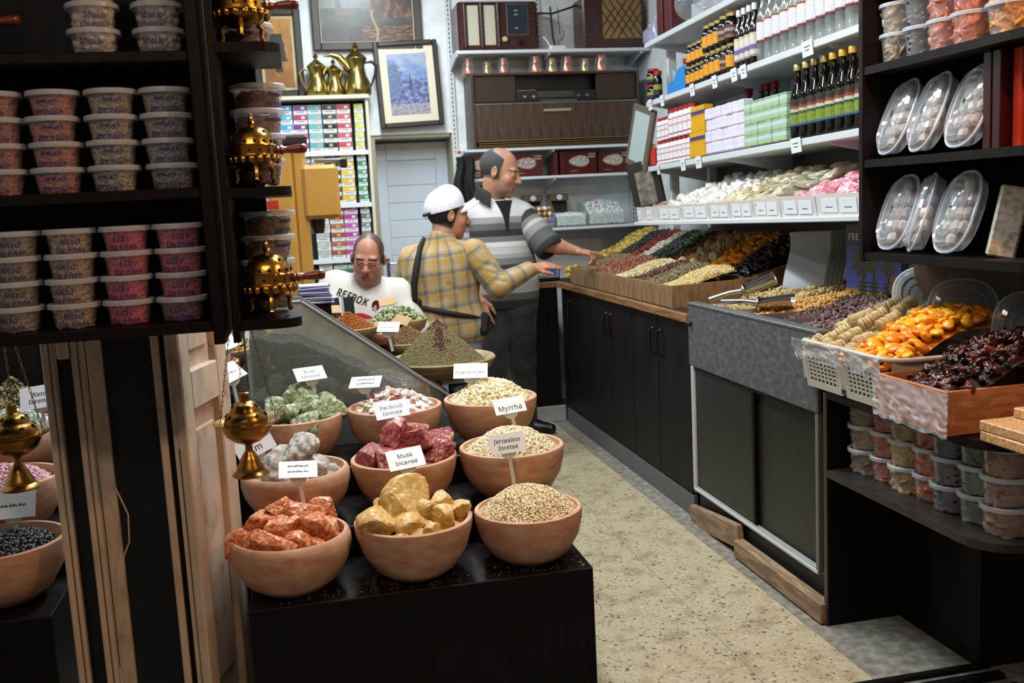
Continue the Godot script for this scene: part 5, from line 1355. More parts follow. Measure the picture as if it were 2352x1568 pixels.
	part("back", mb().box(Vector3(0, 0.243, -0.13), Vector3(W, 0.485, 0.02)).done(), wal, g)
	for y in [0.008, 0.288, 0.478]: part("board", mb().box(Vector3(0, y, 0), Vector3(W - 0.03, 0.016 if y != 0.288 else 0.012, 0.26), Basis(), 0.002).done(), wal if y != 0.288 else M("trim_silver", Color(0.45, 0.46, 0.46), 0.3, 0.7), g)
	for s in [-1, 1]: part("side", mb().box(Vector3((W / 2 - 0.009) * s, 0.243, 0.0), Vector3(0.018, 0.486, 0.27), Basis(), 0.002).done(), wal, g)
	part("drop_front", mb().box(Vector3(0, 0.165, 0.122), Vector3(W - 0.04, 0.235, 0.014), Basis(), 0.002).done(), wal, g)
	part("handle", mb().box(Vector3(0.0, 0.238, 0.134), Vector3(0.19, 0.018, 0.012), Basis(), 0.003).done(), M("handle_pale", Color(0.62, 0.58, 0.50), 0.3, 0.3), g)
	for k in 3: part("gilt_line", mb().box(Vector3(0, 0.022 + 0.014 * k, 0.130), Vector3(W - 0.06, 0.0035, 0.003)).done(), M("gilt", Color(0.58, 0.48, 0.30), 0.35, 0.5), g)
	for s in [-1, 1]:
		var sp := part("speaker", mb().box(Vector3(0.415 * s, 0.385, 0.105), Vector3(0.275, 0.17, 0.012)).done(), M("speaker_dark", Color(0.09, 0.075, 0.06), 0.8), g)
		for k in 34: part("louvre", boxm(Vector3(0.0045, 0.165, 0.006)), M("louvre_brown", Color(0.24, 0.18, 0.135), 0.5), sp, Vector3(0.415 * s - 0.132 + 0.008 * k, 0.385, 0.113))
	part("recess", mb().box(Vector3(0, 0.385, 0.02), Vector3(0.55, 0.17, 0.01)).done(), M("recess_black", Color(0.02, 0.025, 0.03), 0.3), g)
	part("tuner_panel", mb().box(Vector3(0, 0.335, 0.085), Vector3(0.55, 0.07, 0.03), Basis(), 0.003).done(), M("tuner", Color(0.10, 0.095, 0.09), 0.3), g)
	part("tuner_scale", mb().box(Vector3(0, 0.345, 0.1015), Vector3(0.25, 0.04, 0.003)).done(), M("tuner_scale", Color(0.22, 0.20, 0.18), 0.3), g)
	for y in [0.372, 0.303]: part("tuner_trim", mb().box(Vector3(-0.2 if y > 0.35 else 0.02, y, 0.102), Vector3(0.13 if y > 0.35 else 0.25, 0.007, 0.004)).done(), M("trim_silver", Color(0.45, 0.46, 0.46), 0.3, 0.7), g)
	for x in [-0.215, -0.155, 0.155, 0.215]: part("knob", mb().lathe(V2([0.0, 0.018, 0.010, 0.018, 0.014, 0.010, 0.014, 0.0]), 16, Transform3D(rotb(PI / 2, 0, 0), Vector3(x, 0.33, 0.1))).done(), M("chrome", Color(0.7, 0.7, 0.72), 0.2, 1.0), g)
	# copper and brass cups in cellophane
	var cu := M("copper", Color(0.80, 0.46, 0.34), 0.25, 1.0)
	var bz := M("cup_brass", Color(0.74, 0.62, 0.30), 0.25, 1.0)
	var film := clear("cellophane", Color(0.95, 0.95, 0.97), 0.10, 0.1)
	var cx := [1.19, 1.315, 1.425, 1.645, 1.755, 1.86, 1.985, 2.10]
	var tall := [0.11, 0.085, 0.11, 0.125, 0.105, 0.115, 0.095, 0.125]
	for k in 8:
		var isc := not k in [1, 4, 6]
		var h: float = tall[k]
		var c := thing("metal_cup", "%s cup in cellophane, %s from the left over the radiogram" % ["copper" if isc else "brass", ["first", "second", "third", "fourth", "fifth", "sixth", "seventh", "eighth"][k]], "cup", Vector3(cx[k], 2.2515, -6.60), 0.0, "wrapped metal cups")
		part("cup", mb().lathe(V2([0.0, 0.0, 0.27, 0.0, 0.33, 0.06, 0.34, 0.25, 0.24, 0.5, 0.20, 0.62, 0.23, 0.86, 0.25, 0.9, 0.23, 0.9, 0.19, 0.65, 0.0, 0.6]).map(func(v): return v * h), 24).done(), cu if isc else bz, c)
		part("cellophane", mb().lathe(V2([0.42, 0.0, 0.44, 0.05, 0.40, 0.35, 0.36, 0.6, 0.34, 0.95, 0.2, 1.0]).map(func(v): return v * h), 9, Transform3D(rotb(0, k, 0), Vector3.ZERO)).done(), film, c)
	# boxes of sweets
	var red := M("box_red", Color(0.26, 0.035, 0.045), 0.3)
	var spots := [[1.245, 0.19, 0.0, "leftmost dark red sweet box, side towards the door"], [1.545, 0.215, 0.0, "dark red sweet box with pink window behind the standing man"], [1.915, 0.225, 0.0, "dark red sweet box with green window, second from right"], [2.155, 0.225, 0.0, "dark red sweet box with cream window, rightmost"]]
	for k in 4:
		var e: Array = spots[k]
		var b := thing("sweet_box", e[3], "box", Vector3(e[0], 1.575, -6.57), e[2], "dark red sweet boxes")
		part("carton", mb().box(Vector3(0, 0.078, 0), Vector3(e[1], 0.155, 0.05), rotb(-0.04, 0, 0), 0.002).done(), red, b)
		var el := PackedVector2Array()
		for a in 24: el.append(Vector2(cos(TAU * a / 24) * 0.068, sin(TAU * a / 24) * 0.034 * (1.0 + 0.25 * cos(TAU * a / 24))))
		part("window_rim", mb().prism(el, 0.002, Transform3D(Basis.from_scale(Vector3(1.08, 1.12, 1)), Vector3(-0.012, 0.09, 0.0262))).done(), M("box_gold", Color(0.58, 0.46, 0.22), 0.35, 0.4), b)
		part("window_picture", mb().prism(el, 0.002, Transform3D(Basis(), Vector3(-0.012, 0.09, 0.027))).done(), tri("sweet_pic%d" % k, ntex(0.05, 200 + k, [[0.0, [Color(0.5, 0.4, 0.4), Color(0.42, 0.34, 0.38), Color(0.34, 0.42, 0.40), Color(0.50, 0.44, 0.34)][k]], [1.0, Color(0.80, 0.76, 0.74)]], 128, 3), Vector3.ONE * 7, 0.5), b)
		for w in 2:
			var tx := part("lettering", text_mesh(["Turkish", "Delight"][w], 0.0105, "Droid Sans", 0.0004, 0.0, 700), M("box_print", Color(0.80, 0.72, 0.62), 0.5), b)
			tx.position = Vector3(e[1] / 2 - 0.035 if k > 0 else -0.05, 0.135 - 0.017 * w if k > 0 else 0.04 - 0.017 * w, 0.0285)
		part("small_print", mb().box(Vector3(-0.05, 0.025, 0.0285), Vector3(0.05, 0.006, 0.001)).done(), M("box_gold", Color(0.58, 0.46, 0.22), 0.35, 0.4), b)
	for e in [[1.735, "dark red sweet box seen from its spine, left"], [1.782, "dark red sweet box seen from its spine, right"]]:
		single("sweet_box", mb().box(Vector3(0, 0.078, 0), Vector3(0.03, 0.155, 0.2), Basis(), 0.002).done(), red, e[1], "box", Vector3(e[0], 1.575, -6.62), "dark red sweet boxes")
	# sweets tray boxes and glass tanks
	var gl := clear("tank_glass", Color(0.86, 0.92, 0.90), 0.10, 0.03)
	for e in [[1.59, 1.36, "wrapped sweet tray above the foil eggs"], [1.775, 1.355, "wrapped sweet tray with a white seal"]]:
		var b := thing("sweet_tray", e[2], "tray", Vector3(e[0], 1.40, -6.66), 0.0, "wrapped sweet trays")
		part("tray", mb().box(Vector3(0, 0.03, 0), Vector3(0.13, 0.05, 0.1), Basis(), 0.008).done(), M("tray_tan", Color(0.38, 0.32, 0.24), 0.4), b)
		part("seal", mb().ball(Vector3(0.0, 0.03, 0.052), Vector3(0.022, 0.02, 0.006), Basis(), 10, 6).done(), M("white_plastic", Color(0.82, 0.83, 0.84), 0.35), b)
		part("stand", mb().box(Vector3(0, -0.08, -0.02), Vector3(0.12, 0.172, 0.06)).done(), M("slot_dark", Color(0.08, 0.08, 0.08), 0.8), b)
	var n := 0
	for e in [[1.42, 1.70, 0.165, "glass tank of foil wrapped chocolate eggs"], [1.71, 1.925, 0.19, "glass tank half full of pastel sugared almonds"], [1.935, 2.20, 0.19, "glass tank heaped with pastel sugared almonds"]]:
		var w: float = e[1] - e[0]
		var k := thing("glass_tank", e[3], "tank", Vector3((e[0] + e[1]) / 2, 1.2285, -6.60), 0.0, "glass sweet tanks")
		for s in [-1, 1]:
			part("side_pane", mb().prism(PackedVector2Array([Vector2(-0.12, 0), Vector2(0.12, 0), Vector2(0.12, e[2]), Vector2(0.03, e[2]), Vector2(-0.12, 0.075)]), 0.004, Transform3D(rotb(0, PI / 2, 0), Vector3(w / 2 * s, 0, 0))).done(), gl, k)
		part("front_pane", mb().box(Vector3(0, 0.0375, 0.12), Vector3(w, 0.075, 0.004)).done(), gl, k)
		part("back_pane", mb().box(Vector3(0, e[2] / 2, -0.12), Vector3(w, e[2], 0.004)).done(), gl, k)
		part("bottom", mb().box(Vector3(0, 0.004, 0), Vector3(w - 0.004, 0.006, 0.236)).done(), M("slot_dark", Color(0.08, 0.08, 0.08), 0.8), k)
		n += 1
	var eggc := [Color(0.78, 0.70, 0.56), Color(0.82, 0.80, 0.80), Color(0.36, 0.20, 0.58), Color(0.16, 0.58, 0.46), Color(0.62, 0.50, 0.22), Color(0.66, 0.44, 0.30)]
	var eggn := ["gold", "white", "purple", "green", "olive gold", "bronze"]
	for k in 64:
		var lay := k / 16
		var c := rng.randi() % 6 if k % 3 else rng.randi() % 2
		var o := single("foil_egg", mb().ball(Vector3.ZERO, Vector3(0.019, 0.024, 0.019), Basis(), 10, 7).done() if not meshes.has("egg") else meshes["egg"], M("foil_" + eggn[c], eggc[c], 0.3, 0.55), "%s foil egg in the glass tank beside the standing man" % eggn[c], "chocolate egg", Vector3(1.45 + 0.033 * (k % 8) + rng.randf_range(-0.005, 0.005), 1.25 + 0.036 * lay, -6.505 - 0.05 * ((k / 8) % 2) - 0.012 * lay), "foil chocolate eggs")
		meshes["egg"] = o.mesh
		o.basis = rbasis()
	var past := [lin(Color(0.85, 0.82, 0.84)), lin(Color(0.80, 0.66, 0.76)), lin(Color(0.62, 0.76, 0.84)), lin(Color(0.82, 0.84, 0.62)), lin(Color(0.60, 0.82, 0.76)), lin(Color(0.86, 0.86, 0.86))]
	for e in [[1.716, 1.919, 0.065, 0.018, "pastel_almonds", "pastel sugared almonds covering the bottom of middle tank"], [1.941, 2.194, 0.085, 0.075, "pastel_almonds", "tall heap of pastel sugared almonds in the right tank"]]:
		var al := thing(e[4], e[5], "sweets", Vector3(0, 1.236, -6.60))
		var cx2: float = (e[0] + e[1]) / 2
		var hf := func(x: float, z: float): return e[2] + e[3] * clampf((0.10 - z) / 0.1, 0.0, 1.0) * (1.0 - 0.3 * absf(x - cx2) / 0.12)
		hills("mound", e[0], e[1], -0.112, 0.112, 8, func(x: float, z: float): return hf.call(x, z) - 0.01, M("almond_base", Color(0.70, 0.68, 0.72), 0.6), al).set_meta("kind", "stuff")
		var sp := scatter(e[0] + 0.008, e[1] - 0.008, -0.11, 0.11, 0.011, hf)
		for k in 600:
			var x := rng.randf_range(e[0] + 0.006, e[1] - 0.006)
			sp.append(Transform3D(rbasis(), Vector3(x, rng.randf_range(0.006, hf.call(x, 0.11)), 0.112)))
		grains("almonds", lump(0.0085, 0.0055, 0.006), vcol("sugar", 0.35), sp, past, al)
	# dark bags on a hook by the shelves and the poster on the upright
	single("black_bag", mb().grid(10, 14, func(u: float, v: float): return Vector3((u - 0.5) * (0.16 - 0.05 * v) + 0.01 * sin(v * 9), -0.36 + 0.36 * v, 0.03 * sin(u * PI * 3) * (1.0 - v * 0.5) + 0.03 * sin(u * PI))).grid(10, 14, func(u: float, v: float): return Vector3((0.5 - u) * (0.16 - 0.05 * v) + 0.01 * sin(v * 9), -0.36 + 0.36 * v, -0.03 + 0.02 * sin(u * PI * 3) * (1.0 - v * 0.5))).done(), M("black_cloth", Color(0.018, 0.018, 0.022), 0.8), "black cloth bag hanging beside the white door", "bag", Vector3(1.11, 1.72, -6.47))
	single("notice", mb().box(Vector3.ZERO, Vector3(0.05, 0.2, 0.002), rotb(0, -0.9, 0.1)).done(), tri("notice_print", ntex(0.06, 301, [[0.0, Color(0.78, 0.76, 0.72)], [0.55, Color(0.78, 0.76, 0.72)], [0.62, Color(0.60, 0.14, 0.14)], [1.0, Color(0.60, 0.14, 0.14)]], 128, 1), Vector3.ONE * 4, 0.6), "small red and white notice on the shelf end by door", "notice", Vector3(1.085, 1.66, -6.52))

# ---------------------------------------------------------------- shelves on the right wall
func sag(y: float, z: float) -> float:
	return y + 0.018 * (z + 5.6)      # the boards rise a little towards the street

func bottle(called: String, label: String, group: String, prof: Array, at: Vector3, glass: Material, capm: Material, cap0: float, capr: float, caph: float, lab: Material, ly0: float, ly1: float, lr: float, liquid: Material = null, lq := 0.0) -> Node3D:
	var t := thing(called, label, "bottle" if called.contains("bottle") else "jar", at, 0.0, group)
	var key := called + str(prof.hash())
	if not meshes.has(key):
		meshes[key] = mb().lathe(prof, 22).done()
		meshes[key + "c"] = mb().lathe([Vector2(0, cap0), Vector2(capr, cap0), Vector2(capr, cap0 + caph * 0.9), Vector2(capr * 0.9, cap0 + caph), Vector2(0, cap0 + caph)], 18).done()
		meshes[key + "l"] = mb().lathe([Vector2(lr, ly0), Vector2(lr, ly1)], 22).done()
		if liquid:
			var lp := [Vector2(0, 0.004)]
			for p in prof:
				if p.x > 0 and p.y <= lq and p.y > 0.0: lp.append(Vector2(p.x - 0.003, maxf(p.y, 0.004)))
			lp.append(Vector2(0, lp[-1].y + 0.001))
			meshes[key + "q"] = mb().lathe(lp, 22).done()
	part("body", meshes[key], glass, t)
	if liquid: part("liquid", meshes[key + "q"], liquid, t)
	part("cap", meshes[key + "c"], capm, t)
	part("label", meshes[key + "l"], lab, t)
	return t

func stripes(key: String, rows: Array, w := 8, h := 64) -> StandardMaterial3D:
	# a printed wrapper: rows = [[to (0..1 from the top), colour], ...]
	if mats.has(key): return mats[key]
	var n := noise(0.3, hash(key) % 999, 2)
	var im := Image.create(w * 8, h, false, Image.FORMAT_RGB8)
	for y in h:
		var c: Color = rows[-1][1]
		for r in rows:
			if float(y) / h < r[0]: c = r[1]; break
		for x in w * 8:
			var k := c
			if n.get_noise_2d(x, y) > 0.28: k = c.darkened(0.25) if c.v > 0.5 else c.lightened(0.25)
			im.set_pixel(x, y, k)
	return M(key, Color.WHITE, 0.4, 0.0, {"albedo_texture": ImageTexture.create_from_image(im)})

func wall_shelves() -> void:
	var wh := M("shelf_white", Color(0.76, 0.78, 0.79), 0.45)
	var names := {1.585: "lower white wall shelf of soaps and oil bottles", 1.955: "middle white wall shelf of jars and clear bottles", 2.287: "upper white wall shelf of globes and red boxes"}
	for y in [1.585, 1.955, 2.287]:
		var far: float = -5.6
		var s := thing("wall_shelf", names[y], "shelf", Vector3(2.235, sag(y - 0.018, -4.3), -4.3), 0.0, "white wall shelves")
		s.rotation.x = -0.018
		part("board", mb().box(Vector3(0, -0.009, 0), Vector3(0.37, 0.018, 2.6), Basis(), 0.002).done(), wh, s)
		part("edge_lip", mb().box(Vector3(-0.182, -0.005, 0), Vector3(0.012, 0.03, 2.6), Basis(), 0.003).done(), wh, s)
		for k in 3:
			part("bracket", mb().prism(PackedVector2Array([Vector2(0.17, -0.018), Vector2(-0.16, -0.018), Vector2(-0.16, -0.03), Vector2(0.17, -0.10)]), 0.012, Transform3D(Basis(), Vector3(0, 0, -1.2 + 0.95 * k))).done(), wh, s)
	for z in [-5.55, -5.40]:
		single("wall_post", mb().box(Vector3(2.19 if z < -5.5 else 2.36, 1.86, z), Vector3(0.05, 1.3, 0.03), Basis(), 0.003).done(), wh, "white post at the far end of wall shelves, %s" % ("front" if z < -5.5 else "rear"), "post", Vector3.ZERO, "white shelf posts")
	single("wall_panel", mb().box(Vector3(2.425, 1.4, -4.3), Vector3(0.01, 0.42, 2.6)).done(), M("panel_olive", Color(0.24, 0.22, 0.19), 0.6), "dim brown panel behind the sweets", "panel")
	var X := 2.095
	var black := M("jar_dark", Color(0.02, 0.014, 0.012), 0.12)
	var gold_cap := M("cap_gold", Color(0.68, 0.60, 0.36), 0.3, 0.6)
	var red_cap := M("cap_red", Color(0.62, 0.06, 0.08), 0.35)
	var yl := stripes("label_yellow", [[0.06, Color(0.85, 0.62, 0.08)], [0.94, Color(0.86, 0.58, 0.06)], [1.0, Color(0.2, 0.12, 0.05)]])
	var pl := stripes("label_picture", [[0.25, Color(0.30, 0.05, 0.06)], [0.5, Color(0.62, 0.56, 0.50)], [0.75, Color(0.16, 0.05, 0.05)], [1.0, Color(0.55, 0.35, 0.12)]])
	var jar := func(r: float, h: float): return [Vector2(0, 0), Vector2(r * 0.92, 0), Vector2(r, h * 0.06), Vector2(r, h * 0.66), Vector2(r * 0.86, h * 0.78), Vector2(r * 0.66, h * 0.86), Vector2(r * 0.66, h * 0.9)]
	var rows := [["small", 0.029, 0.104, 4, -5.035, 0.060, 0.0, "lower"], ["small", 0.029, 0.104, 4, -5.02, 0.058, 0.106, "upper"], ["medium", 0.032, 0.132, 5, -4.795, 0.067, 0.0, "lower"], ["medium", 0.031, 0.130, 3, -4.805, 0.065, 0.136, "upper"], ["large", 0.036, 0.134, 2, -4.60, 0.076, 0.136, "upper"]]
	var ord := ["first", "second", "third", "fourth", "fifth", "sixth", "seventh", "eighth", "ninth", "tenth", "eleventh", "twelfth"]
	for r in rows:
		for k in r[3]:
			var z: float = r[4] + r[5] * k
			var big: bool = r[0] == "large" or (r[0] == "medium" and r[7] == "lower" and k == 3)
			bottle("honey_jar_" + r[0], "%s dark jar with %s label, %s tier, %s from the far end" % [r[0], "picture" if big else "yellow", r[7], ord[k]], "dark jars with yellow labels", jar.call(r[1], r[2]), Vector3(X, sag(1.955, z) + r[6] + 0.001, z), black, gold_cap, r[2] * 0.88, r[1] * 0.78, r[2] * 0.12, pl if big else yl, r[2] * 0.14, r[2] * 0.58, r[1] + 0.0008)
	for k in 9:
		var z := -4.99 + 0.062 * k
		single("shelf_block", mb().box(Vector3(0, 0.053 if k < 4 else 0.067, 0), Vector3(0.07, 0.1 if k < 4 else 0.128, 0.058)).done(), black, "dark jar box in second row behind the yellow labels", "box", Vector3(2.19, sag(1.955, z) + 0.004, z), "boxes behind the jars")
	# slim liqueur bottles and tall clear bottles
	var clearg := clear("bottle_glass", Color(0.88, 0.94, 0.93), 0.12, 0.04)
	var white_cap := M("cap_white", Color(0.84, 0.85, 0.86), 0.35)
	var slim := [Vector2(0, 0), Vector2(0.022, 0), Vector2(0.0245, 0.008), Vector2(0.0245, 0.15), Vector2(0.018, 0.185), Vector2(0.0105, 0.205), Vector2(0.0105, 0.245)]
	var fl := stripes("label_floral", [[0.12, Color(0.80, 0.72, 0.62)], [0.5, Color(0.82, 0.80, 0.76)], [0.7, Color(0.42, 0.36, 0.62)], [0.9, Color(0.80, 0.78, 0.70)], [1.0, Color(0.6, 0.5, 0.55)]])
	for k in 4:
		var z := -4.448 + 0.054 * k
		bottle("liqueur_bottle", "slim dark bottle with floral label and white cap, %s of four" % ord[k], "slim floral bottles", slim, Vector3(X, sag(1.955, z) + 0.001, z), M("amber_dark", Color(0.06, 0.03, 0.02), 0.1), white_cap, 0.235, 0.0125, 0.03, fl, 0.03, 0.135, 0.0252)
	var tallb := [Vector2(0, 0), Vector2(0.030, 0), Vector2(0.0335, 0.01), Vector2(0.0335, 0.175), Vector2(0.024, 0.215), Vector2(0.0135, 0.25), Vector2(0.0125, 0.31), Vector2(0.0145, 0.312), Vector2(0.0145, 0.322)]
	var wl := stripes("label_white_red", [[0.05, Color(0.5, 0.1, 0.1)], [0.09, Color(0.7, 0.6, 0.3)], [0.86, Color(0.84, 0.85, 0.88)], [0.93, Color(0.50, 0.08, 0.10)], [1.0, Color(0.15, 0.1, 0.1)]])
	for row in 2:
		for k in 11:
			var z := -4.215 + 0.0735 * k + 0.03 * row
			bottle("clear_bottle", "tall clear bottle with white label, %s row, %s from the far end" % [["front", "rear"][row], ord[k]], "tall clear bottles", tallb, Vector3(X + 0.01 + 0.085 * row, sag(1.955, z) + 0.001, z), clearg, white_cap, 0.318, 0.0155, 0.025, wl, 0.075, 0.172, 0.0342)
	# jars with red caps, the blue carton, the frosted box behind
	for e in [[-5.575, 0.0, "lower"], [-5.575, 0.088, "upper"], [-5.50, 0.0, "tall"]]:
		var h := 0.085 if e[2] != "tall" else 0.15
		bottle("pickle_jar_" + e[2], "%s jar of dark pickles with red lid at far end" % e[2], "red lidded jars", jar.call(0.036 if e[2] != "tall" else 0.026, h), Vector3(X - 0.01, sag(1.955, e[0]) + e[1] + 0.001, e[0]), black, red_cap, h * 0.86, 0.032 if e[2] != "tall" else 0.024, h * 0.16, stripes("label_lime", [[0.5, Color(0.55, 0.56, 0.22)], [1.0, Color(0.05, 0.05, 0.05)]]), h * 0.12, h * 0.5, 0.0368 if e[2] != "tall" else 0.0268)
	for e in [[-5.30, "first"], [-5.24, "second"]]:
		bottle("pickle_jar", "dark jar with red lid behind the blue carton, %s" % e[1], "red lidded jars", jar.call(0.028, 0.19), Vector3(X + 0.09, sag(1.955, e[0]) + 0.001, e[0]), black, red_cap, 0.165, 0.025, 0.022, stripes("label_brown", [[1.0, Color(0.2, 0.1, 0.06)]]), 0.03, 0.1, 0.0288)
	var bb := thing("blue_carton", "open sky blue cardboard display carton beside the jars", "carton", Vector3(2.08, sag(1.955, -5.2) + 0.001, -5.205))
	var blue := M("carton_blue", Color(0.16, 0.50, 0.78), 0.4)
	part("front", mb().prism(PackedVector2Array([Vector2(-0.13, 0), Vector2(0.125, 0), Vector2(0.125, 0.125), Vector2(0.03, 0.115), Vector2(-0.05, 0.05), Vector2(-0.13, 0.048)]), 0.004, Transform3D(rotb(0, -PI / 2, 0), Vector3.ZERO)).done(), blue, bb)
	part("bottom", mb().box(Vector3(0.06, 0.003, 0), Vector3(0.12, 0.004, 0.25)).done(), blue, bb)
	part("side", mb().prism(PackedVector2Array([Vector2(0, 0), Vector2(0.12, 0), Vector2(0.12, 0.12), Vector2(0, 0.05)]), 0.004, Transform3D(Basis(), Vector3(0, 0, -0.127))).done(), blue, bb)
	part("flap", mb().box(Vector3(0.03, 0.075, -0.06), Vector3(0.003, 0.05, 0.14), rotb(0.5, 0, 0.3)).done(), M("carton_pale", Color(0.62, 0.74, 0.80), 0.5), bb)
	# lower shelf, far to near
	var orange := M("tube_orange", Color(0.70, 0.16, 0.05), 0.4)
	for k in 4:
		var t := thing("match_tube", "orange tube with gold tip at the far end, %s of four" % ord[k], "tube", Vector3(2.075, sag(1.585, -5.6) + 0.001, -5.66 + 0.034 * k), 0.0, "orange tubes")
		part("tube", mb().lathe(V2([0.0, 0.0, 0.014, 0.0, 0.014, 0.1, 0.0, 0.1]), 14).done(), orange, t)
		part("tip", mb().lathe(V2([0.006, 0.1, 0.004, 0.108, 0.007, 0.116, 0.0, 0.124]), 10).done(), M("cap_gold", Color(0.68, 0.60, 0.36), 0.3, 0.6), t)
	var wb := func(r: float, h: float): return [Vector2(0, 0), Vector2(r, 0), Vector2(r, h * 0.70), Vector2(r * 0.92, h * 0.78), Vector2(r * 0.74, h * 0.84), Vector2(r * 0.74, h * 0.88)]
	var pw := M("powder_white", Color(0.84, 0.85, 0.88), 0.35)
	var wr := stripes("label_powder", [[0.06, Color(0.70, 0.10, 0.14)], [0.12, Color(0.85, 0.86, 0.88)], [0.35, Color(0.86, 0.84, 0.86)], [0.5, Color(0.84, 0.62, 0.64)], [0.92, Color(0.86, 0.86, 0.88)], [1.0, Color(0.72, 0.12, 0.16)]])
	for e in [[8, -5.49, 0.0625, 0.0295, 0.128, 0.0, "lower"], [3, -5.485, 0.0625, 0.0295, 0.125, 0.131, "upper small"], [5, -5.292, 0.069, 0.033, 0.155, 0.131, "upper large"]]:
		for k in e[0]:
			var z: float = e[1] + e[2] * k
			bottle("powder_bottle_" + e[6].replace(" ", "_"), "white powder bottle with red cap, %s tier, %s from far end" % [e[6], ord[k]], "white bottles with red caps", wb.call(e[3], e[4]), Vector3(X, sag(1.585, z) + e[5] + 0.001, z), pw, red_cap, e[4] * 0.86, e[3] * 0.82, e[4] * 0.13, wr, e[4] * 0.1, e[4] * 0.66, e[3] + 0.0007)
	# yellow cartons
	var yp := stripes("carton_yellow", [[0.18, Color(0.86, 0.66, 0.08)], [0.34, Color(0.20, 0.18, 0.42)], [0.42, Color(0.78, 0.56, 0.06)], [1.0, Color(0.86, 0.64, 0.08)]])
	var cm := mb().box(Vector3(0, 0.064, 0), Vector3(0.05, 0.128, 0.048), Basis(), 0.0015).done()
	for l in 2:
		for k in 4:
			var z := -4.995 + 0.0505 * k
			single("yellow_carton", cm, yp, "yellow and navy carton, %s tier, %s from the white bottles" % [["lower", "upper"][l], ord[k]], "carton", Vector3(X, sag(1.585, z) + 0.001 + 0.1285 * l, z), "yellow cartons")
	# soap packs: white with violet print, then pale green ones
	var n3 := noise(0.16, 401, 2)
	var soap_im := Image.create(96, 64, false, Image.FORMAT_RGB8)
	for y in 64:
		for x in 96:
			var c := Color(0.86, 0.85, 0.90)
			var a := absf(n3.get_noise_2d(x * 0.7, y * 1.3))
			if y < 38 and a < 0.035: c = Color(0.30, 0.30, 0.62)
			elif y > 38 and n3.get_noise_2d(x * 2 + 300, y * 2) > 0.3: c = Color(0.84, 0.70, 0.72)
			soap_im.set_pixel(x, y, c)
	var soap := M("soap_print", Color.WHITE, 0.3, 0.0, {"albedo_texture": ImageTexture.create_from_image(soap_im)})
	var sm := mb().box(Vector3(0, 0.028, 0), Vector3(0.056, 0.0555, 0.061), Basis(), 0.006).done()
	for l in 4:
		for k in 7:
			var z := -4.772 + 0.0632 * k
			single("soap_pack", sm, soap, "white soap pack with violet print, %s row up, %s along" % [ord[l], ord[k]], "soap pack", Vector3(X + rng.randf_range(-0.004, 0.004), sag(1.585, z) + 0.001 + 0.0565 * l, z), "violet printed soap packs").rotation.y = rng.randf_range(-0.08, 0.08)
	var gs := stripes("soap_green", [[0.2, Color(0.52, 0.68, 0.58)], [0.55, Color(0.74, 0.82, 0.76)], [0.8, Color(0.62, 0.74, 0.66)], [1.0, Color(0.66, 0.72, 0.46)]])
	var gm := mb().box(Vector3(0, 0.025, 0), Vector3(0.06, 0.0495, 0.066), Basis(), 0.002).done()
	for l in 4:
		for k in 6:
			var z := -4.318 + 0.0682 * k
			single("soap_pack", gm, gs, "pale green soap carton, %s row up, %s along" % [ord[l], ord[k]], "soap pack", Vector3(X + rng.randf_range(-0.003, 0.003), sag(1.585, z) + 0.001 + 0.0503 * l, z), "pale green soap cartons")
	# oil bottles
	var oilb := [Vector2(0, 0), Vector2(0.029, 0), Vector2(0.0325, 0.008), Vector2(0.0325, 0.16), Vector2(0.029, 0.185), Vector2(0.018, 0.215), Vector2(0.0135, 0.24), Vector2(0.013, 0.275), Vector2(0.0155, 0.277), Vector2(0.0155, 0.285)]
	var oil := M("oil_dark", Color(0.035, 0.028, 0.016), 0.1)
	var og := M("oil_glass", Color(0.018, 0.02, 0.010), 0.06)
	var yc := M("cap_yellow", Color(0.80, 0.62, 0.12), 0.35)
	var nc := M("cap_pale_gold", Color(0.66, 0.60, 0.38), 0.35, 0.3)
	var ol := stripes("label_green_oil", [[0.22, Color(0.13, 0.09, 0.05)], [0.34, Color(0.55, 0.22, 0.08)], [0.46, Color(0.70, 0.70, 0.60)], [0.56, Color(0.16, 0.24, 0.10)], [0.92, Color(0.42, 0.50, 0.12)], [1.0, Color(0.14, 0.30, 0.50)]])
	for row in 2:
		for k in 8:
			if row == 1 and k in [0, 5]: continue
			var z := -3.905 + 0.0705 * k + 0.028 * row
			bottle("oil_bottle_" + ("gold_cap" if k < 4 else "yellow_cap"), "dark oil bottle with green label and %s cap, %s row, %s along" % ["gold" if k < 4 else "yellow", ["front", "rear"][row], ord[k]], "oil bottles", oilb, Vector3(X + 0.005 + 0.08 * row, sag(1.585, z) + 0.001, z), og, nc if k < 4 else yc, 0.278, 0.0168, 0.026, ol, 0.05, 0.158, 0.0334, oil, 0.22)
			if row == 0 and k > 2:
				var o := part("lettering", bend(scribble(0.05, 0.012, 31), 0.0338, 0.108), M("label_white", Color(0.84, 0.86, 0.88), 0.5), get_child(get_child_count() - 1))
				o.rotation.y = -PI / 2 + 0.25
	for e in [[-4.70, "first"], [-4.56, "second"], [-4.42, "third"], [-4.50, "fourth"]]:
		bottle("oil_bottle_red_cap", "dark bottle with red cap behind the soap packs, %s" % e[1], "red capped bottles", oilb, Vector3(2.26, sag(1.585, e[0]) + 0.001, e[0]), og, red_cap, 0.278, 0.02, 0.03, ol, 0.05, 0.158, 0.0334)
	# hanging price tags
	var tg := M("tag_paper", Color(0.84, 0.85, 0.86), 0.6)
	var j := 0
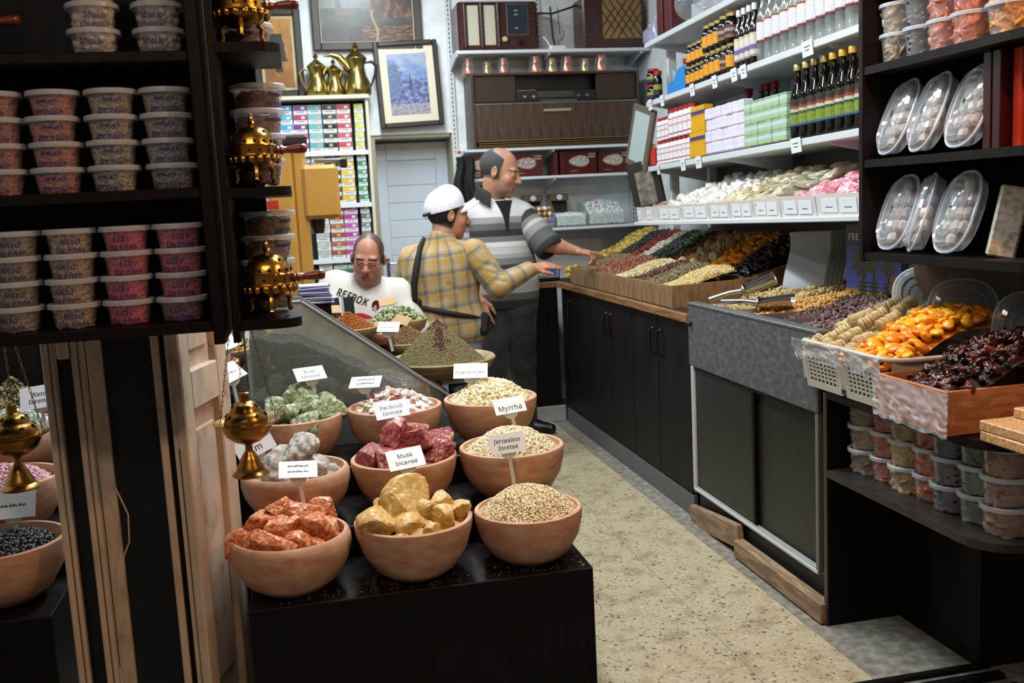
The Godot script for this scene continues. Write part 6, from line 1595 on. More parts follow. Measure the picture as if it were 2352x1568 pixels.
	for e in [[1.955, -5.52, 0.06], [1.955, -5.33, 0.05], [1.955, -4.90, 0.055], [1.955, -4.62, 0.055], [1.955, -4.40, 0.06], [1.955, -4.30, 0.06], [1.955, -3.72, 0.085], [1.585, -5.42, 0.04], [1.585, -5.05, 0.06], [1.585, -4.84, 0.07], [1.585, -3.82, 0.085]]:
		var t := thing("price_tag", "white paper price tag on the %s shelf edge, %s from the far end" % ["middle" if e[0] > 1.7 else "lower", ord[j if e[0] > 1.7 else j - 7]], "price tag", Vector3(2.044, sag(e[0], e[1]) - 0.012, e[1]), -PI / 2, "price tags on the shelf edges")
		part("paper", mb().box(Vector3(0, -0.02, 0.002), Vector3(e[2], 0.06, 0.0008), rotb(0.1, 0, 0.05)).done(), tg, t)
		part("writing", mb().box(Vector3(0, -0.012, 0.004), Vector3(e[2] * 0.55, 0.003, 0.0008), rotb(0.1, 0, 0.05)).box(Vector3(0, -0.026, 0.0028), Vector3(e[2] * 0.35, 0.003, 0.0008), rotb(0.1, 0, 0.05)).done(), M("pack_text", Color(0.25, 0.27, 0.3), 0.5), t)
		j += 1
	# upper shelf
	var ru := M("box_maroon", Color(0.30, 0.06, 0.08), 0.35)
	for k in 2: single("maroon_box", mb().box(Vector3(0, 0.11, 0), Vector3(0.12, 0.22, 0.08 + 0.02 * k), Basis(), 0.003).done(), ru, ["maroon gift box on the upper wall shelf, far one", "maroon gift box on the upper wall shelf, near one"][k], "box", Vector3(2.12, sag(2.287, -5.4) + 0.001, -5.38 + 0.12 * k), "maroon gift boxes")
	for k in 3:
		var t := thing("glass_globe", "clear glass globe with lilac filling on upper shelf, %s from far end" % ord[k], "globe", Vector3(2.13, sag(2.287, -5.05 + 0.24 * k) + 0.001, -5.08 + 0.24 * k), 0.0, "glass globes")
		part("globe", mb().ball(Vector3(0, 0.10, 0), Vector3(0.095, 0.09, 0.095), Basis(), 24, 14).done(), clearg, t)
		part("foot", mb().lathe(V2([0.0, 0.0, 0.04, 0.0, 0.04, 0.006, 0.015, 0.014, 0.0, 0.014]), 20).done(), clearg, t)
		part("filling", mb().ball(Vector3(0, 0.13, 0), Vector3(0.06, 0.03, 0.06), Basis(), 14, 8).done(), M("lilac", Color(0.36, 0.36, 0.66), 0.5), t)
	for e in [[-5.62, 0.05, 0.10], [-5.53, 0.03, 0.13]]:
		single("frosted_bottle", mb().lathe([Vector2(0, 0), Vector2(e[1], 0), Vector2(e[1], e[2] * 0.6), Vector2(e[1] * 0.4, e[2] * 0.85), Vector2(e[1] * 0.4, e[2]), Vector2(0, e[2])], 18).done(), clear("frost_violet", Color(0.66, 0.66, 0.80), 0.45, 0.2), "frosted violet bottle at the far end of upper shelf, %s" % ("squat" if e[1] > 0.04 else "slim"), "bottle", Vector3(2.10, sag(2.287, e[0]) + 0.001, e[0]), "frosted bottles")
	# leaning framed pictures in the corner
	var pf := M("frame_taupe", Color(0.36, 0.33, 0.28), 0.4)
	var a := thing("leaning_frame", "pale framed picture leaning under the far shelf end", "picture", Vector3(2.02, 1.59, -5.72), -1.3)
	a.rotation.z = -0.32
	part("frame", mb().box(Vector3(0, 0.17, 0), Vector3(0.22, 0.36, 0.025), Basis(), 0.006).done(), pf, a)
	part("image", mb().box(Vector3(0, 0.17, 0.013), Vector3(0.15, 0.29, 0.003)).done(), M("pale_image", Color(0.62, 0.68, 0.68), 0.3), a)
	var b := thing("leaning_frame", "dark framed faded picture above the sweets corner", "picture", Vector3(2.07, 1.33, -5.62), -0.75)
	b.rotation.z = 0.2
	part("frame", mb().box(Vector3(0, 0.14, 0), Vector3(0.2, 0.30, 0.025), Basis(), 0.006).done(), M("frame_dark", Color(0.11, 0.085, 0.075), 0.4), b)
	part("image", mb().box(Vector3(0, 0.13, 0.013), Vector3(0.11, 0.2, 0.003)).done(), tri("faded_image", ntex(0.03, 311, [[0.0, Color(0.30, 0.27, 0.22)], [1.0, Color(0.56, 0.54, 0.48)]], 128, 3), Vector3.ONE * 4, 0.4), b)
	# trays of sweets
	var cardm := M("tray_card", Color(0.78, 0.76, 0.74), 0.6)
	single("sweet_shelf", mb().box(Vector3(2.14, sag(1.252, -4.2), -4.22), Vector3(0.54, 0.02, 2.3), rotb(-0.018, 0, 0), 0.003).done(), wh, "white shelf under the trays of wrapped sweets", "shelf")
	var zs := [-5.36, -5.22, -5.03, -4.70, -4.36, -4.13, -3.90, -3.66, -3.38, -3.07]
	var film := M("wrap_white", Color(0.78, 0.76, 0.70), 0.18, 0.0, {"clearcoat_enabled": true, "clearcoat": 0.8, "clearcoat_roughness": 0.1})
	var kinds := [["brown nut cluster", Color(0.58, 0.46, 0.33)], ["brown nut cluster", Color(0.62, 0.50, 0.36)], ["white wrapped sweet", Color(0.88, 0.87, 0.84)], ["white wrapped sweet", Color(0.88, 0.87, 0.84)], ["cream wrapped sweet", Color(0.84, 0.79, 0.67)], ["beige nougat bar", Color(0.76, 0.72, 0.60)], ["grey nougat bar", Color(0.72, 0.70, 0.60)], ["pink wrapped sweet", Color(0.90, 0.60, 0.66)], ["pink wrapped sweet", Color(0.92, 0.66, 0.70)]]
	var shapes := []
	for v in 4: shapes.append(rock(Vector3(0.030, 0.020, 0.024), 8, 500 + v, 0.12, 2))
	var bars := []
	for v in 2: bars.append(rock(Vector3(0.06, 0.018, 0.024), 8, 520 + v, 0.10, 2))
	for k in 9:
		var z0: float = zs[k]; var z1: float = zs[k + 1]
		var zc := (z0 + z1) / 2
		var y := sag(1.264, zc)
		var w := z1 - z0 - 0.006
		var t := thing("sweet_tray", "white card tray of %ss, %s from the far end" % [kinds[k][0], ord[k]], "tray", Vector3(1.90, y, zc), 0.0, "white trays of sweets")
		part("front", mb().box(Vector3(-0.012, 0.036, 0), Vector3(0.004, 0.086, w), rotb(0, 0, 0.12 + rng.randf_range(-0.05, 0.05))).done(), cardm, t)
		part("bottom", mb().box(Vector3(0.24, 0.003, 0), Vector3(0.48, 0.004, w)).done(), cardm, t)
		for s in [-1, 1]: part("side", mb().box(Vector3(0.24, 0.03, (w / 2 - 0.002) * s), Vector3(0.48, 0.06, 0.003)).done(), cardm, t)
		for p in 2 if w > 0.2 else 1:
			var lb := part("price_label", mb().box(Vector3(-0.0155, 0.036, w * (0.22 if p else -0.2)), Vector3(0.002, 0.05, w * 0.36), rotb(0, 0, 0.12)).done(), M("tag_paper", Color(0.84, 0.85, 0.86), 0.6), t)
			part("writing", mb().box(Vector3(-0.0168, 0.045, w * (0.22 if p else -0.2)), Vector3(0.001, 0.003, w * 0.22), rotb(0, 0, 0.12)).box(Vector3(-0.0158, 0.03, w * (0.22 if p else -0.2)), Vector3(0.001, 0.003, w * 0.16), rotb(0, 0, 0.12)).done(), M("ink_violet", Color(0.28, 0.26, 0.48), 0.6), lb)
		# filling: slope of sweets rising to the wall
		var top := 0.10 if k < 2 else (0.175 if k < 7 else 0.15)
		var n := int(w / 0.045)
		for a2 in maxi(n, 2):
			for b2 in 8:
				var f := (b2 + rng.randf_range(0.1, 0.7)) / 8.0
				var bar := k in [5, 6]
				if bar and b2 % 2: continue
				var o := single("wrapped_sweet" if k > 1 else "nut_cluster", bars[rng.randi() % 2] if bar else shapes[rng.randi() % 4], M("sweet%d_%d" % [k, rng.randi() % 2], kinds[k][1].lightened(0.12 * (rng.randi() % 2)), 0.22 if k > 1 else 0.6, 0.0, {"clearcoat_enabled": true, "clearcoat": 0.9 if k > 1 else 0.1, "clearcoat_roughness": 0.12}), "%s in the %s tray from the far end" % [kinds[k][0], ord[k]], "sweet", Vector3(1.93 + 0.40 * f, y + 0.030 + top * (0.25 + 1.1 * f) * (1.0 - 0.25 * f) + rng.randf_range(-0.008, 0.012), z0 + 0.03 + (w - 0.05) * (a2 + rng.randf_range(0.2, 0.8)) / maxi(n, 2)), "wrapped sweets, tray %s" % ord[k])
				o.basis = rotb(rng.randf_range(-0.5, 0.5), rng.randf() * TAU if not bar else rng.randf_range(-0.3, 0.3), rng.randf_range(-0.2, 0.5)) * Basis.from_scale(Vector3.ONE * rng.randf_range(0.8, 1.15))
		hills("sweet_fill", 0.0, 0.46, -w / 2 + 0.004, w / 2 - 0.004, 6, func(x: float, z: float): return 0.012 + top * (0.25 + 1.1 * x / 0.42) * (1.0 - 0.25 * x / 0.42) * 0.9, M("fill%d" % k, kinds[k][1], 0.6), t).set_meta("kind", "stuff")
	# dim glass jars along the wall behind the sweets
	for k in 12:
		var z := -4.75 + 0.14 * k
		single("wall_jar", mb().lathe(V2([0.0, 0.0, 0.055, 0.0, 0.058, 0.01, 0.058, 0.11, 0.04, 0.135, 0.04, 0.15, 0.0, 0.15]), 18).done() if not meshes.has("walljar") else meshes["walljar"], clear("jar_grey", Color(0.46, 0.45, 0.42), 0.55, 0.12), "dusty glass jar against the wall behind sweets, %s from far end" % ord[k], "jar", Vector3(2.355, sag(1.264, z) + 0.008, z), "dusty wall jars")

# ---------------------------------------------------------------- counter with wooden nut trays, steel nut case
func fruits(called: String, label: String, group: String, cat: String, shapes: Array, mats_: Array, spots: Array, base := Basis()) -> void:
	for p in spots:
		var o := single(called, shapes[rng.randi() % shapes.size()], mats_[rng.randi() % mats_.size()], label, cat, p[0], group)
		o.basis = p[1] * base

func layer(x0: float, x1: float, z0: float, z1: float, step: float, hf: Callable, tilt := 0.5) -> Array:
	# places for fruit lying on a heap, rows offset like scales
	var out := []
	var row := 0
	var x := x0 + step * 0.5
	while x < x1:
		var z := z0 + step * (0.5 if row % 2 else 0.85)
		while z < z1 - step * 0.2:
			var px := x + rng.randf_range(-0.3, 0.3) * step; var pz := z + rng.randf_range(-0.3, 0.3) * step
			out.append([Vector3(px, hf.call(px, pz) + rng.randf_range(-0.2, 0.3) * step, pz), rotb(rng.randf_range(-tilt, tilt), rng.randf() * TAU, rng.randf_range(-tilt, tilt)).scaled(Vector3.ONE * rng.randf_range(0.85, 1.15))])
			z += step
		x += step * 0.85
		row += 1
	return out

func fig_mesh(n: int) -> ArrayMesh:
	# a roll of pressed dried figs: discs side by side, along x
	var key := "figroll%d" % n
	if meshes.has(key): return meshes[key]
	var o := mb()
	for k in n:
		var r := 0.0225 * (1.0 + 0.06 * sin(k * 2.3))
		var prof := V2([0.0, -0.0062, 0.35, -0.0068, 0.8, -0.0062, 0.97, -0.003, 1.0, 0.0, 0.97, 0.003, 0.8, 0.0062, 0.35, 0.0068, 0.0, 0.0062])
		for q in prof.size(): prof[q].x *= r
		o.lathe(prof, 16, Transform3D(rotb(0.06 * sin(k * 1.7), 0, PI / 2 + 0.08 * cos(k * 3.1)), Vector3((k - (n - 1) / 2.0) * 0.0118, 0, 0)), 1.0, 0.94)
	meshes[key] = o.done()
	return meshes[key]

func apricot_shapes() -> Array:
	var out := []
	for v in 4:
		if not meshes.has("apr%d" % v): meshes["apr%d" % v] = rock(Vector3(0.0215, 0.0105, 0.0190), 0, 610 + v, 0.14, 2, false)
		out.append(meshes["apr%d" % v])
	return out

func date_shapes() -> Array:
	var out := []
	for v in 4:
		if not meshes.has("date%d" % v): meshes["date%d" % v] = rock(Vector3(0.0235, 0.0125, 0.0135), 5, 630 + v, 0.13, 3, false)
		out.append(meshes["date%d" % v])
	return out

func apricot_mats() -> Array:
	return [M("apricot_a", Color(0.90, 0.60, 0.07), 0.35, 0.0, {"subsurf_scatter_enabled": true, "subsurf_scatter_strength": 0.2}), M("apricot_b", Color(0.93, 0.67, 0.12), 0.35, 0.0, {"subsurf_scatter_enabled": true, "subsurf_scatter_strength": 0.2}), M("apricot_c", Color(0.88, 0.50, 0.06), 0.35, 0.0, {"subsurf_scatter_enabled": true, "subsurf_scatter_strength": 0.2})]

func fig_mats() -> Array:
	var out := []
	for k in 2: out.append(tri("fig_%d" % k, ntex(0.05, 640 + k, [[0.0, Color(0.52, 0.41, 0.24)], [0.4, Color(0.70, 0.60, 0.41)], [1.0, Color(0.84, 0.77, 0.60)]] if k else [[0.0, Color(0.58, 0.48, 0.30)], [0.5, Color(0.76, 0.67, 0.48)], [1.0, Color(0.86, 0.79, 0.63)]], 128, 4), Vector3.ONE * 14, 0.65, {"normal_enabled": true, "normal_texture": bump(0.08, 642, 128, 3), "normal_scale": 0.7}))
	return out

func nut_counter() -> void:
	var dw := dark_wood()
	var top := grain_wood("counter_dark", Color(0.10, 0.075, 0.06), Color(0.17, 0.13, 0.10), Vector3(2, 2, 0.6), 0.45)
	var edge := grain_wood("counter_edge", Color(0.40, 0.26, 0.14), Color(0.58, 0.42, 0.25), Vector3(8, 8, 0.7), 0.45)
	# long worktop turning the corner
	var wt := thing("worktop", "wood-edged counter top running round the back corner", "worktop")
	part("slab", mb().box(Vector3(2.01, 0.884, -5.15), Vector3(0.8, 0.034, 2.4), Basis(), 0.002).done(), top, wt)
	part("slab", mb().box(Vector3(1.43, 0.884, -6.43), Vector3(0.36, 0.034, 0.68), Basis(), 0.002).done(), top, wt)
	part("edge_strip", mb().box(Vector3(1.602, 0.884, -5.03), Vector3(0.022, 0.038, 2.15), Basis(), 0.004).done(), edge, wt)
	part("edge_strip", mb().box(Vector3(1.43, 0.884, -6.085), Vector3(0.355, 0.038, 0.022), Basis(), 0.004).done(), edge, wt)
	# cabinets
	var zs := [-6.06, -5.43, -5.075, -4.715, -4.355, -3.965]
	var ord := ["first", "second", "third", "fourth", "fifth"]
	for k in 5:
		var z0: float = zs[k]; var z1: float = zs[k + 1]
		var c := thing("base_cabinet", "dark brown base cabinet under the worktop, %s from the back" % ord[k], "cabinet", Vector3(1.62, 0, (z0 + z1) / 2), 0.0, "dark base cabinets")
		part("body", mb().box(Vector3(0.38, 0.485, 0), Vector3(0.74, 0.76, z1 - z0 - 0.002)).done(), dw, c)
		var d := part("door", mb().box(Vector3(0.001, 0.485, 0), Vector3(0.018, 0.752, z1 - z0 - 0.006), Basis(), 0.002).done(), dw, c)
		var hz: float = [-0.1, 0.14, -0.14, 0.14, -0.14][k] * (1.0 if k > 0 else 1.0)
		part("handle", mb().tube([Vector3(-0.008, 0.67, hz), Vector3(-0.03, 0.675, hz), Vector3(-0.03, 0.79, hz), Vector3(-0.008, 0.795, hz)], 0.006, 8).done(), M("handle_dark_steel", Color(0.22, 0.22, 0.23), 0.3, 0.9), d)
	var cb := thing("base_cabinet", "dark base cabinet facing the viewer in back corner", "cabinet", Vector3(1.43, 0, -6.11))
	part("body", mb().box(Vector3(0, 0.485, -0.33), Vector3(0.34, 0.76, 0.64)).done(), dw, cb)
	part("door", mb().box(Vector3(-0.005, 0.485, 0.0), Vector3(0.33, 0.752, 0.018), Basis(), 0.002).done(), dw, cb)
	var grey := M("kick_grey", Color(0.36, 0.37, 0.38), 0.5)
	struct("baseboard_right", mb().box(Vector3(1.625, 0.05, -5.0), Vector3(0.02, 0.1, 2.07), Basis(), 0.002).done(), grey)
	struct("baseboard_back", mb().box(Vector3(1.44, 0.05, -6.09), Vector3(0.35, 0.1, 0.02), Basis(), 0.002).done(), M("kick_pale", Color(0.62, 0.63, 0.63), 0.5))
	# wooden trays: a front row and a raised back row
	var tw := grain_wood("tray_wood", Color(0.42, 0.31, 0.19), Color(0.56, 0.43, 0.28), Vector3(6, 1.2, 6), 0.6)
	var dz := [-5.90, -5.60, -5.17, -4.875, -4.72, -4.47, -4.215]
	var what := ["seed mix", "brown almonds", "white pumpkin seeds", "pecan halves", "green pistachio kernels", "pale pine nuts"]
	var gcol := [[Color(0.46, 0.34, 0.20), Color(0.36, 0.26, 0.15)], [Color(0.48, 0.24, 0.11), Color(0.40, 0.18, 0.08)], [Color(0.76, 0.70, 0.52), Color(0.66, 0.60, 0.42)], [Color(0.30, 0.14, 0.07), Color(0.22, 0.10, 0.05)], [Color(0.40, 0.36, 0.18), Color(0.28, 0.20, 0.12)], [Color(0.78, 0.68, 0.44), Color(0.70, 0.60, 0.36)]]
	for k in 6:
		var z0: float = dz[k] + 0.003; var z1: float = dz[k + 1] - 0.003
		var zc := (z0 + z1) / 2; var w := z1 - z0
		var t := thing("nut_tray", "wooden tray of %s in the front row" % what[k], "tray", Vector3(1.63, 0.902, zc), 0.0, "wooden nut trays")
		part("front", mb().box(Vector3(0.006, 0.05, 0), Vector3(0.012, 0.1, w), Basis(), 0.0015).done(), tw, t)
		part("back", mb().box(Vector3(0.335, 0.055, 0), Vector3(0.01, 0.11, w)).done(), tw, t)
		for s in [-1, 1]: part("side", mb().box(Vector3(0.17, 0.05, (w / 2 - 0.005) * s), Vector3(0.32, 0.1, 0.01)).done(), tw, t)
		part("bottom", mb().box(Vector3(0.17, 0.005, 0), Vector3(0.33, 0.008, w - 0.02)).done(), tw, t)
		var cols := [lin(gcol[k][0]), lin(gcol[k][1]), lin(gcol[k][0].lightened(0.2))]
		var fz := noise(9.0, 700 + k, 2)
		var hw := w / 2
		var hf := func(x: float, z: float): return 0.088 + 0.075 * smoothstep(0.0, 0.30, x) - 0.018 * pow(absf(z) / hw, 3.0) + 0.008 * fz.get_noise_2d(x, z)
		var n := thing("nut_heap", "heap of %s in its front row tray" % what[k], "nuts", Vector3(1.63, 0.902, zc))
		hills("mound", 0.013, 0.33, -hw + 0.011, hw - 0.011, 8, func(x: float, z: float): return hf.call(x, z) - 0.006, M("nutbase%d" % k, gcol[k][0], 0.8), n).set_meta("kind", "stuff")
		var g: Mesh = [lump(0.0042, 0.003, 0.0034), lump(0.011, 0.0038, 0.0065), lump(0.0085, 0.0028, 0.0055), lump(0.014, 0.0045, 0.007), lump(0.0075, 0.0042, 0.0045), lump(0.0062, 0.0032, 0.0034)][k]
		var st: float = [0.0065, 0.0105, 0.009, 0.0125, 0.0085, 0.0068][k]
		grains("kernels", g, vcol("nut_grain", 0.55), scatter(0.016, 0.328, -hw + 0.014, hw - 0.014, st, hf, 1.0, 2), cols, n)
	# near side board following both rows
	single("tray_end_board", mb().prism(PackedVector2Array([Vector2(1.63, 0.902), Vector2(2.38, 0.902), Vector2(2.38, 1.125), Vector2(2.02, 1.012), Vector2(1.63, 1.004)]), 0.014, Transform3D(Basis(), Vector3(0, 0, -4.207))).done(), tw, "sloping wooden end board of the nut trays", "board")
	var bz := [-6.55, -6.25, -6.03, -5.83, -5.68, -5.50, -5.24, -5.06, -4.78, -4.50, -4.215]
	var bn := ["yellow dried pears", "black raisins", "red candied strips", "white coconut flakes", "black cherries", "green candied peel", "orange carrot strips", "rolled dried figs", "orange apricots", "black dates"]
	var bcol := [Color(0.70, 0.58, 0.20), Color(0.05, 0.035, 0.04), Color(0.50, 0.12, 0.05), Color(0.78, 0.76, 0.66), Color(0.04, 0.035, 0.04), Color(0.16, 0.24, 0.06), Color(0.66, 0.34, 0.12)]
	for k in 10:
		var z0: float = bz[k] + 0.003; var z1: float = bz[k + 1] - 0.003
		var zc := (z0 + z1) / 2; var w := z1 - z0; var hw := w / 2
		var t := thing("fruit_tray", "raised wooden tray of %s in the back row" % bn[k], "tray", Vector3(1.975, 0.902, zc), 0.0, "wooden fruit trays")
		part("front", mb().box(Vector3(0.006, 0.06, 0), Vector3(0.012, 0.12, w)).done(), tw, t)
		for s in [-1, 1]: part("side", mb().prism(PackedVector2Array([Vector2(0.012, 0), Vector2(0.40, 0), Vector2(0.40, 0.2), Vector2(0.012, 0.11)]), 0.008, Transform3D(Basis(), Vector3(0, 0, (hw - 0.004) * s))).done(), tw, t)
		part("bottom", mb().box(Vector3(0.2, 0.05, 0), Vector3(0.39, 0.1, w - 0.016)).done(), tw, t)
		var fz := noise(7.0, 720 + k, 2)
		var hf := func(x: float, z: float): return 0.135 + 0.15 * smoothstep(0.0, 0.40, x) - 0.02 * pow(absf(z) / hw, 3.0) + 0.012 * fz.get_noise_2d(x, z)
		var n := thing("fruit_heap", "bed of %s in the back row" % bn[k], "fruit", Vector3(1.975, 0.902, zc))
		var bc: Color = bcol[k] if k < 7 else [Color(0.70, 0.60, 0.41), Color(0.88, 0.54, 0.06), Color(0.07, 0.045, 0.046)][k - 7]
		hills("mound", 0.012, 0.395, -hw + 0.008, hw - 0.008, 8, func(x: float, z: float): return hf.call(x, z) - 0.014, M("fruitbase%d" % k, bc, 0.8), n).set_meta("kind", "stuff")
		if k < 7:
			var g: Mesh = [lump(0.02, 0.012, 0.016), lump(0.009, 0.006, 0.007), lump(0.016, 0.004, 0.005), lump(0.014, 0.0035, 0.006), lump(0.011, 0.009, 0.010), lump(0.02, 0.004, 0.009), lump(0.028, 0.005, 0.008)][k]
			var st: float = [0.022, 0.011, 0.012, 0.011, 0.014, 0.014, 0.017][k]
			grains("pieces", g, vcol("fruit_piece", 0.4), scatter(0.016, 0.39, -hw + 0.012, hw - 0.012, st, hf, 1.0, 2, 0.5), [lin(bc), lin(bc.darkened(0.25)), lin(bc.lightened(0.15))], n)
		else:
			var world := func(x: float, z: float): return 0.902 + hf.call(x - 1.975, z - zc)
			if k == 7:
				var sp := layer(1.99, 2.35, z0 + 0.01, z1 - 0.01, 0.058, world, 0.4)
				fruits("fig_roll", "roll of dried figs in the raised back tray", "dried figs in the back tray", "dried fig", [fig_mesh(4), fig_mesh(3)], fig_mats(), sp, Basis.from_scale(Vector3.ONE * 1.3))
			elif k == 8:
				fruits("dried_apricot", "orange dried apricot in the raised back tray", "apricots in the back tray", "dried apricot", apricot_shapes(), apricot_mats(), layer(1.985, 2.37, z0 + 0.006, z1 - 0.006, 0.034, world, 0.8))
			else:
				fruits("dried_date", "blackish date in the raised back tray", "dates in the back tray", "date", date_shapes(), [M("date_black_a", Color(0.055, 0.038, 0.042), 0.3), M("date_black_b", Color(0.085, 0.05, 0.05), 0.35)], layer(1.985, 2.37, z0 + 0.006, z1 - 0.004, 0.036, world, 0.7), Basis.from_scale(Vector3.ONE * 1.1))
	# yellow pear bag near the pointing hand
	single("dried_fruit_bag", rock(Vector3(0.075, 0.05, 0.09), 9, 777, 0.2, 2), M("bag_yellow", Color(0.72, 0.58, 0.16), 0.35), "crumpled bag of yellow dried fruit at the tray end", "bag", Vector3(1.69, 0.955, -6.02))
	# scale and card at the back counter
	var s := thing("shop_scale", "small black electronic scale with blue display", "scale", Vector3(1.53, 0.902, -6.22))
	part("body", mb().box(Vector3(0, 0.045, 0), Vector3(0.19, 0.09, 0.2), Basis(), 0.008).done(), M("black_plastic", Color(0.03, 0.03, 0.03), 0.4), s)
	part("panel", mb().box(Vector3(0, 0.055, 0.101), Vector3(0.17, 0.06, 0.004)).done(), M("scale_grey", Color(0.5, 0.54, 0.6), 0.4), s)
	part("display", mb().box(Vector3(0.045, 0.06, 0.104), Vector3(0.05, 0.042, 0.003)).done(), M("scale_display", Color(0.12, 0.36, 0.66), 0.3), s)
	for k in 3: part("key", mb().box(Vector3(-0.055 + 0.022 * k, 0.045, 0.104), Vector3(0.014, 0.012, 0.004), Basis(), 0.001).done(), M("label_white", Color(0.84, 0.86, 0.88), 0.5), s)
	part("pan", mb().box(Vector3(0, 0.097, -0.01), Vector3(0.18, 0.012, 0.17), Basis(), 0.005).done(), M("chrome", Color(0.7, 0.7, 0.72), 0.2, 1.0), s)
	var cc := thing("menu_card", "cream card with an anchor emblem behind the scale", "card", Vector3(1.47, 0.902, -6.36))
	part("card", mb().box(Vector3(0, 0.12, 0), Vector3(0.13, 0.24, 0.004), rotb(-0.1, 0, 0.1)).done(), M("card_cream", Color(0.74, 0.71, 0.56), 0.6), cc)
	part("emblem", mb().tube([Vector3(0.0, 0.19, 0.006), Vector3(0.0, 0.165, 0.008)], 0.002, 6).tube([Vector3(-0.012, 0.176, 0.008), Vector3(-0.008, 0.166, 0.008), Vector3(0.0, 0.163, 0.008), Vector3(0.008, 0.166, 0.008), Vector3(0.012, 0.176, 0.008)], 0.002, 6).done(), M("pack_text", Color(0.25, 0.27, 0.3), 0.5), cc)
	# ---- steel case of nuts
	var st := tri("brushed_steel", ntex(0.03, 741, [[0.0, Color(0.30, 0.31, 0.32)], [0.5, Color(0.38, 0.39, 0.40)], [1.0, Color(0.48, 0.49, 0.50)]], 512, 5), Vector3(1.2, 2.0, 1.2), 0.45, {"metallic": 0.35})
	var pale := M("track_white", Color(0.70, 0.71, 0.71), 0.4)
	var c := thing("nut_case", "steel fronted nut case with dark sliding doors below", "display case", Vector3(1.6, 0, -3.4))
	var L := 1.08; var za := -0.545; var zb := 0.53
	part("front_panel", mb().box(Vector3(0.008, 0.815, (za + zb) / 2), Vector3(0.016, 0.26, zb - za), Basis(), 0.003).done(), st, c)
	part("rim", mb().box(Vector3(0.022, 0.95, (za + zb) / 2), Vector3(0.05, 0.012, zb - za), Basis(), 0.003).done(), st, c)
	part("end_panel", mb().box(Vector3(0.40, 0.53, za + 0.008), Vector3(0.78, 0.82, 0.016), Basis(), 0.003).done(), st, c)
	part("floor_sheet", mb().box(Vector3(0.41, 0.86, 0), Vector3(0.78, 0.01, L - 0.03)).done(), st, c)
	part("inner_body", mb().box(Vector3(0.45, 0.44, 0), Vector3(0.70, 0.6, L - 0.05)).done(), dw, c)
	part("frame_post", mb().box(Vector3(0.012, 0.415, za + 0.028), Vector3(0.024, 0.54, 0.03), Basis(), 0.003).done(), pale, c)
	part("frame_post", mb().box(Vector3(0.012, 0.415, zb - 0.012), Vector3(0.02, 0.54, 0.02), Basis(), 0.003).done(), M("frame_dull", Color(0.42, 0.40, 0.36), 0.5), c)
	part("top_track", mb().box(Vector3(0.014, 0.683, 0), Vector3(0.022, 0.02, L - 0.03), Basis(), 0.002).done(), dw, c)
	part("bottom_track", mb().box(Vector3(0.018, 0.146, 0), Vector3(0.04, 0.012, L - 0.03), Basis(), 0.002).done(), pale, c)
	for k in 3: part("track_rib", mb().box(Vector3(0.006 + 0.012 * k, 0.156, 0), Vector3(0.003, 0.01, L - 0.04)).done(), pale, c)
	var sl := tri("sliding_panel", ntex(0.012, 33, [[0.0, Color(0.085, 0.070, 0.055)], [0.5, Color(0.11, 0.092, 0.073)], [1.0, Color(0.13, 0.11, 0.09)]], 256, 4), Vector3(9, 0.9, 9), 0.42)
	part("sliding_door", mb().box(Vector3(0.014, 0.415, -0.24), Vector3(0.008, 0.52, 0.56), Basis(), 0.001).done(), sl, c)
	part("sliding_door", mb().box(Vector3(0.028, 0.415, 0.26), Vector3(0.008, 0.52, 0.54), Basis(), 0.001).done(), sl, c)
	part("door_edge", mb().box(Vector3(0.012, 0.415, 0.045), Vector3(0.012, 0.52, 0.02), Basis(), 0.001).done(), dw, c)
	part("plinth", mb().box(Vector3(0.06, 0.085, 0), Vector3(0.06, 0.11, L - 0.02)).done(), M("plinth_grey", Color(0.20, 0.21, 0.19), 0.6), c)
	part("side_knob", mb().ball(Vector3(-0.008, 0.868, za + 0.03), Vector3(0.014, 0.012, 0.014), Basis(), 12, 8).done(), M("black_plastic", Color(0.03, 0.03, 0.03), 0.4), c)
	var lum := grain_wood("floor_board", Color(0.46, 0.36, 0.27), Color(0.62, 0.52, 0.40), Vector3(6, 6, 1), 0.7)
	single("floor_plank", mb().box(Vector3(1.60, 0.05, -3.70), Vector3(0.03, 0.095, 0.48), rotb(-0.12, 0, 0), 0.004).done(), lum, "worn plank leaning at the foot of steel case, far one", "plank", Vector3.ZERO, "planks at the case foot")
	single("floor_plank", mb().box(Vector3(1.59, 0.037, -3.13), Vector3(0.045, 0.07, 0.66), Basis(), 0.004).done(), lum, "worn plank lying along the foot of steel case, near one", "plank", Vector3.ZERO, "planks at the case foot")
	var nz := [-0.525, -0.17, 0.02, 0.21, 0.50]
	var nn := ["pale pistachios", "roasted chickpeas", "brown pumpkin seeds", "purple coated peanuts"]
	var nc := [[Color(0.70, 0.60, 0.38), Color(0.60, 0.48, 0.28), Color(0.76, 0.68, 0.48)], [Color(0.76, 0.56, 0.26), Color(0.68, 0.46, 0.20), Color(0.80, 0.64, 0.36)], [Color(0.36, 0.25, 0.20), Color(0.30, 0.20, 0.17), Color(0.42, 0.32, 0.28)], [Color(0.42, 0.30, 0.30), Color(0.36, 0.24, 0.25), Color(0.50, 0.38, 0.38)]]
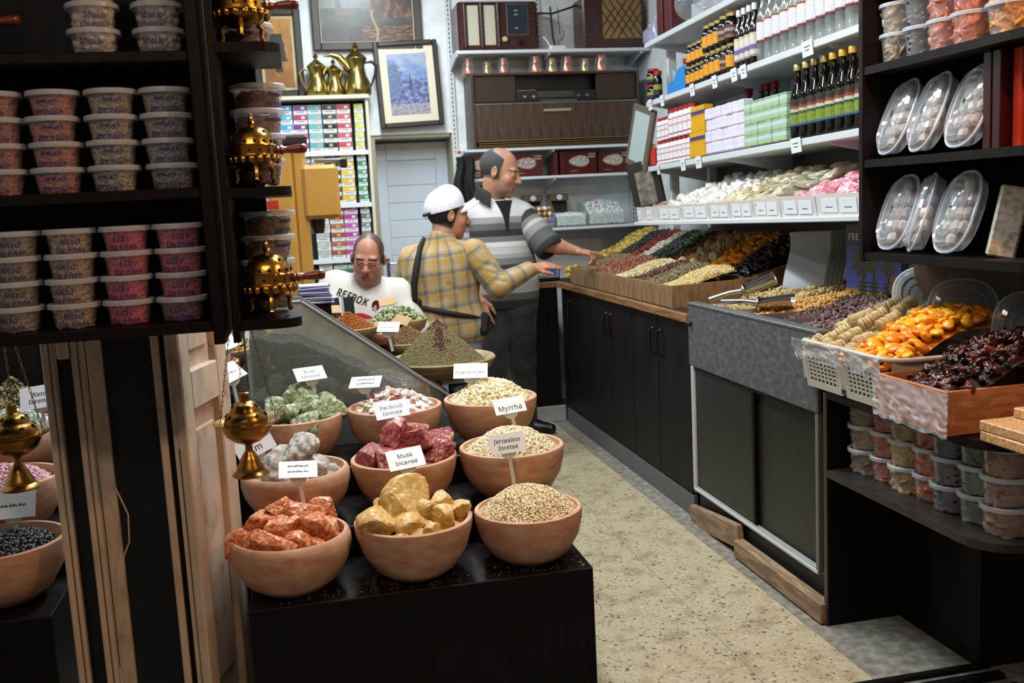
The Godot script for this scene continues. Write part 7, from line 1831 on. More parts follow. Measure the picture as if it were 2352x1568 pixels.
	for k in 4:
		var z0: float = nz[k] + 0.006; var z1: float = nz[k + 1] - 0.006
		part("divider", mb().box(Vector3(0.40, 0.91, nz[k + 1]), Vector3(0.74, 0.09, 0.004)).done(), M("steel_edge", Color(0.62, 0.64, 0.66), 0.3, 0.8), c)
		var h := thing("nut_heap", "bed of %s in the steel case" % nn[k], "nuts", Vector3(1.6, 0.87, -3.4))
		var fz := noise(6.0, 760 + k, 2)
		var hf := func(x: float, z: float): return 0.052 + 0.075 * smoothstep(0.02, 0.5, x) + 0.016 * fz.get_noise_2d(x, z) - 0.01 * (1.0 if x < 0.06 else 0.0)
		hills("mound", 0.03, 0.77, z0, z1, 10, func(x: float, z: float): return hf.call(x, z) - 0.008, M("casebase%d" % k, nc[k][0], 0.8), h).set_meta("kind", "stuff")
		var g: Mesh = [lump(0.0098, 0.0068, 0.0072), lump(0.0076, 0.0068, 0.0070), lump(0.0105, 0.0045, 0.0065), lump(0.0105, 0.0066, 0.0068)][k]
		grains("kernels", g, vcol("nut_grain", 0.55), scatter(0.045, 0.765, z0 + 0.004, z1 - 0.004, [0.0135, 0.0122, 0.0125, 0.013][k], hf, 1.0, 2), [lin(nc[k][0]), lin(nc[k][1]), lin(nc[k][2])], h)
	# steel scoops lying in the nuts
	var ss := M("scoop_steel", Color(0.72, 0.73, 0.75), 0.2, 1.0)
	for e in [[Vector3(1.775, 1.005, -3.76), 0.35, "steel scoop stuck into the pistachios"], [Vector3(1.74, 0.972, -3.56), 0.15, "steel scoop lying beside the chickpeas"]]:
		var t := thing("nut_scoop", e[2], "scoop", e[0], e[1], "steel nut scoops")
		t.rotation = Vector3(-0.40 if e[1] > 0.2 else -0.12, e[1] + 0.75, 0.1)
		t.scale = Vector3.ONE * 1.2
		var sc := mb().grid(14, 8, func(u: float, v: float): return Vector3(cos(PI * (1.1 * u - 0.05)) * 0.038 * (0.75 + 0.25 * v), -sin(PI * (1.1 * u - 0.05)) * 0.034 * (0.75 + 0.25 * v) + 0.01, v * 0.11))
		part("blade", sc.done(), ss, t)
		part("back_plate", mb().ball(Vector3(0, -0.002, 0.0), Vector3(0.03, 0.027, 0.012), Basis(), 16, 8).done(), ss, t)
		part("handle", mb().tube([Vector3(0, 0.004, -0.005), Vector3(0, 0.016, -0.05), Vector3(0, 0.022, -0.12)], [0.009, 0.0085, 0.0095], 14).done(), ss, t)
	# paper sacks and the printed date carton behind the nuts
	var pb := thing("paper_sack_pile", "fan of bent white paper sacks behind the nuts", "paper bags", Vector3(2.12, 0.955, -3.86), -0.75)
	for k in 14:
		var kk := k
		part("paper_sack", mb().grid(3, 12, func(u: float, v: float): return Vector3((u - 0.5) * 0.17 + 0.004 * kk, 0.27 * v - 0.02 * pow(1.0 - v, 2.0), 0.10 - 0.0085 * kk - 0.10 * smoothstep(0.0, 0.9, v) + 0.025 * sin(v * 6.0))).done(), M("sack_white", Color(0.80, 0.81, 0.82), 0.6) if k % 3 else M("sack_grey", Color(0.64, 0.66, 0.68), 0.6), pb)
	var np := noise(5.0, 802, 3)
	var dt := paint(160, 176, func(u: float, v: float):
		var col := Color(0.13, 0.16, 0.46).lerp(Color(0.36, 0.42, 0.78), v)
		if v < 0.26: col = Color(0.09, 0.09, 0.17)
		if v > 0.80: col = Color(0.72, 0.60, 0.22).lerp(Color(0.40, 0.36, 0.12), clampf(np.get_noise_2d(u * 6, v * 8) + 0.3, 0, 1))
		for e in [[0.32, 0.44, 0.22], [0.52, 0.40, 0.17], [0.78, 0.50, 0.13]]:
			if absf(u - e[0] - 0.03 * (v - e[1])) < 0.022 and v > e[1]: col = Color(0.19, 0.16, 0.11)
			var d := Vector2((u - e[0]) * 0.9, v - e[1])
			if d.length() < e[2] * (0.45 + 0.55 * absf(sin(d.angle() * 5.0 + 1.0))): col = Color(0.20, 0.25, 0.10)
			if v > 0.70 and absf(u - e[0]) < 0.10 * absf(sin(v * 60.0)) : col = Color(0.18, 0.22, 0.09)
		if Vector2((u - 0.90) * 1.6, v - 0.76).length() < 0.17: col = Color(0.58, 0.36, 0.12)
		if Vector2((u - 0.90) * 2.2, v - 0.76).length() < 0.08: col = Color(0.76, 0.62, 0.26)
		return col)
	var db := thing("date_carton", "tall blue printed date carton with palm trees", "carton", Vector3(2.115, 0.955, -3.33), -PI / 2 + 0.12)
	part("carton", mb().box(Vector3(0, 0.155, 0), Vector3(0.31, 0.31, 0.06), Basis(), 0.002).done(), M("date_spine", Color(0.05, 0.06, 0.09), 0.35), db)
	part("front_print", mb().box(Vector3(0, 0.155, 0.0305), Vector3(0.306, 0.306, 0.001), Basis(), 0.0, Rect2(0, 0, 1, 1), Rect2(0.5, 0.05, 0.01, 0.01)).done(), M("date_print", Color.WHITE, 0.3, 0.0, {"albedo_texture": dt}), db)
	for e in [["FRESH", -0.085, 0.262, 0.026, Color(0.74, 0.74, 0.76)], ["MEDJOUL", 0.055, 0.262, 0.020, Color(0.42, 0.44, 0.48)]]:
		var o := part("lettering", text_mesh(e[0], e[3], "Droid Sans", 0.0005, 0.0, 700), M("print_ink%s" % e[4].to_html(), e[4], 0.5), db)
		o.position = Vector3(e[1], e[2], 0.0318)
	var o2 := part("lettering", text_mesh("MEDJOUL DATTES", 0.019, "Droid Serif", 0.0005, 0.0, 700), M("label_white", Color(0.84, 0.86, 0.88), 0.5), db)
	o2.transform = Transform3D(rotb(0, PI / 2, 0) * rotb(0, 0, PI / 2), Vector3(0.1562, 0.11, -0.008))
	var wl := part("weight_label", mb().box(Vector3(0.1555, 0.268, 0), Vector3(0.001, 0.062, 0.036)).done(), M("label_white", Color(0.84, 0.86, 0.88), 0.5), db)
	var o3 := part("lettering", text_mesh("JO.9", 0.014, "Droid Sans", 0.0005), M("pack_text", Color(0.25, 0.27, 0.3), 0.5), wl)
	o3.transform = Transform3D(rotb(0, PI / 2, 0) * rotb(0, 0, PI / 2), Vector3(0.1562, 0.268, 0.007))
	single("date_carton", mb().box(Vector3(0, 0.15, 0), Vector3(0.07, 0.30, 0.10), Basis(), 0.002).done(), M("stripe_blue", Color(0.20, 0.26, 0.60), 0.4), "plain blue carton edge right of the palm tree carton", "carton", Vector3(2.22, 0.955, -3.23))

# ---------------------------------------------------------------- dark stand and cabinet at the right street front
func oval(w: float, h: float, n := 28, pw := 2.6) -> PackedVector2Array:
	var p := PackedVector2Array()
	for k in n:
		var a := TAU * k / n
		p.append(Vector2(signf(cos(a)) * pow(absf(cos(a)), 2.0 / pw) * w, signf(sin(a)) * pow(absf(sin(a)), 2.0 / pw) * h))
	return p

func shell(levels: Array) -> ArrayMesh:
	# a moulded plastic shape from stacked outlines: [[half width, half height, depth], ...] in xy, depth along z
	var o := mb()
	var n := 40
	for k in levels.size() - 1:
		var a := oval(levels[k][0], levels[k][1], n); var b := oval(levels[k + 1][0], levels[k + 1][1], n)
		for s in n:
			var t := (s + 1) % n
			o.q(Vector3(a[s].x, a[s].y, levels[k][2]), Vector3(a[t].x, a[t].y, levels[k][2]), Vector3(b[t].x, b[t].y, levels[k + 1][2]), Vector3(b[s].x, b[s].y, levels[k + 1][2]))
	return o.done()

func oval_pack(label: String, at: Vector3, lean: float, yaw: float, hue: Color) -> void:
	# clear oval clamshell full of wrapped sweets, leaning against the cabinet's back
	var t := thing("oval_sweet_pack", label, "sweet pack", at, 0.0, "oval clear sweet packs")
	t.basis = rotb(0, 0, -lean) * rotb(0, -PI / 2 + yaw, 0)
	if not meshes.has("oval_lid"):
		meshes["oval_lid"] = shell([[0.080, 0.118, 0.0], [0.080, 0.118, 0.004], [0.074, 0.112, 0.005], [0.070, 0.108, 0.018], [0.060, 0.096, 0.026], [0.055, 0.090, 0.021], [0.044, 0.076, 0.027], [0.038, 0.066, 0.022], [0.026, 0.048, 0.027], [0.02, 0.036, 0.023], [0.006, 0.012, 0.026]])
		meshes["oval_base"] = shell([[0.078, 0.116, 0.0], [0.070, 0.106, -0.03], [0.03, 0.05, -0.033]])
		meshes["oval_rim"] = mb().tube(Array(oval(0.080, 0.118, 40)).map(func(p): return Vector3(p.x, p.y, 0.002)) + [Vector3(0.080, 0, 0.002)], 0.004, 6, false).done()
	var cl := clear("pack_clear", Color(0.93, 0.95, 0.98), 0.2, 0.04)
	part("lid", meshes["oval_lid"], cl, t, Vector3(0, 0.118, 0.034))
	part("base_shell", meshes["oval_base"], cl, t, Vector3(0, 0.118, 0.034))
	part("rim", meshes["oval_rim"], M("pack_rim", Color(0.84, 0.88, 0.93, 0.6), 0.28, 0.0, {"transparency": BaseMaterial3D.TRANSPARENCY_ALPHA}), t, Vector3(0, 0.118, 0.034))
	var g := RandomNumberGenerator.new(); g.seed = label.hash()
	for y in 5:
		for x in 3:
			var px := (x - 1) * 0.038; var py := 0.118 + (y - 2) * 0.040
			if absf(px) > 0.03 and absf(py - 0.118) > 0.07: continue
			var kind := g.randi() % 3
			part("sweet", boxm(Vector3(0.034, 0.036, 0.026), 0.009), M("packed_sweet%d" % kind, [hue, hue.lightened(0.2), Color(0.60, 0.52, 0.48)][kind], 0.3, 0.0, {"clearcoat_enabled": true, "clearcoat": 0.8}), t, Vector3(px + g.randf_range(-0.003, 0.003), py, 0.026)).rotation = Vector3(g.randf_range(-0.2, 0.2), g.randf_range(-0.2, 0.2), g.randf_range(-0.3, 0.3))

func basket(label: String, at: Vector3, w: float, d: float, h: float) -> void:
	# white plastic basket with square holes in its sides; w along z, d along x
	var t := thing("plastic_basket", label, "basket", at, 0.0, "white plastic baskets")
	var wp := M("basket_white", Color(0.74, 0.72, 0.66), 0.4, 0.0, {"backlight_enabled": true, "backlight": Color(0.25, 0.24, 0.22)})
	var nx := 9; var ny := 6
	var side := func(len: float) -> ArrayMesh:
		# bars leave the holes open
		var o := mb()
		var y0 := h * 0.16; var y1 := h * 0.70
		o.box(Vector3(0, y0 / 2, 0), Vector3(len, y0, 0.003)).box(Vector3(0, (y1 + h) / 2, 0), Vector3(len, h - y1, 0.003))
		var m := int(len / 0.021)
		for k in m + 1: o.box(Vector3(-len / 2 + len * k / m, (y0 + y1) / 2, 0), Vector3(0.0085 if k > 0 and k < m else 0.03, y1 - y0, 0.003))
		for k in ny - 1: o.box(Vector3(0, y0 + (y1 - y0) * (k + 1) / ny, 0), Vector3(len, 0.006, 0.0028))
		return o.done()
	var flare := 0.14
	for e in [[Vector3(0, 0, 0), -PI / 2, w], [Vector3(d, 0, 0), PI / 2, w], [Vector3(d / 2, 0, w / 2), 0.0, d], [Vector3(d / 2, 0, -w / 2), PI, d]]:
		var p := part("side_wall", side.call(e[2] * 0.96), wp, t, e[0])
		p.basis = rotb(0, e[1], 0) * rotb(flare, 0, 0)
	part("floor_sheet", mb().box(Vector3(d / 2, 0.003, 0), Vector3(d, 0.005, w)).done(), wp, t)
	var rim := []
	for k in 33:
		var a := TAU * k / 32
		var c := Vector2(signf(cos(a)) * pow(absf(cos(a)), 0.35), signf(sin(a)) * pow(absf(sin(a)), 0.35))
		rim.append(Vector3(d / 2 + c.x * (d / 2 + 0.024), h + 0.004 * cos(a * 2), c.y * (w / 2 + 0.024)))
	part("rim", mb().tube(rim, 0.008, 8, false).done(), wp, t)
	var film := M("crumpled_film", Color(0.88, 0.89, 0.92, 0.36), 0.32, 0.0, {"transparency": BaseMaterial3D.TRANSPARENCY_ALPHA, "cull_mode": BaseMaterial3D.CULL_DISABLED, "clearcoat_enabled": true, "clearcoat": 0.8, "clearcoat_roughness": 0.15})
	var nf := noise(2.2, int(w * 1000) + int(at.z * 100), 3)
	part("film_liner", mb().grid(26, 12, func(u: float, v: float): return Vector3(-0.028 - 0.016 * v + 0.010 * nf.get_noise_2d(u * 1.2, v * 0.8), h * (0.70 + 0.38 * v) - 0.04 * absf(nf.get_noise_2d(u * 3, 7.0)) * (1.0 - v), (u - 0.5) * (w + 0.05))).done(), film, t)

func right_front() -> void:
	var dw := dark_wood()
	var s := thing("display_stand", "dark brown street stand with deck, shelf and recessed base", "stand")
	part("end_panel", mb().box(Vector3(1.785, 0.385, -2.80), Vector3(0.39, 0.77, 0.02), Basis(), 0.002).done(), dw, s)
	part("edge_band", mb().box(Vector3(1.588, 0.385, -2.80), Vector3(0.004, 0.77, 0.02)).done(), M("edge_brown", Color(0.24, 0.17, 0.13), 0.4), s)
	part("inner_board", mb().box(Vector3(1.852, 0.25, -2.60), Vector3(0.014, 0.50, 0.38)).done(), dw, s)
	part("front_leg", mb().box(Vector3(1.905, 0.25, -2.403), Vector3(0.12, 0.50, 0.014), Basis(), 0.002).done(), dw, s)
	part("front_board", mb().box(Vector3(2.2, 0.25, -2.40), Vector3(0.47, 0.50, 0.012)).done(), dw, s)
	part("back_board", mb().box(Vector3(2.02, 0.64, -2.42), Vector3(0.014, 0.26, 0.76)).done(), dw, s)
	# boards with a rounded street corner
	var deck := PackedVector2Array([Vector2(1.585, 2.79), Vector2(2.35, 2.79), Vector2(2.35, 2.02)])
	for k in 9: deck.append(Vector2(1.705 + cos(PI * 1.5 - PI / 2 * k / 8) * 0.12, 2.14 + sin(PI * 1.5 - PI / 2 * k / 8) * 0.12))
	for e in [["shelf", 0.509], ["deck", 0.763]]:
		part(e[0], mb().prism(deck, 0.022, Transform3D(rotb(-PI / 2, 0, 0), Vector3(0, e[1], 0))).done(), tri("shelf_grey_brown", ntex(0.02, 91, [[0.0, Color(0.13, 0.11, 0.10)], [1.0, Color(0.21, 0.185, 0.17)]], 256, 4), Vector3(2, 2, 2), 0.4) if e[0] == "shelf" else dw, s)
	# tubs of dried fruit on the shelf
	var ord := ["first", "second", "third", "fourth", "fifth", "sixth", "seventh"]
	var lv := ["bottom", "middle", "top"]
	var kinds := [["fig slices", Color(0.60, 0.50, 0.34), "disc"], ["papaya strips", Color(0.72, 0.36, 0.20), "strip"], ["pineapple rings", Color(0.72, 0.60, 0.30), "disc"], ["apricots", Color(0.74, 0.32, 0.10), "disc"], ["plums", Color(0.16, 0.07, 0.12), "lump"], ["green kiwi slices", Color(0.26, 0.30, 0.12), "disc"], ["dried figs", Color(0.58, 0.43, 0.27), "disc"]]
	var tz := [-2.735, -2.628, -2.520, -2.418, -2.318, -2.218, -2.115]
	var mass := {"disc": packed("fruit_discs", 0.050, 0.0565, 0.066, Vector3(0.021, 0.007, 0.019), 62, 61, 0.4), "strip": packed("fruit_strips", 0.050, 0.0565, 0.066, Vector3(0.024, 0.007, 0.010), 80, 62, 0.4), "lump": packed("fruit_lumps", 0.050, 0.0565, 0.066, Vector3(0.013, 0.010, 0.011), 90, 63, 0.5)}
	for k in 7:
		for l in 3:
			tub("fruit_tub", "round tub of %s, %s one in %s stack from the steel case" % [kinds[k][0], lv[l], ord[k]], "dried fruit tubs under the deck", 0.051, 0.0575, 0.0755, mass[kinds[k][2]], content_mat("fruit%d" % k, kinds[k][1], 0.4), [], Vector3(1.700 + 0.012 * (k % 2) + rng.randf_range(-0.002, 0.002), 0.5205 + 0.0765 * l, tz[k]), rng.randf() * TAU)
	# baskets and date box on the deck
	basket("white basket of dried figs at the steel case", Vector3(1.585, 0.778, -2.795), 0.215, 0.34, 0.145)
	basket("white basket of orange apricots between figs and dates", Vector3(1.585, 0.778, -2.565), 0.205, 0.34, 0.145)
	var ff := func(x: float, z: float): return 0.915 + 0.10 * smoothstep(1.57, 1.85, x) - 0.02 * pow(absf(z + 2.795) / 0.11, 3.0)
	single("fig_bed", mb().grid(6, 6, func(u: float, v: float): return Vector3(lerpf(1.585, 1.92, u), ff.call(lerpf(1.585, 1.92, u), lerpf(-2.69, -2.90, v)) - 0.028, lerpf(-2.69, -2.90, v))).done(), M("fig_base", Color(0.70, 0.60, 0.41), 0.8), "bed of figs filling the first basket", "figs").set_meta("kind", "stuff")
	var rolled := -1
	var nth := ["first", "second", "third", "fourth", "fifth", "sixth", "seventh", "eighth", "ninth", "tenth", "eleventh", "twelfth", "thirteenth", "fourteenth"]
	for e in [[1.72, -2.9, 0.1, 5, 0.0], [1.59, -2.86, 0.3, 5, 0.2], [1.75, -2.86, 0.0, 7, 0.1], [1.84, -2.85, 0.1, 7, -0.1], [1.66, -2.84, 0.2, 7, -0.2], [1.6, -2.8, 0.1, 4, 1.35], [1.75, -2.79, 0.2, 8, -0.15], [1.85, -2.78, 0.2, 7, 0.1], [1.66, -2.77, 0.1, 6, 0.1], [1.59, -2.74, -0.1, 5, 0.0], [1.76, -2.72, 0.1, 7, 0.2], [1.67, -2.71, -0.1, 6, 0.3], [1.86, -2.71, 0.1, 6, -0.2], [1.62, -2.7, 0.0, 3, 0.8]]:
		rolled += 1
		var o := single("fig_roll", fig_mesh(e[3]), fig_mats()[rng.randi() % 2], "roll of pressed dried figs in street basket, %s from the steel case" % nth[rolled], "dried figs", Vector3(e[0], ff.call(e[0], e[1]) + 0.006, e[1]), "fig rolls in the basket")
		o.rotation = Vector3(rng.randf() * TAU, 0, 0)
		o.basis = rotb(0, e[4], e[2] + 0.25) * o.basis
	var af := func(x: float, z: float): return 0.915 + 0.115 * smoothstep(1.57, 1.84, x) - 0.03 * pow(absf(z + 2.565) / 0.125, 3.0)
	single("apricot_bed", mb().grid(6, 6, func(u: float, v: float): return Vector3(lerpf(1.585, 1.93, u), af.call(lerpf(1.585, 1.93, u), lerpf(-2.455, -2.675, v)) - 0.02, lerpf(-2.455, -2.675, v))).done(), M("apricot_base", Color(0.88, 0.54, 0.06), 0.7), "bed of apricots filling the second basket", "apricots").set_meta("kind", "stuff")
	fruits("dried_apricot", "orange dried apricot heaped in the white street basket", "apricots in the basket", "dried apricot", apricot_shapes(), apricot_mats(), layer(1.565, 1.94, -2.69, -2.45, 0.027, af, 0.7))
	# wooden date box wrapped in film
	var bx := thing("date_box", "shallow pale wooden box of dates wrapped in film", "box", Vector3(1.55, 0.7755, -2.30))
	var bw := grain_wood("box_wood", Color(0.60, 0.36, 0.22), Color(0.74, 0.50, 0.34), Vector3(2, 7, 2), 0.5)
	for k in 2:
		part("long_side", mb().box(Vector3(0.006 + 0.438 * k, 0.057, 0), Vector3(0.012, 0.114, 0.306), Basis(), 0.0015).done(), bw, bx)
		part("end", mb().box(Vector3(0.225, 0.057, -0.147 + 0.294 * k), Vector3(0.426, 0.114, 0.012), Basis(), 0.0015).done(), bw, bx)
	part("bottom", mb().box(Vector3(0.225, 0.004, 0), Vector3(0.43, 0.006, 0.29)).done(), bw, bx)
	var film := M("crumpled_film", Color(0.86, 0.88, 0.90, 0.32), 0.25)
	var nf := noise(2.6, 909, 3)
	part("film", mb().grid(34, 14, func(u: float, v: float): return Vector3(-0.005 - 0.009 * absf(nf.get_noise_2d(u * 1.1, v * 1.1)) * (1.4 - v), 0.116 * v - 0.004 + 0.006 * nf.get_noise_2d(u * 3, 3.0), (u - 0.5) * 0.33)).done(), film, bx)
	var df := func(x: float, z: float): return 0.855 + 0.12 * smoothstep(1.56, 1.86, x) + 0.03 * smoothstep(-2.42, -2.2, z) - 0.03 * pow(absf(z + 2.29) / 0.15, 4.0)
	single("date_bed", mb().grid(6, 6, func(u: float, v: float): return Vector3(lerpf(1.563, 1.985, u), df.call(lerpf(1.563, 1.985, u), lerpf(-2.16, -2.44, v)) - 0.02, lerpf(-2.16, -2.44, v))).done(), M("date_base", Color(0.17, 0.065, 0.05), 0.6), "bed of dates filling the wooden box", "dates").set_meta("kind", "stuff")
	var dm := [M("date_a", Color(0.19, 0.065, 0.05), 0.24), M("date_b", Color(0.26, 0.095, 0.06), 0.27), M("date_c", Color(0.14, 0.06, 0.06), 0.24), M("date_d", Color(0.34, 0.14, 0.085), 0.3)]
	fruits("date", "shiny brown date heaped in the film wrapped box", "dates in the wooden box", "date", date_shapes(), dm, layer(1.56, 1.99, -2.455, -2.155, 0.0265, df, 0.6), Basis.from_scale(Vector3.ONE * 0.98))
	# wafer bars in front of the dates
	var wf := tri("wafer", ntex(0.06, 95, [[0.0, Color(0.62, 0.42, 0.24)], [0.5, Color(0.78, 0.60, 0.40)], [1.0, Color(0.86, 0.74, 0.56)]], 256, 3), Vector3.ONE * 5, 0.5)
	for e in [[Vector3(1.60, 0.7745, -1.995), 0.0, "lower wafer bar stacked on the deck edge"], [Vector3(1.602, 0.8, -1.998), 0.02, "upper wafer bar stacked on the deck edge"], [Vector3(1.69, 0.826, -1.985), 0.05, "third wafer bar set back on top of the stack"]]:
		var w := thing("wafer_bar", e[2], "wafer", e[0], e[1], "wafer bars")
		part("bar", mb().box(Vector3(0.11, 0.0128, 0), Vector3(0.22, 0.025, 0.19), Basis(), 0.003).done(), wf, w)
		var dots := mb()
		for k in 10:
			dots.box(Vector3(0.012 + 0.021 * k, 0.0135, 0.0952), Vector3(0.012, 0.016, 0.0012), rotb(0, 0, 0.7))
		part("lattice_print", dots.done(), M("wafer_brown", Color(0.52, 0.30, 0.14), 0.5), w)
	# spare clear lids standing behind
	var cl := clear("pack_clear", Color(0.93, 0.95, 0.98), 0.2, 0.04)
	var lid := shell([[0.10, 0.105, 0.0], [0.10, 0.105, 0.005], [0.092, 0.097, 0.007], [0.085, 0.09, 0.022], [0.072, 0.077, 0.026], [0.066, 0.07, 0.021], [0.05, 0.054, 0.024], [0.046, 0.05, 0.02], [0.03, 0.032, 0.022], [0.008, 0.009, 0.022]])
	var rim := mb().tube(Array(oval(0.10, 0.105, 40)).map(func(p): return Vector3(p.x, p.y, 0.002)) + [Vector3(0.10, 0, 0.002)], 0.0035, 6, false).done()
	var j := 0
	for e in [[Vector3(1.985, 1.035, -2.86), -0.75, 0.2], [Vector3(1.975, 1.005, -2.665), -0.5, -0.05], [Vector3(1.99, 0.985, -2.39), -0.55, -0.1]]:
		var t := thing("dome_cover", "clear domed plastic cover standing behind the fruit, %s from the left" % ord[j], "cover", e[0], 0.0, "spare clear covers")
		t.basis = rotb(0, e[1], 0) * rotb(-0.18, 0, e[2])
		part("dome", lid, cl, t)
		part("rim", rim, M("pack_rim", Color(0.84, 0.88, 0.93, 0.6), 0.28, 0.0, {"transparency": BaseMaterial3D.TRANSPARENCY_ALPHA}), t)
		j += 1
	single("support_board", mb().box(Vector3(2.06, 0.98, -2.70), Vector3(0.02, 0.42, 0.42), rotb(0, 0.5, 0), 0.002).done(), grain_wood("raw_board", Color(0.28, 0.23, 0.17), Color(0.38, 0.32, 0.24), Vector3(4, 1, 4), 0.7), "raw board standing behind the clear lids", "board")
	single("support_post", mb().box(Vector3(2.10, 0.98, -2.42), Vector3(0.05, 0.42, 0.05), Basis(), 0.003).done(), dw, "dark post between the clear lids", "post")
	# upper cabinet
	var c := thing("display_cabinet", "dark wooden open cabinet above the street stand", "cabinet")
	part("end_panel", mb().box(Vector3(1.945, 1.60, -2.845), Vector3(0.41, 0.86, 0.022), Basis(), 0.002).done(), dw, c)
	part("back_panel", mb().box(Vector3(2.155, 1.60, -2.40), Vector3(0.012, 0.86, 0.9)).done(), dw, c)
	var board := PackedVector2Array([Vector2(1.745, 2.835), Vector2(2.15, 2.835), Vector2(2.15, 1.95), Vector2(1.98, 1.95)])
	for k in 9: board.append(Vector2(1.985 + cos(PI * 1.5 - PI / 2 * k / 8) * 0.24, 2.19 + sin(PI * 1.5 - PI / 2 * k / 8) * 0.24))
	for y in [1.187, 1.474, 1.755, 2.03]:
		part("shelf", mb().prism(board, 0.024, Transform3D(rotb(-PI / 2, 0, 0), Vector3(0, y, 0))).done(), dw, c)
	# tubs on its top shelf
	var tk := [["fig slices", Color(0.62, 0.54, 0.38), "disc", -2.775], ["prunes", Color(0.09, 0.05, 0.09), "lump", -2.655], ["peach halves", Color(0.78, 0.40, 0.22), "disc", -2.545], ["apricots", Color(0.80, 0.38, 0.12), "disc", -2.440], ["mango slices", Color(0.84, 0.58, 0.16), "disc", -2.300]]
	for k in 5:
		for l in 2:
			tub("fruit_tub", "round tub of %s on the cabinet's top shelf, %s one" % [tk[k][0], ["lower", "upper"][l]], "dried fruit tubs on the top shelf", 0.051 if k < 4 else 0.060, 0.0575 if k < 4 else 0.068, 0.088, packed("top_" + tk[k][2] + str(k / 4), 0.050 if k < 4 else 0.059, 0.0565 if k < 4 else 0.067, 0.076, mass_size(tk[k][2]), 80, 70 + k, 0.4), content_mat("topfruit%d" % k, tk[k][1], 0.4), [], Vector3(1.835 + (0.015 if k == 4 else 0.0), 1.767 + 0.0885 * l, tk[k][3]), rng.randf() * TAU)
	# oval packs, two rows
	var hue := Color(0.58, 0.57, 0.54)
	var rown := ["middle", "lower"]
	for r in 2:
		for k in 3:
			oval_pack("oval clear pack of wrapped sweets, %s in the %s cabinet row" % [ord[k], rown[r]], Vector3(1.80, [1.486, 1.199][r], [[-2.75, -2.595, -2.42], [-2.745, -2.615, -2.465]][r][k]), 0.40 if r == 0 else 0.36, [[-0.12, -0.18, -0.05], [-0.05, -0.45, -0.05]][r][k], hue)
	# gift boxes, nut bars
	var rd := tri("gift_red", ntex(0.01, 98, [[0.0, Color(0.60, 0.15, 0.09)], [1.0, Color(0.70, 0.22, 0.12)]], 128, 3), Vector3.ONE * 3, 0.22)
	for k in 2: single("gift_box", mb().box(Vector3(0.1, 0.125, 0), Vector3(0.22, 0.25, 0.03), rotb(0, 0.0, 0), 0.002).done(), M("gift_maroon", Color(0.20, 0.04, 0.055), 0.3), "maroon sweet box standing on edge, %s of two" % ord[k], "box", Vector3(1.80, 1.486, -2.33 + 0.036 * k), "maroon boxes on edge")
	var gb := thing("gift_box", "glossy red gift box with an arched window of nuts", "box", Vector3(1.915, 1.486, -2.235), -0.15)
	part("carton", mb().box(Vector3(0.03, 0.125, 0), Vector3(0.26, 0.25, 0.04), Basis(), 0.003).done(), rd, gb)
	var arch := PackedVector2Array([Vector2(-0.05, -0.075), Vector2(0.06, -0.075)])
	for k in 9: arch.append(Vector2(0.06 - 0.11 * k / 8.0, 0.02 + 0.065 * sin(PI * (k + 0.5) / 9.0)))
	part("window_rim", mb().prism(arch, 0.002, Transform3D(Basis.from_scale(Vector3(1.12, 1.1, 1)), Vector3(0.045, 0.115, 0.021))).done(), M("box_gold", Color(0.58, 0.46, 0.22), 0.35, 0.4), gb)
	part("window_picture", mb().prism(arch, 0.002, Transform3D(Basis(), Vector3(0.045, 0.115, 0.022))).done(), tri("nut_picture", ntex(0.05, 205, [[0.0, Color(0.40, 0.20, 0.10)], [1.0, Color(0.76, 0.50, 0.34)]], 128, 3), Vector3.ONE * 8, 0.5), gb)
	var nb := thing("nougat_bar", "thick white nougat slab with wafer edge, leaning", "nougat", Vector3(1.84, 1.2, -2.335), -0.6)
	nb.rotation.z = -0.2
	part("nougat", mb().box(Vector3(0, 0.095, 0), Vector3(0.07, 0.19, 0.05), Basis(), 0.005).done(), tri("nougat", ntex(0.05, 206, [[0.0, Color(0.56, 0.52, 0.42)], [0.5, Color(0.78, 0.76, 0.70)], [1.0, Color(0.86, 0.85, 0.80)]], 128, 3), Vector3.ONE * 6, 0.3), nb)
	var wv := mb()
	for k in 12: wv.box(Vector3(0.036, 0.012 + 0.0152 * k, 0), Vector3(0.002, 0.008, 0.05), rotb(0.4, 0, 0))
	part("wafer_edge", wv.done(), M("wafer_brown", Color(0.52, 0.30, 0.14), 0.5), nb)
	var al := thing("nut_slab_box", "clear box packed with roasted almonds at the right edge", "box", Vector3(1.93, 1.2, -2.19), -0.25)
	part("clear_case", mb().box(Vector3(0, 0.10, 0), Vector3(0.19, 0.20, 0.06)).done(), clear("pack_clear", Color(0.93, 0.95, 0.98), 0.2, 0.04), al)
	var sp := []
	for a in 11:
		for b in 13: sp.append(Transform3D(rbasis(), Vector3(-0.083 + 0.0165 * a + rng.randf_range(-0.004, 0.004), 0.012 + 0.0148 * b, 0.021 + rng.randf_range(-0.003, 0.003))))
	part("almond_core", mb().box(Vector3(0, 0.10, -0.006), Vector3(0.18, 0.19, 0.04)).done(), M("almond_core", Color(0.34, 0.17, 0.07), 0.7), al)
	grains("almonds", lump(0.0115, 0.0058, 0.0078), vcol("nut_grain", 0.55), sp, [lin(Color(0.62, 0.34, 0.15)), lin(Color(0.54, 0.28, 0.12)), lin(Color(0.68, 0.42, 0.22))], al)

func mass_size(k: String) -> Vector3:
	return {"disc": Vector3(0.023, 0.008, 0.021), "strip": Vector3(0.024, 0.007, 0.010), "lump": Vector3(0.015, 0.011, 0.013)}[k]

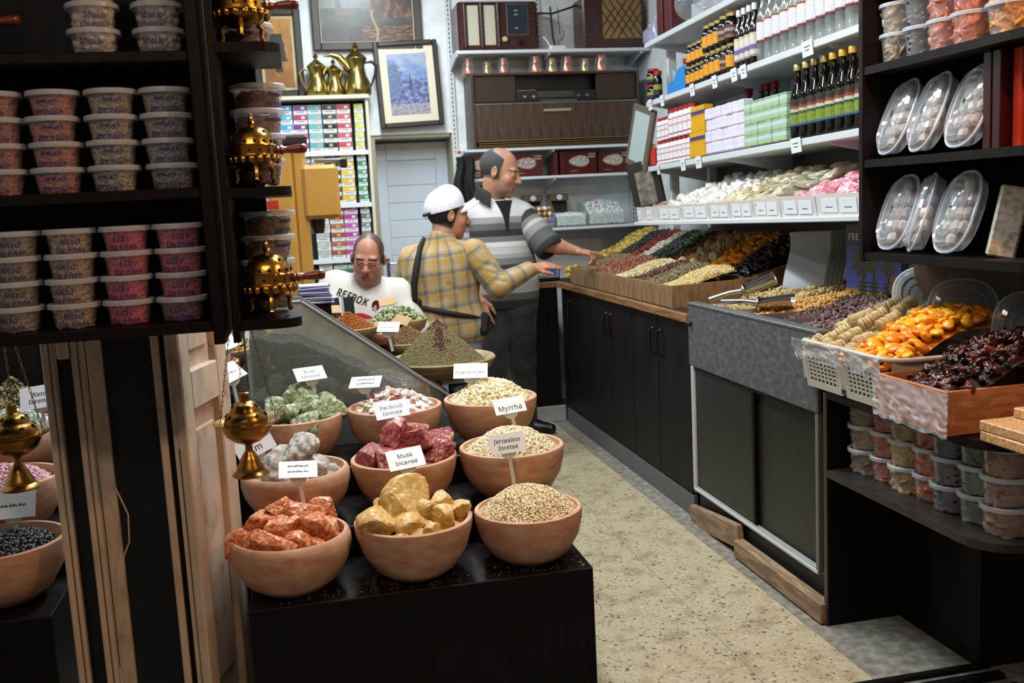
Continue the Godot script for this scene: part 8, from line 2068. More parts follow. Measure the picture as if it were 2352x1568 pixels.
# ---------------------------------------------------------------- people
func head_prims(C: Vector3, B: Basis, s: float, neck: Vector3, nr := 0.056) -> Array:
	# face looks along B.z, crown along B.y
	var P := func(x: float, y: float, z: float): return C + B * (Vector3(x, y, z) * s)
	var R := func(x: float, y: float, z: float): return Vector3(x, y, z) * s
	var o := [ell(P.call(0, 0.040, -0.014), R.call(0.074, 0.082, 0.096), B, 0.02), ell(P.call(0, -0.022, 0.026), R.call(0.064, 0.086, 0.066), B, 0.03), ell(P.call(0, -0.074, 0.034), R.call(0.052, 0.040, 0.052), B, 0.025), ell(P.call(0, -0.103, 0.066), R.call(0.022, 0.017, 0.019), B, 0.02)]
	o.append(cap(P.call(0, -0.05, -0.025), neck, 0.054 * s, nr, 0.03))
	o.append(cap(P.call(-0.036, 0.020, 0.078), P.call(0.036, 0.020, 0.078), 0.014 * s, 0.014 * s, 0.015))
	for e in [-1.0, 1.0]:
		o.append(ell(P.call(0.041 * e, -0.028, 0.060), R.call(0.023, 0.024, 0.022), B, 0.02))
		o.append(ell(P.call(0.031 * e, 0.002, 0.097), R.call(0.018, 0.0105, 0.013), B, 0.008, 1))
		o.append(ell(P.call(0.031 * e, 0.001, 0.079), R.call(0.0135, 0.0125, 0.0135), B, 0.002))
		o.append(cap(P.call(0.018 * e, 0.007, 0.0895), P.call(0.045 * e, 0.006, 0.084), 0.0058 * s, 0.0048 * s, 0.004))
		o.append(cap(P.call(0.018 * e, -0.007, 0.0885), P.call(0.045 * e, -0.006, 0.083), 0.0048 * s, 0.0042 * s, 0.004))
		o.append(ell(P.call(0.078 * e, -0.004, -0.008), R.call(0.009, 0.031, 0.019), B * rotb(0.15, 0.35 * e, -0.1 * e), 0.006))
		o.append(ell(P.call(0.087 * e, 0.002, -0.004), R.call(0.006, 0.017, 0.009), B, 0.004, 1))
	o.append(cap(P.call(0, 0.016, 0.086), P.call(0, -0.030, 0.111), 0.0085 * s, 0.0135 * s, 0.010))
	for e in [-1.0, 1.0]: o.append(ell(P.call(0.0115 * e, -0.034, 0.100), R.call(0.009, 0.008, 0.010), B, 0.006))
	o.append(cap(P.call(-0.021, -0.062, 0.083), P.call(0, -0.0595, 0.092), 0.005 * s, 0.0066 * s, 0.007))
	o.append(cap(P.call(0.021, -0.062, 0.083), P.call(0, -0.0595, 0.092), 0.005 * s, 0.0066 * s, 0.007))
	o.append(cap(P.call(-0.017, -0.073, 0.084), P.call(0.017, -0.073, 0.084), 0.0075 * s, 0.0075 * s, 0.008))
	o.append(ell(P.call(0, -0.0665, 0.097), R.call(0.024, 0.0022, 0.010), B, 0.003, 1))
	return o

func face_color(C: Vector3, B: Basis, s: float, skin: Color, hairf: Callable, hair: Color, stubble: float) -> Callable:
	# colours that belong to the skin: lips, brows, shaved beard, cropped hair
	var inv := B.inverse()
	return func(p: Vector3, _n: Vector3):
		var l: Vector3 = inv * (p - C) / s
		var c := skin
		var beard := smoothstep(-0.035, -0.06, l.y + absf(l.x) * 0.15) * smoothstep(-0.02, 0.02, l.z) * smoothstep(-0.16, -0.12, l.y)
		c = c.lerp(Color(0.40, 0.33, 0.30), beard * stubble)
		if absf(l.x) < 0.024 and absf(l.y + 0.0665) < 0.011 and l.z > 0.078: c = Color(0.58, 0.33, 0.29)
		if absf(absf(l.x) - 0.032) < 0.021 and absf(l.y - 0.0235 + absf(l.x) * 0.08) < 0.0042 and l.z > 0.06: c = Color(0.20, 0.15, 0.13)
		var w: float = hairf.call(l)
		return lin(c.lerp(hair, clampf(w, 0.0, 1.0)))

func eyes(t: Node, C: Vector3, B: Basis, s: float, look: Vector3) -> void:
	for e in [-1.0, 1.0]:
		var o := C + B * (Vector3(0.031 * e, 0.0005, 0.0815) * s)
		var m := mb()
		m.col = lin(Color(0.80, 0.78, 0.75)); m.ball(o, Vector3.ONE * 0.0112 * s, Basis(), 14, 10)
		m.col = lin(Color(0.06, 0.04, 0.03)); m.ball(o + (B * look).normalized() * 0.0068 * s, Vector3.ONE * 0.0056 * s, Basis(), 10, 8)
		part("eye", m.done(true), vcol("eye", 0.15), t)

func hand_prims(w: Vector3, d: Vector3, nrm: Vector3, side: float, curls: Array, s := 1.0, spread := 0.12) -> Array:
	# w wrist, d towards the fingers, nrm out of the back of the hand, side +1: thumb on the d x nrm side
	d = d.normalized(); nrm = (nrm - d * nrm.dot(d)).normalized()
	var r := d.cross(nrm).normalized() * side
	var o := [cap(w - d * 0.03, w + d * 0.012, 0.026 * s, 0.026 * s, 0.015)]
	var ends := []
	for k in 4:
		var off := (1.5 - k) * 0.0195 * s
		var kn := w + d * (0.088 - 0.005 * absf(1.2 - k)) * s + r * off
		o.append(cap(w + d * 0.02 * s + r * off * 0.7, kn, 0.0145 * s, 0.0115 * s, 0.012))
		var dir := (d + r * (1.5 - k) * spread).normalized()
		var len: Array = [[0.040, 0.025, 0.020], [0.045, 0.028, 0.021], [0.041, 0.026, 0.020], [0.032, 0.020, 0.018]][k]
		var p := kn
		for j in 3:
			var bend: float = curls[k] * [0.7, 1.0, 0.7][j]
			dir = dir.rotated(r.normalized() * -side, bend).normalized() if true else dir
			var q: Vector3 = p + dir * len[j] * s
			o.append(cap(p, q, (0.0098 - 0.0009 * j) * s, (0.009 - 0.0009 * j) * s, 0.004))
			p = q
	var tb := w + d * 0.022 * s + r * 0.024 * s
	var td := (d * 0.75 + r * 0.75 - nrm * 0.3).normalized()
	var t1 := tb + td * 0.040 * s
	var td2 := (d + r * 0.25 - nrm * 0.25).normalized()
	o.append(cap(tb - td * 0.01, t1, 0.0155 * s, 0.012 * s, 0.012))
	o.append(cap(t1, t1 + td2 * 0.030 * s, 0.0115 * s, 0.0102 * s, 0.005))
	o.append(cap(t1 + td2 * 0.030 * s, t1 + (td2 * 1.9 - nrm * 0.1).normalized() * 0.054 * s, 0.010 * s, 0.0085 * s, 0.004))
	return o

func shoe(t: Node, ank: Vector3, dir: Vector3) -> void:
	dir.y = 0; dir = dir.normalized()
	var f := Vector3(ank.x, 0.0, ank.z)
	var pr := [cap(f + Vector3(0, 0.045, 0) - dir * 0.05, f + Vector3(0, 0.042, 0) + dir * 0.06, 0.042, 0.044, 0.03), cap(f + Vector3(0, 0.035, 0) + dir * 0.06, f + Vector3(0, 0.032, 0) + dir * 0.165, 0.044, 0.034, 0.03), cap(f + Vector3(0, 0.05, 0), f + Vector3(0, 0.10, 0), 0.045, 0.045, 0.02)]
	part("shoe", nets(pr, 0.012, null, func(p: Vector3): return p.y > 0.002), M("shoe_black", Color(0.02, 0.02, 0.022), 0.4), t)

func drape(m: ArrayMesh, xf: Transform3D, prims: Array, dir: Vector3, lift := 0.002) -> ArrayMesh:
	# lays flat lettering onto a shirt: every point slides along dir until it meets the cloth
	var a := m.surface_get_arrays(0)
	var p: PackedVector3Array = a[0]
	for k in p.size():
		var q := xf * Vector3(p[k].x, p[k].y, 0.0)
		for j in 40:
			var d := sdf(q, prims)
			if d < lift: break
			q += dir * (d - lift) * 0.8
		p[k] = q
	a[0] = p
	var o := ArrayMesh.new()
	o.add_surface_from_arrays(Mesh.PRIMITIVE_TRIANGLES, a)
	return o

func folds(p: Vector3, f: FastNoiseLite) -> float:
	return f.get_noise_3d(p.x, p.y * 0.6, p.z)

func people() -> void:
	var skin_m := vcol("skin", 0.5, 0.0, {"subsurf_scatter_enabled": true, "subsurf_scatter_strength": 0.08})
	var cloth_m := vcol("cloth", 0.9, 0.0, {"rim_enabled": true, "rim": 0.15, "rim_tint": 0.5})
	standing_man(skin_m, cloth_m)
	cap_person(skin_m, cloth_m)
	seated_man(skin_m, cloth_m)

func standing_man(skin_m: Material, cloth_m: Material) -> void:
	var t := thing("person", "standing man in grey striped polo shirt pointing at the nuts", "person", Vector3.ZERO)
	var sk := Color(0.70, 0.50, 0.40)
	var C := Vector3(1.155, 1.582, -5.575)
	var B := rotb(0, deg_to_rad(62), 0) * rotb(0.24, 0, 0) * rotb(0, 0, -0.04)
	var s := 1.10
	var neck := Vector3(1.112, 1.41, -5.625)
	var shL := Vector3(1.272, 1.335, -5.57); var elL := Vector3(1.372, 1.172, -5.45); var wrL := Vector3(1.528, 1.125, -5.41)
	var shR := Vector3(0.985, 1.345, -5.64); var elR := Vector3(0.935, 1.08, -5.66); var wrR := Vector3(0.985, 0.88, -5.50)
	var hp := head_prims(C, B, s, neck, 0.066)
	var hairf := func(l: Vector3): return smoothstep(0.004, -0.02, l.z - 0.030 + 0.0 * l.y) * smoothstep(-0.045, -0.025, l.y + 0.35 * maxf(l.z, 0.0)) * (1.0 - smoothstep(0.062, 0.09, l.y + l.z * 0.7) * 0.75) * (0.0 if absf(l.x) > 0.076 and l.z > -0.03 and l.y < 0.028 else 1.0)
	var body := mb()
	body.add(nets(hp, 0.0042, face_color(C, B, s, sk, hairf, Color(0.30, 0.29, 0.285), 0.35)), Transform3D())
	var arm := [cap(shL, elL, 0.052, 0.044, 0.03), cap(elL, elL.lerp(wrL, 0.45), 0.044, 0.043, 0.02), cap(elL.lerp(wrL, 0.45), wrL, 0.042, 0.028, 0.02), cap(shR, elR, 0.05, 0.042, 0.03), cap(elR, wrR, 0.042, 0.028, 0.02), ell(Vector3(1.145, 1.2, -5.6), Vector3(0.165, 0.19, 0.105), Basis(), 0.04), cap(neck, Vector3(1.14, 1.3, -5.60), 0.062, 0.09, 0.04)]
	body.add(nets(arm, 0.011, func(_p, _n): return lin(sk)), Transform3D())
	var hl := hand_prims(wrL, Vector3(0.95, -0.22, 0.1), Vector3(0.25, 0.9, 0.25), -1.0, [0.12, 0.75, 0.95, 1.0], 0.98)
	body.add(nets(hl, 0.0042, func(_p, _n): return lin(sk)), Transform3D())
	var hr := hand_prims(wrR, Vector3(0.15, -1, 0.25), Vector3(-0.3, 0.0, 1.0), -1.0, [0.35, 0.4, 0.45, 0.5], 0.98)
	body.add(nets(hr, 0.0045, func(_p, _n): return lin(sk)), Transform3D())
	part("body", body.done(true), skin_m, t)
	eyes(t, C, B, s, Vector3(0.0, -0.5, 1))
	# cropped grey hair at the back and sides
	var hairp := [ell(C + B * (Vector3(0, 0.036, -0.020) * s), Vector3(0.0795, 0.083, 0.096) * s, B, 0.01), ell(C + B * (Vector3(0, 0.135, 0.045) * s), Vector3(0.085, 0.08, 0.115) * s, B, 0.01, 1), ell(C + B * (Vector3(0, -0.03, 0.075) * s), Vector3(0.12, 0.14, 0.070) * s, B, 0.01, 1), ell(C + B * (Vector3(0, -0.10, 0.0) * s), Vector3(0.12, 0.075, 0.14) * s, B, 0.008, 1)]
	part("hair", nets(hairp, 0.006), M("hair_grey", Color(0.24, 0.24, 0.245), 0.95), t)
	# polo shirt: body and sleeves, cut open at neck, hem and cuffs
	var dL := (elL - shL).normalized(); var dR := (elR - shR).normalized()
	var sh := [ell(Vector3(1.15, 1.215, -5.60), Vector3(0.198, 0.20, 0.135), Basis(), 0.03), ell(Vector3(1.15, 1.00, -5.585), Vector3(0.205, 0.20, 0.158), Basis(), 0.06), cap(Vector3(1.07, 0.87, -5.61), Vector3(1.225, 0.87, -5.60), 0.125, 0.125, 0.05), cap(shR, shL, 0.070, 0.070, 0.06), cap(neck + Vector3(0, 0.02, 0), Vector3(1.14, 1.30, -5.60), 0.078, 0.12, 0.03)]
	for e in [shR, shL]: sh.append(cap(Vector3(1.115, 1.435, -5.625), e + Vector3(0, 0.012, 0), 0.075, 0.060, 0.03))
	sh.append(cap(neck + Vector3(0.022, 0.075, 0.035), C, 0.074, 0.12, 0.006, 1))
	sh.append(ell(Vector3(1.15, -0.188, -5.6), Vector3(2, 1, 2), Basis(), 0.004, 1))
	var bands := [[1.372, 0.50], [1.335, 0.48], [1.300, 0.22], [1.262, 0.085], [1.226, 0.020], [1.196, 0.17], [1.170, 0.62], [1.128, 0.42], [1.105, 0.27], [1.070, 0.12], [1.028, 0.022], [1.000, 0.18], [0.972, 0.58], [0.906, 0.38], [0.866, 0.10], [-1.0, 0.020]]
	var im := Image.create(4, 512, false, Image.FORMAT_RGB8)
	for y in 512:
		var wy := 1.5 - 0.75 * (y + 0.5) / 512.0
		var g := 0.02
		for e in bands:
			if wy > e[0]: g = e[1]; break
		for x in 4: im.set_pixel(x, y, Color(g, g * 0.985, g * 0.975).linear_to_srgb())
	var stripe := M("polo_stripes", Color.WHITE, 0.85, 0.0, {"albedo_texture": ImageTexture.create_from_image(im), "rim_enabled": true, "rim": 0.15})
	part("polo_shirt", nets(sh, 0.010, null, null, func(p: Vector3): return Vector2(0.5, (1.5 - p.y) / 0.75)), stripe, t)
	var im2 := Image.create(4, 128, false, Image.FORMAT_RGB8)
	for y in 128:
		var d := 0.30 * (y + 0.5) / 128.0 - 0.06
		var g := 0.02 if d < 0.062 else (0.16 if d < 0.092 else (0.40 if d < 0.118 else (0.22 if d < 0.165 else 0.08)))
		for x in 4: im2.set_pixel(x, y, Color(g, g * 0.985, g * 0.98).linear_to_srgb())
	var slv := M("sleeve_stripes", Color.WHITE, 0.85, 0.0, {"albedo_texture": ImageTexture.create_from_image(im2)})
	for e in [[shL, elL, dL, 0.02], [shR, elR, dR, -0.03]]:
		var o: Vector3 = e[0]; var d: Vector3 = e[2]
		var sp := [cap(o, e[1] + d * e[3], 0.073, 0.084, 0.03), ell(e[1] + d * (e[3] + 0.035 + 1.0), Vector3.ONE, Basis(), 0.004, 1), cap(e[1] + d * (e[3] + 0.05), e[1] + d * 0.3, 0.066, 0.066, 0.004, 1)]
		part("sleeve", nets(sp, 0.009, null, null, func(p: Vector3): return Vector2(0.5, ((p - o).dot(d) + 0.06) / 0.30)), slv, t)
	# dark placket
	part("placket", drape(mb().grid(4, 16, func(u: float, v: float): return Vector3((u - 0.5) * (0.018 + 0.085 * v * v), -0.17 + 0.17 * v, 0)).done(), Transform3D(Basis(), Vector3(1.158, 1.425, -5.40)), sh, Vector3(0, 0, -1), 0.003), M("collar_black", Color(0.025, 0.025, 0.028), 0.8), t)
	# turned-down collar, open in front
	var cm := mb()
	for e in [-1.0, 1.0]:
		cm.grid(14, 5, func(u: float, v: float):
			var an := lerpf(PI, 0.42, u if e > 0 else 1.0 - u)
			var k := (PI - an) / (PI - 0.42)
			var rr := 0.079 + 0.036 * pow(1.0 - v, 0.7)
			var x: float = e * sin(an) * rr * 1.05
			return Vector3(1.126 + x, 1.508 - 0.055 * k - 0.42 * x - (0.055 + 0.03 * k) * pow(1.0 - v, 1.3), -5.612 + cos(an) * rr))
	part("collar", cm.done(), M("collar_black", Color(0.025, 0.025, 0.028), 0.8), t)
	# trousers
	var hipR := Vector3(1.065, 0.86, -5.62); var hipL := Vector3(1.225, 0.86, -5.60)
	var knR := Vector3(1.055, 0.48, -5.58); var knL := Vector3(1.255, 0.47, -5.70)
	var anR := Vector3(1.06, 0.06, -5.56); var anL := Vector3(1.295, 0.06, -5.86)
	var tr := [cap(hipR, hipL, 0.118, 0.118, 0.05), cap(hipR + Vector3(0, -0.06, 0), knR, 0.108, 0.082, 0.04), cap(knR, anR, 0.082, 0.074, 0.03), cap(hipL + Vector3(0, -0.06, 0), knL, 0.108, 0.082, 0.04), cap(knL, anL, 0.082, 0.074, 0.03)]
	var tw := noise(7.0, 5, 2)
	part("trousers", nets(tr, 0.013, func(p: Vector3, _n): return lin(Color(0.135, 0.14, 0.155).lightened(0.05 + 0.05 * tw.get_noise_3dv(p * 2.0))), func(p: Vector3): return p.y > 0.03), cloth_m, t)
	shoe(t, anR + Vector3(0, 0, 0.0), Vector3(0.1, 0, 1))
	shoe(t, anL, Vector3(0.8, 0, 0.55))

func plaid(u: float, v: float) -> Color:
	# cream, mustard and slate checks
	var f := func(x: float):
		var m := fposmod(x, 0.088)
		if m < 0.020: return Color(0.66, 0.58, 0.44)
		if m < 0.036: return Color(0.70, 0.53, 0.16)
		if m < 0.042: return Color(0.62, 0.58, 0.42)
		if m < 0.060: return Color(0.36, 0.36, 0.42)
		if m < 0.072: return Color(0.58, 0.55, 0.34)
		return Color(0.72, 0.60, 0.50)
	var a: Color = f.call(u); var b: Color = f.call(v + 0.03)
	return lin(a.lerp(b, 0.5))

func cap_person(skin_m: Material, cloth_m: Material) -> void:
	var t := thing("person", "person in white cap and checked yellow shirt reaching out", "person", Vector3.ZERO)
	var sk := Color(0.70, 0.49, 0.39)
	var C := Vector3(0.768, 1.362, -5.07)
	var B := rotb(0, deg_to_rad(98), 0) * rotb(0.10, 0, 0)
	var s := 1.0
	var neck := Vector3(0.725, 1.225, -5.05)
	var shR := Vector3(0.875, 1.165, -4.99); var elR := Vector3(0.985, 0.995, -4.94); var wrR := Vector3(1.185, 1.068, -5.02)
	var shL := Vector3(0.575, 1.145, -5.10); var elL := Vector3(0.535, 0.96, -5.22); var wrL := Vector3(0.66, 0.93, -5.36)
	var body := mb()
	var hp := head_prims(C, B, s, neck, 0.055)
	var hairf := func(l: Vector3): return smoothstep(0.012, -0.004, l.z - 0.02 - l.y * 0.3) * smoothstep(-0.075, -0.06, l.y + l.z * 0.3) * (0.0 if absf(l.x) > 0.074 and l.z > -0.028 and l.y < 0.03 else 1.0)
	body.add(nets(hp, 0.0042, face_color(C, B, s, sk, hairf, Color(0.13, 0.10, 0.085), 0.1)), Transform3D())
	var arm := [cap(shR, elR, 0.048, 0.04, 0.03), cap(elR, wrR, 0.04, 0.027, 0.02), cap(shL, elL, 0.048, 0.04, 0.03), cap(elL, wrL, 0.04, 0.027, 0.02), ell(Vector3(0.72, 1.04, -5.06), Vector3(0.15, 0.18, 0.1), Basis(), 0.04), cap(neck, Vector3(0.725, 1.12, -5.06), 0.055, 0.08, 0.04), cap(shR, shL, 0.045, 0.045, 0.03)]
	body.add(nets(arm, 0.012, func(_p, _n): return lin(sk)), Transform3D())
	body.add(nets(hand_prims(wrR, Vector3(0.97, 0.10, -0.18), Vector3(-0.05, 0.9, 0.42), 1.0, [0.16, 0.2, 0.24, 0.3], 0.92, 0.1), 0.0042, func(_p, _n): return lin(sk)), Transform3D())
	body.add(nets(hand_prims(wrL, Vector3(0.8, -0.2, -0.5), Vector3(0, 0.9, 0.3), -1.0, [0.4, 0.4, 0.45, 0.5], 0.92), 0.005, func(_p, _n): return lin(sk)), Transform3D())
	part("body", body.done(true), skin_m, t)
	eyes(t, C, B, s, Vector3(0, -0.2, 1))
	# dark hair below the cap
	var hairp := [ell(C + B * (Vector3(0, 0.02, -0.022) * s), Vector3(0.079, 0.085, 0.092) * s, B, 0.01), ell(C + B * (Vector3(0, 0.115, 0.0) * s), Vector3(0.15, 0.075, 0.2) * s, B, 0.006, 1), ell(C + B * (Vector3(0, -0.03, 0.070) * s), Vector3(0.14, 0.2, 0.078) * s, B, 0.01, 1), ell(C + B * (Vector3(0, -0.135, 0.0) * s), Vector3(0.14, 0.075, 0.14) * s, B, 0.008, 1)]
	part("hair", nets(hairp, 0.006), M("hair_dark", Color(0.10, 0.075, 0.06), 0.9), t)
	# cap with panels, peak and strap
	var white := M("cap_cloth", Color(0.86, 0.86, 0.90), 0.75)
	var tilt := B * rotb(-0.30, 0, 0)
	var crown := [ell(C + tilt * Vector3(0, 0.030, -0.012), Vector3(0.091, 0.112, 0.106), tilt, 0.01), ell(C + tilt * Vector3(0, 0.080, 0.030), Vector3(0.066, 0.070, 0.060), tilt, 0.04), ell(C + tilt * Vector3(0, -0.470, 0.0), Vector3(1.0, 0.5, 1.0), tilt, 0.003, 1), ell(C + tilt * Vector3(0, 0.020, -0.010), Vector3(0.085, 0.095, 0.10), tilt, 0.003, 1)]
	var cp := part("baseball_cap", nets(crown, 0.0055), white, t)
	var seam := []
	for k in 13:
		var a := -0.2 + 3.5 * k / 12.0
		seam.append(C + tilt * Vector3(0.002, 0.03 + 0.1125 * sin(a), -0.012 - 0.1065 * cos(a)))
	part("seam", mb().tube(seam.slice(0, 8), 0.0022, 5).done(), white, cp)
	var pk := func(u: float, v: float, lift: float):
		var w := (u - 0.5) * 2.0
		return C + tilt * Vector3(w * 0.078 * (1.0 - 0.12 * v), 0.034 + lift - 0.004 * v - 0.030 * w * w, 0.088 * sqrt(maxf(1.0 - 0.80 * w * w, 0.0)) + 0.004 + 0.088 * v * sqrt(maxf(1.0 - 0.9 * w * w, 0.02)))
	part("peak", mb().grid(16, 6, func(u: float, v: float): return pk.call(u, v, 0.003)).grid(16, 6, func(u: float, v: float): return pk.call(1.0 - u, v, -0.002)).done(), white, cp)
	part("button", mb().ball(C + tilt * Vector3(0, 0.143, -0.008), Vector3(0.008, 0.005, 0.008), tilt, 10, 6).done(), white, cp)
	part("strap", mb().tube([C + tilt * Vector3(0.05, 0.035, -0.104), C + tilt * Vector3(0.0, 0.03, -0.125), C + tilt * Vector3(-0.05, 0.035, -0.104)], 0.008, 6).done(), M("strap_black", Color(0.03, 0.03, 0.035), 0.7), cp)
	part("badge", mb().ball(C + tilt * Vector3(0.038, 0.098, 0.074), Vector3(0.012, 0.014, 0.006), tilt * rotb(-0.6, 0.6, 0), 10, 6).done(), M("badge_blue", Color(0.42, 0.52, 0.58), 0.6), cp)
	# checked shirt: back to the viewer
	var im := Image.create(176, 176, false, Image.FORMAT_RGB8)
	for y in 176:
		for x in 176: im.set_pixel(x, y, plaid(x * 0.0005, y * 0.0005).linear_to_srgb())
	var check := M("plaid_cloth", Color.WHITE, 0.9, 0.0, {"albedo_texture": ImageTexture.create_from_image(im), "rim_enabled": true, "rim": 0.15})
	var fn := noise(8.0, 31, 2)
	var tor := [ell(Vector3(0.715, 1.06, -5.055), Vector3(0.205, 0.185, 0.135), rotb(0, 0, -0.1), 0.03), ell(Vector3(0.715, 0.90, -5.06), Vector3(0.190, 0.17, 0.135), Basis(), 0.05), cap(Vector3(0.65, 0.80, -5.06), Vector3(0.80, 0.79, -5.06), 0.137, 0.137, 0.05), cap(shR, shL, 0.068, 0.068, 0.05), cap(neck + Vector3(-0.01, 0.005, 0), Vector3(0.72, 1.15, -5.05), 0.070, 0.11, 0.03), ell(Vector3(0.72, -0.285, -5.06), Vector3(2, 1, 2), Basis(), 0.004, 1)]
	for e in [[0.63, 0.92, 0.45], [0.80, 0.98, -0.5], [0.70, 0.86, 0.2], [0.82, 0.88, -0.3]]:
		# deep folds across the back
		tor.append(cap(Vector3(e[0] - 0.07, e[1] - e[2] * 0.07, -4.913), Vector3(e[0] + 0.07, e[1] + e[2] * 0.07, -4.913), 0.010, 0.006, 0.02, 1))
	part("checked_shirt", nets(tor, 0.010, null, null, func(p: Vector3): return Vector2((atan2(p.x - 0.715, p.z + 5.06) * 0.17 + 0.05 * (p.y - 1.0) + 0.006 * fn.get_noise_3dv(p * 2.0)) / 0.088, (p.y + 0.006 * fn.get_noise_3dv(p * 2.5) - 0.1 * (p.x - 0.7)) / 0.088)), check, t)
	for e in [[shR, elR, wrR], [shL, elL, wrL]]:
		var a0: Vector3 = e[0]; var b0: Vector3 = e[1]; var c0: Vector3 = e[2]
		var dw := (c0 - b0).normalized()
		var sp := [cap(a0, b0, 0.075, 0.063, 0.03), cap(b0, c0 - dw * 0.01, 0.063, 0.043, 0.025), ell(c0 + dw * (0.5 - 0.004), Vector3.ONE * 0.5, Basis(), 0.003, 1), cap(c0 + dw * 0.02, c0 + dw * 0.1, 0.034, 0.034, 0.003, 1)]
		for f in [0.35, 0.6, 0.82]:
			var q := a0.lerp(b0, f)
			sp.append(cap(q + Vector3(-0.04, 0.02, 0.073), q + Vector3(0.05, -0.01, 0.070), 0.006, 0.004, 0.016, 1))
		part("sleeve", nets(sp, 0.009, null, null, func(p: Vector3):
			var fore := (p - b0).dot(dw) > 0.0
			var ax: Vector3 = dw if fore else (b0 - a0).normalized()
			var w: Vector3 = p - b0
			var rad: Vector3 = w - ax * w.dot(ax)
			return Vector2((w.dot(ax) + 0.005 * fn.get_noise_3dv(p * 3.0)) / 0.088, 0.055 * atan2(rad.z, rad.y) / 0.088)), check, t)
	part("shirt_collar", mb().grid(14, 3, func(u: float, v: float): return Vector3(neck.x + 0.002 + cos(PI * 2.0 * (0.93 - 0.86 * u) + PI * 0.0) * (0.066 + 0.012 * (1.0 - v)), neck.y + 0.002 + 0.042 * v, neck.z + sin(PI * 2.0 * (0.93 - 0.86 * u)) * (0.064 + 0.012 * (1.0 - v)))).done(), check, t)
	# jeans
	var tr := [cap(Vector3(0.665, 0.80, -5.06), Vector3(0.80, 0.80, -5.05), 0.112, 0.112, 0.05), cap(Vector3(0.665, 0.75, -5.06), Vector3(0.66, 0.42, -5.05), 0.10, 0.075, 0.03), cap(Vector3(0.66, 0.42, -5.05), Vector3(0.66, 0.06, -5.10), 0.075, 0.064, 0.03), cap(Vector3(0.80, 0.75, -5.05), Vector3(0.83, 0.42, -5.04), 0.10, 0.075, 0.03), cap(Vector3(0.83, 0.42, -5.04), Vector3(0.84, 0.06, -5.08), 0.075, 0.064, 0.03)]
	part("jeans", nets(tr, 0.013, func(_p, _n): return lin(Color(0.46, 0.50, 0.58)), func(p: Vector3): return p.y > 0.03), cloth_m, t)
	shoe(t, Vector3(0.66, 0.06, -5.10), Vector3(0.4, 0, -1)); shoe(t, Vector3(0.84, 0.06, -5.08), Vector3(0.7, 0, -0.8))
	# black shoulder bag with strap, and hip pack
	var blk := M("bag_black", Color(0.02, 0.02, 0.023), 0.75)
	var bag := thing("shoulder_bag", "black shoulder bag hanging at the person's left hip", "bag")
	part("pouch", mb().box(Vector3(0.525, 0.905, -4.95), Vector3(0.135, 0.11, 0.045), rotb(0, 0.15, 0.05), 0.015).done(), blk, bag)
	part("strap", mb().tube([Vector3(0.632, 1.255, -5.03), Vector3(0.605, 1.215, -4.985), Vector3(0.575, 1.12, -4.935), Vector3(0.555, 1.03, -4.928), Vector3(0.555, 0.955, -4.935)], [0.010, 0.013, 0.018, 0.018, 0.014], 8).done(), blk, bag)
	var hip := thing("hip_pack", "black hip pack on a webbing belt round the waist", "hip pack")
	var belt := []
	for k in 25:
		var a := -1.9 + 3.9 * k / 24
		belt.append(Vector3(0.722 + sin(a) * 0.200, 0.93 - 0.125 * (k / 24.0 - 0.2) * 1.5, -5.06 + cos(a) * 0.143))
	part("belt", mb().tube(belt, 0.014, 8).done(), blk, hip)
	part("pack", mb().box(Vector3(0.905, 0.80, -4.985), Vector3(0.07, 0.12, 0.06), rotb(0, 0.9, -0.35), 0.02).done(), blk, hip)

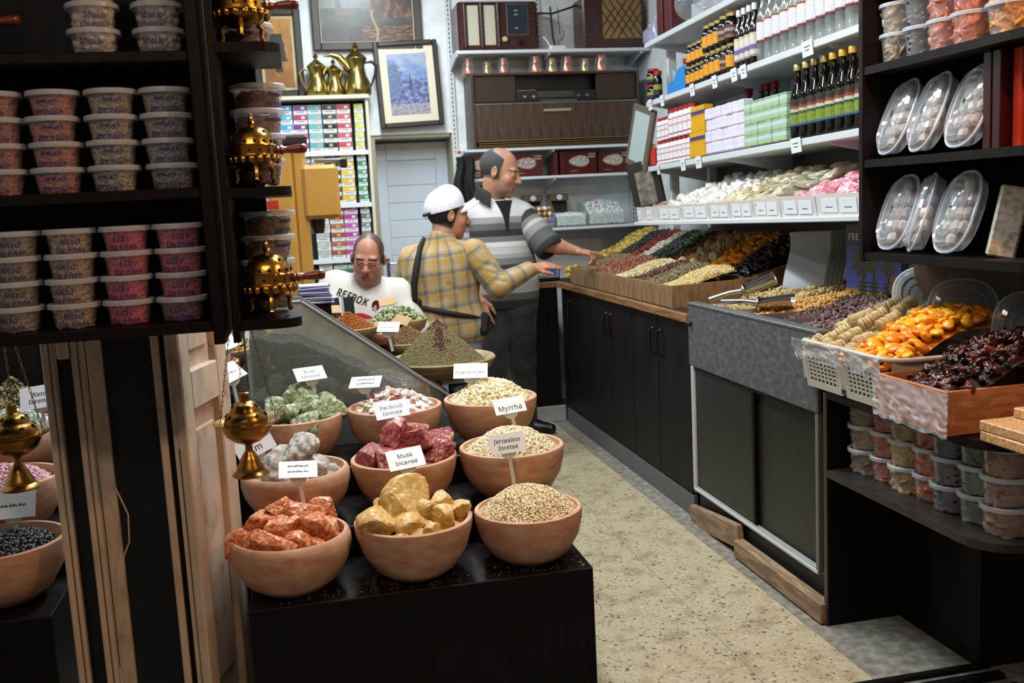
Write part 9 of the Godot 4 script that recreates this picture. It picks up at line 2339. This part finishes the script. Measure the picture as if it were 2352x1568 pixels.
func seated_man(skin_m: Material, cloth_m: Material) -> void:
	var t := thing("person", "seated man in white sweatshirt and glasses looking down", "person", Vector3.ZERO)
	var sk := Color(0.68, 0.47, 0.38)
	var s := 1.02
	var C := Vector3(0.340, 1.172, -4.945)
	var B := rotb(0, deg_to_rad(-12), 0) * rotb(0.22, 0, 0) * rotb(0, 0, -0.10)
	var neck := Vector3(0.335, 1.03, -5.01)
	var shR := Vector3(0.175, 1.035, -5.03); var elR := Vector3(0.10, 0.84, -4.88); var wrR := Vector3(0.25, 0.84, -4.79)
	var shL := Vector3(0.485, 0.975, -5.03); var elL := Vector3(0.545, 0.805, -4.92); var wrL := Vector3(0.40, 0.845, -4.80)
	var body := mb()
	var hp := head_prims(C, B, s, neck, 0.068)
	hp.append(ell(C + B * Vector3(0, -0.085, 0.02), Vector3(0.062, 0.045, 0.055), B, 0.03))
	var hairf := func(l: Vector3): return 0.72 * smoothstep(0.010, -0.006, l.z - 0.048 + 0.35 * maxf(l.y - 0.06, 0.0)) * smoothstep(-0.04, -0.02, l.y + l.z * 0.3) * (0.0 if absf(l.x) > 0.076 and l.z > -0.03 and l.y < 0.028 else 1.0)
	body.add(nets(hp, 0.0042, face_color(C, B, s, sk, hairf, Color(0.14, 0.115, 0.105), 0.42)), Transform3D())
	var arm := [cap(shR, elR, 0.05, 0.043, 0.03), cap(elR, wrR, 0.043, 0.028, 0.02), cap(shL, elL, 0.05, 0.043, 0.03), cap(elL, wrL, 0.043, 0.028, 0.02), ell(Vector3(0.32, 0.85, -5.04), Vector3(0.17, 0.2, 0.12), Basis(), 0.04), cap(neck, Vector3(0.325, 0.94, -5.03), 0.065, 0.09, 0.04)]
	body.add(nets(arm, 0.012, func(_p, _n): return lin(sk)), Transform3D())
	body.add(nets(hand_prims(wrR, Vector3(0.8, 0.05, 0.5), Vector3(0, 1, -0.1), -1.0, [0.4, 0.45, 0.5, 0.55], 0.95), 0.0048, func(_p, _n): return lin(sk)), Transform3D())
	body.add(nets(hand_prims(wrL, Vector3(-0.8, 0.05, 0.5), Vector3(0, 1, -0.1), 1.0, [0.4, 0.45, 0.5, 0.55], 0.95), 0.0048, func(_p, _n): return lin(sk)), Transform3D())
	part("body", body.done(true), skin_m, t)
	eyes(t, C, B, s, Vector3(-0.35, -0.45, 1))
	# thin glasses
	var wire := M("wire_dark", Color(0.12, 0.10, 0.09), 0.3, 0.7)
	var gl := part("glasses", mb().tube([C + B * (Vector3(-0.011, 0.0, 0.104) * s), C + B * (Vector3(0, 0.003, 0.108) * s), C + B * (Vector3(0.011, 0.0, 0.104) * s)], 0.0012, 6).done(), wire, t)
	for e in [-1.0, 1.0]:
		var ring := []
		for k in 21:
			var a := TAU * k / 20
			ring.append(C + B * (Vector3(0.033 * e + cos(a) * 0.023, -0.006 + sin(a) * 0.0155, 0.104 - absf(0.033 + cos(a) * 0.023 * e) * 0.12) * s))
		part("rim", mb().tube(ring, 0.0011, 6, false).done(), wire, gl)
		part("temple", mb().tube([C + B * (Vector3(0.056 * e, 0.0, 0.097) * s), C + B * (Vector3(0.075 * e, 0.004, 0.07) * s), C + B * (Vector3(0.080 * e, 0.006, 0.0) * s)], 0.0016, 6).done(), wire, gl)
	# sweatshirt
	var sh := [ell(Vector3(0.325, 0.90, -5.03), Vector3(0.20, 0.17, 0.15), rotb(0, 0, -0.2), 0.03), ell(Vector3(0.32, 0.74, -5.02), Vector3(0.205, 0.20, 0.17), Basis(), 0.06), cap(shR, shL, 0.078, 0.078, 0.05), cap(neck + Vector3(0, -0.01, 0), Vector3(0.33, 0.96, -5.02), 0.082, 0.12, 0.03), cap(shR, elR, 0.080, 0.072, 0.04), cap(elR, elR.lerp(wrR, 0.5), 0.070, 0.058, 0.03), cap(shL, elL, 0.080, 0.072, 0.04), cap(elL, elL.lerp(wrL, 0.35), 0.070, 0.060, 0.03)]
	sh.append(cap(neck + Vector3(0, 0.075, 0.02), C, 0.076, 0.11, 0.004, 1))
	var fn := noise(6.0, 41, 3)
	var cut := func(p: Vector3): return p.y > 0.52 and not ((p - elR.lerp(wrR, 0.5)).dot((wrR - elR).normalized()) > 0.012 and p.distance_to(elR.lerp(wrR, 0.5)) < 0.09) and not ((p - elL.lerp(wrL, 0.35)).dot((wrL - elL).normalized()) > 0.012 and p.distance_to(elL.lerp(wrL, 0.35)) < 0.09)
	part("sweatshirt", nets(sh, 0.0105, func(p: Vector3, _n): return lin(Color(0.80, 0.78, 0.75).darkened(0.06 * fn.get_noise_3dv(p))), cut), cloth_m, t)
	var ring := []
	for k in 25:
		var a := TAU * k / 24
		ring.append(Vector3(0.335 + cos(a) * 0.083, 1.048 - 0.02 * sin(a) - 0.012 * cos(a), -5.012 + sin(a) * 0.078))
	part("neck_rib", mb().tube(ring, 0.011, 8, false).done(), M("rib_white", Color(0.78, 0.76, 0.73), 0.9), t)
	var b := rotb(0, 0.0, -0.42)
	var at := Vector3(0.248, 0.992, -4.72)
	part("lettering", drape(text_mesh("REEBOK", 0.036, "Droid Sans", 0.0, 0.15, 700), Transform3D(b * Basis.from_scale(Vector3(0.82, 1, 1)), at), sh, Vector3(0, 0, -1)), M("print_dark", Color(0.12, 0.10, 0.10), 0.8), t)
	part("lettering", drape(text_mesh("ATHLETIC DEPARTMENT", 0.0085, "Droid Sans", 0.0, 0.1), Transform3D(b, at + b * Vector3(-0.005, -0.018, 0)), sh, Vector3(0, 0, -1)), M("print_dark", Color(0.12, 0.10, 0.10), 0.8), t)
	var em := PackedVector2Array()
	for k in 20: em.append(Vector2(cos(TAU * k / 20) * 0.02, sin(TAU * k / 20) * 0.025))
	part("emblem", drape(mb().prism(em, 0.001).done(), Transform3D(b, at + b * Vector3(0.118, 0.002, 0)), sh, Vector3(0, 0, -1)), M("print_red", Color(0.45, 0.14, 0.13), 0.8), t)
	part("emblem", drape(text_mesh("A", 0.026, "Droid Sans", 0.0, 0.1, 700), Transform3D(b, at + b * Vector3(0.118, -0.012, 0)), sh, Vector3(0, 0, -1), 0.004), M("rib_white", Color(0.78, 0.76, 0.73), 0.9), t)
	# legs on a stool
	var tr := [cap(Vector3(0.24, 0.52, -5.06), Vector3(0.42, 0.52, -5.06), 0.12, 0.12, 0.05), cap(Vector3(0.24, 0.52, -5.06), Vector3(0.23, 0.50, -4.90), 0.095, 0.085, 0.03), cap(Vector3(0.42, 0.52, -5.06), Vector3(0.43, 0.50, -4.90), 0.095, 0.085, 0.03), cap(Vector3(0.23, 0.50, -4.89), Vector3(0.23, 0.07, -4.90), 0.075, 0.06, 0.03), cap(Vector3(0.43, 0.50, -4.89), Vector3(0.43, 0.07, -4.90), 0.075, 0.06, 0.03)]
	part("trousers", nets(tr, 0.016, func(_p, _n): return lin(Color(0.10, 0.11, 0.14)), func(p: Vector3): return p.y > 0.03), cloth_m, t)
	shoe(t, Vector3(0.23, 0.06, -4.92), Vector3(0, 0, 0.4)); shoe(t, Vector3(0.43, 0.06, -4.92), Vector3(0, 0, 0.4))
	var st := thing("stool", "plain wooden stool under the seated man", "stool", Vector3(0.33, 0, -5.08))
	part("seat", mb().lathe(V2([0.0, 0.37, 0.16, 0.37, 0.17, 0.38, 0.17, 0.40, 0.0, 0.405]), 28).done(), dark_wood(), st)
	for k in 4: part("leg", mb().tube([Vector3(cos(TAU * k / 4 + 0.7) * 0.1, 0.37, sin(TAU * k / 4 + 0.7) * 0.1), Vector3(cos(TAU * k / 4 + 0.7) * 0.15, 0.0, sin(TAU * k / 4 + 0.7) * 0.15)], 0.016, 8).done(), dark_wood(), st)
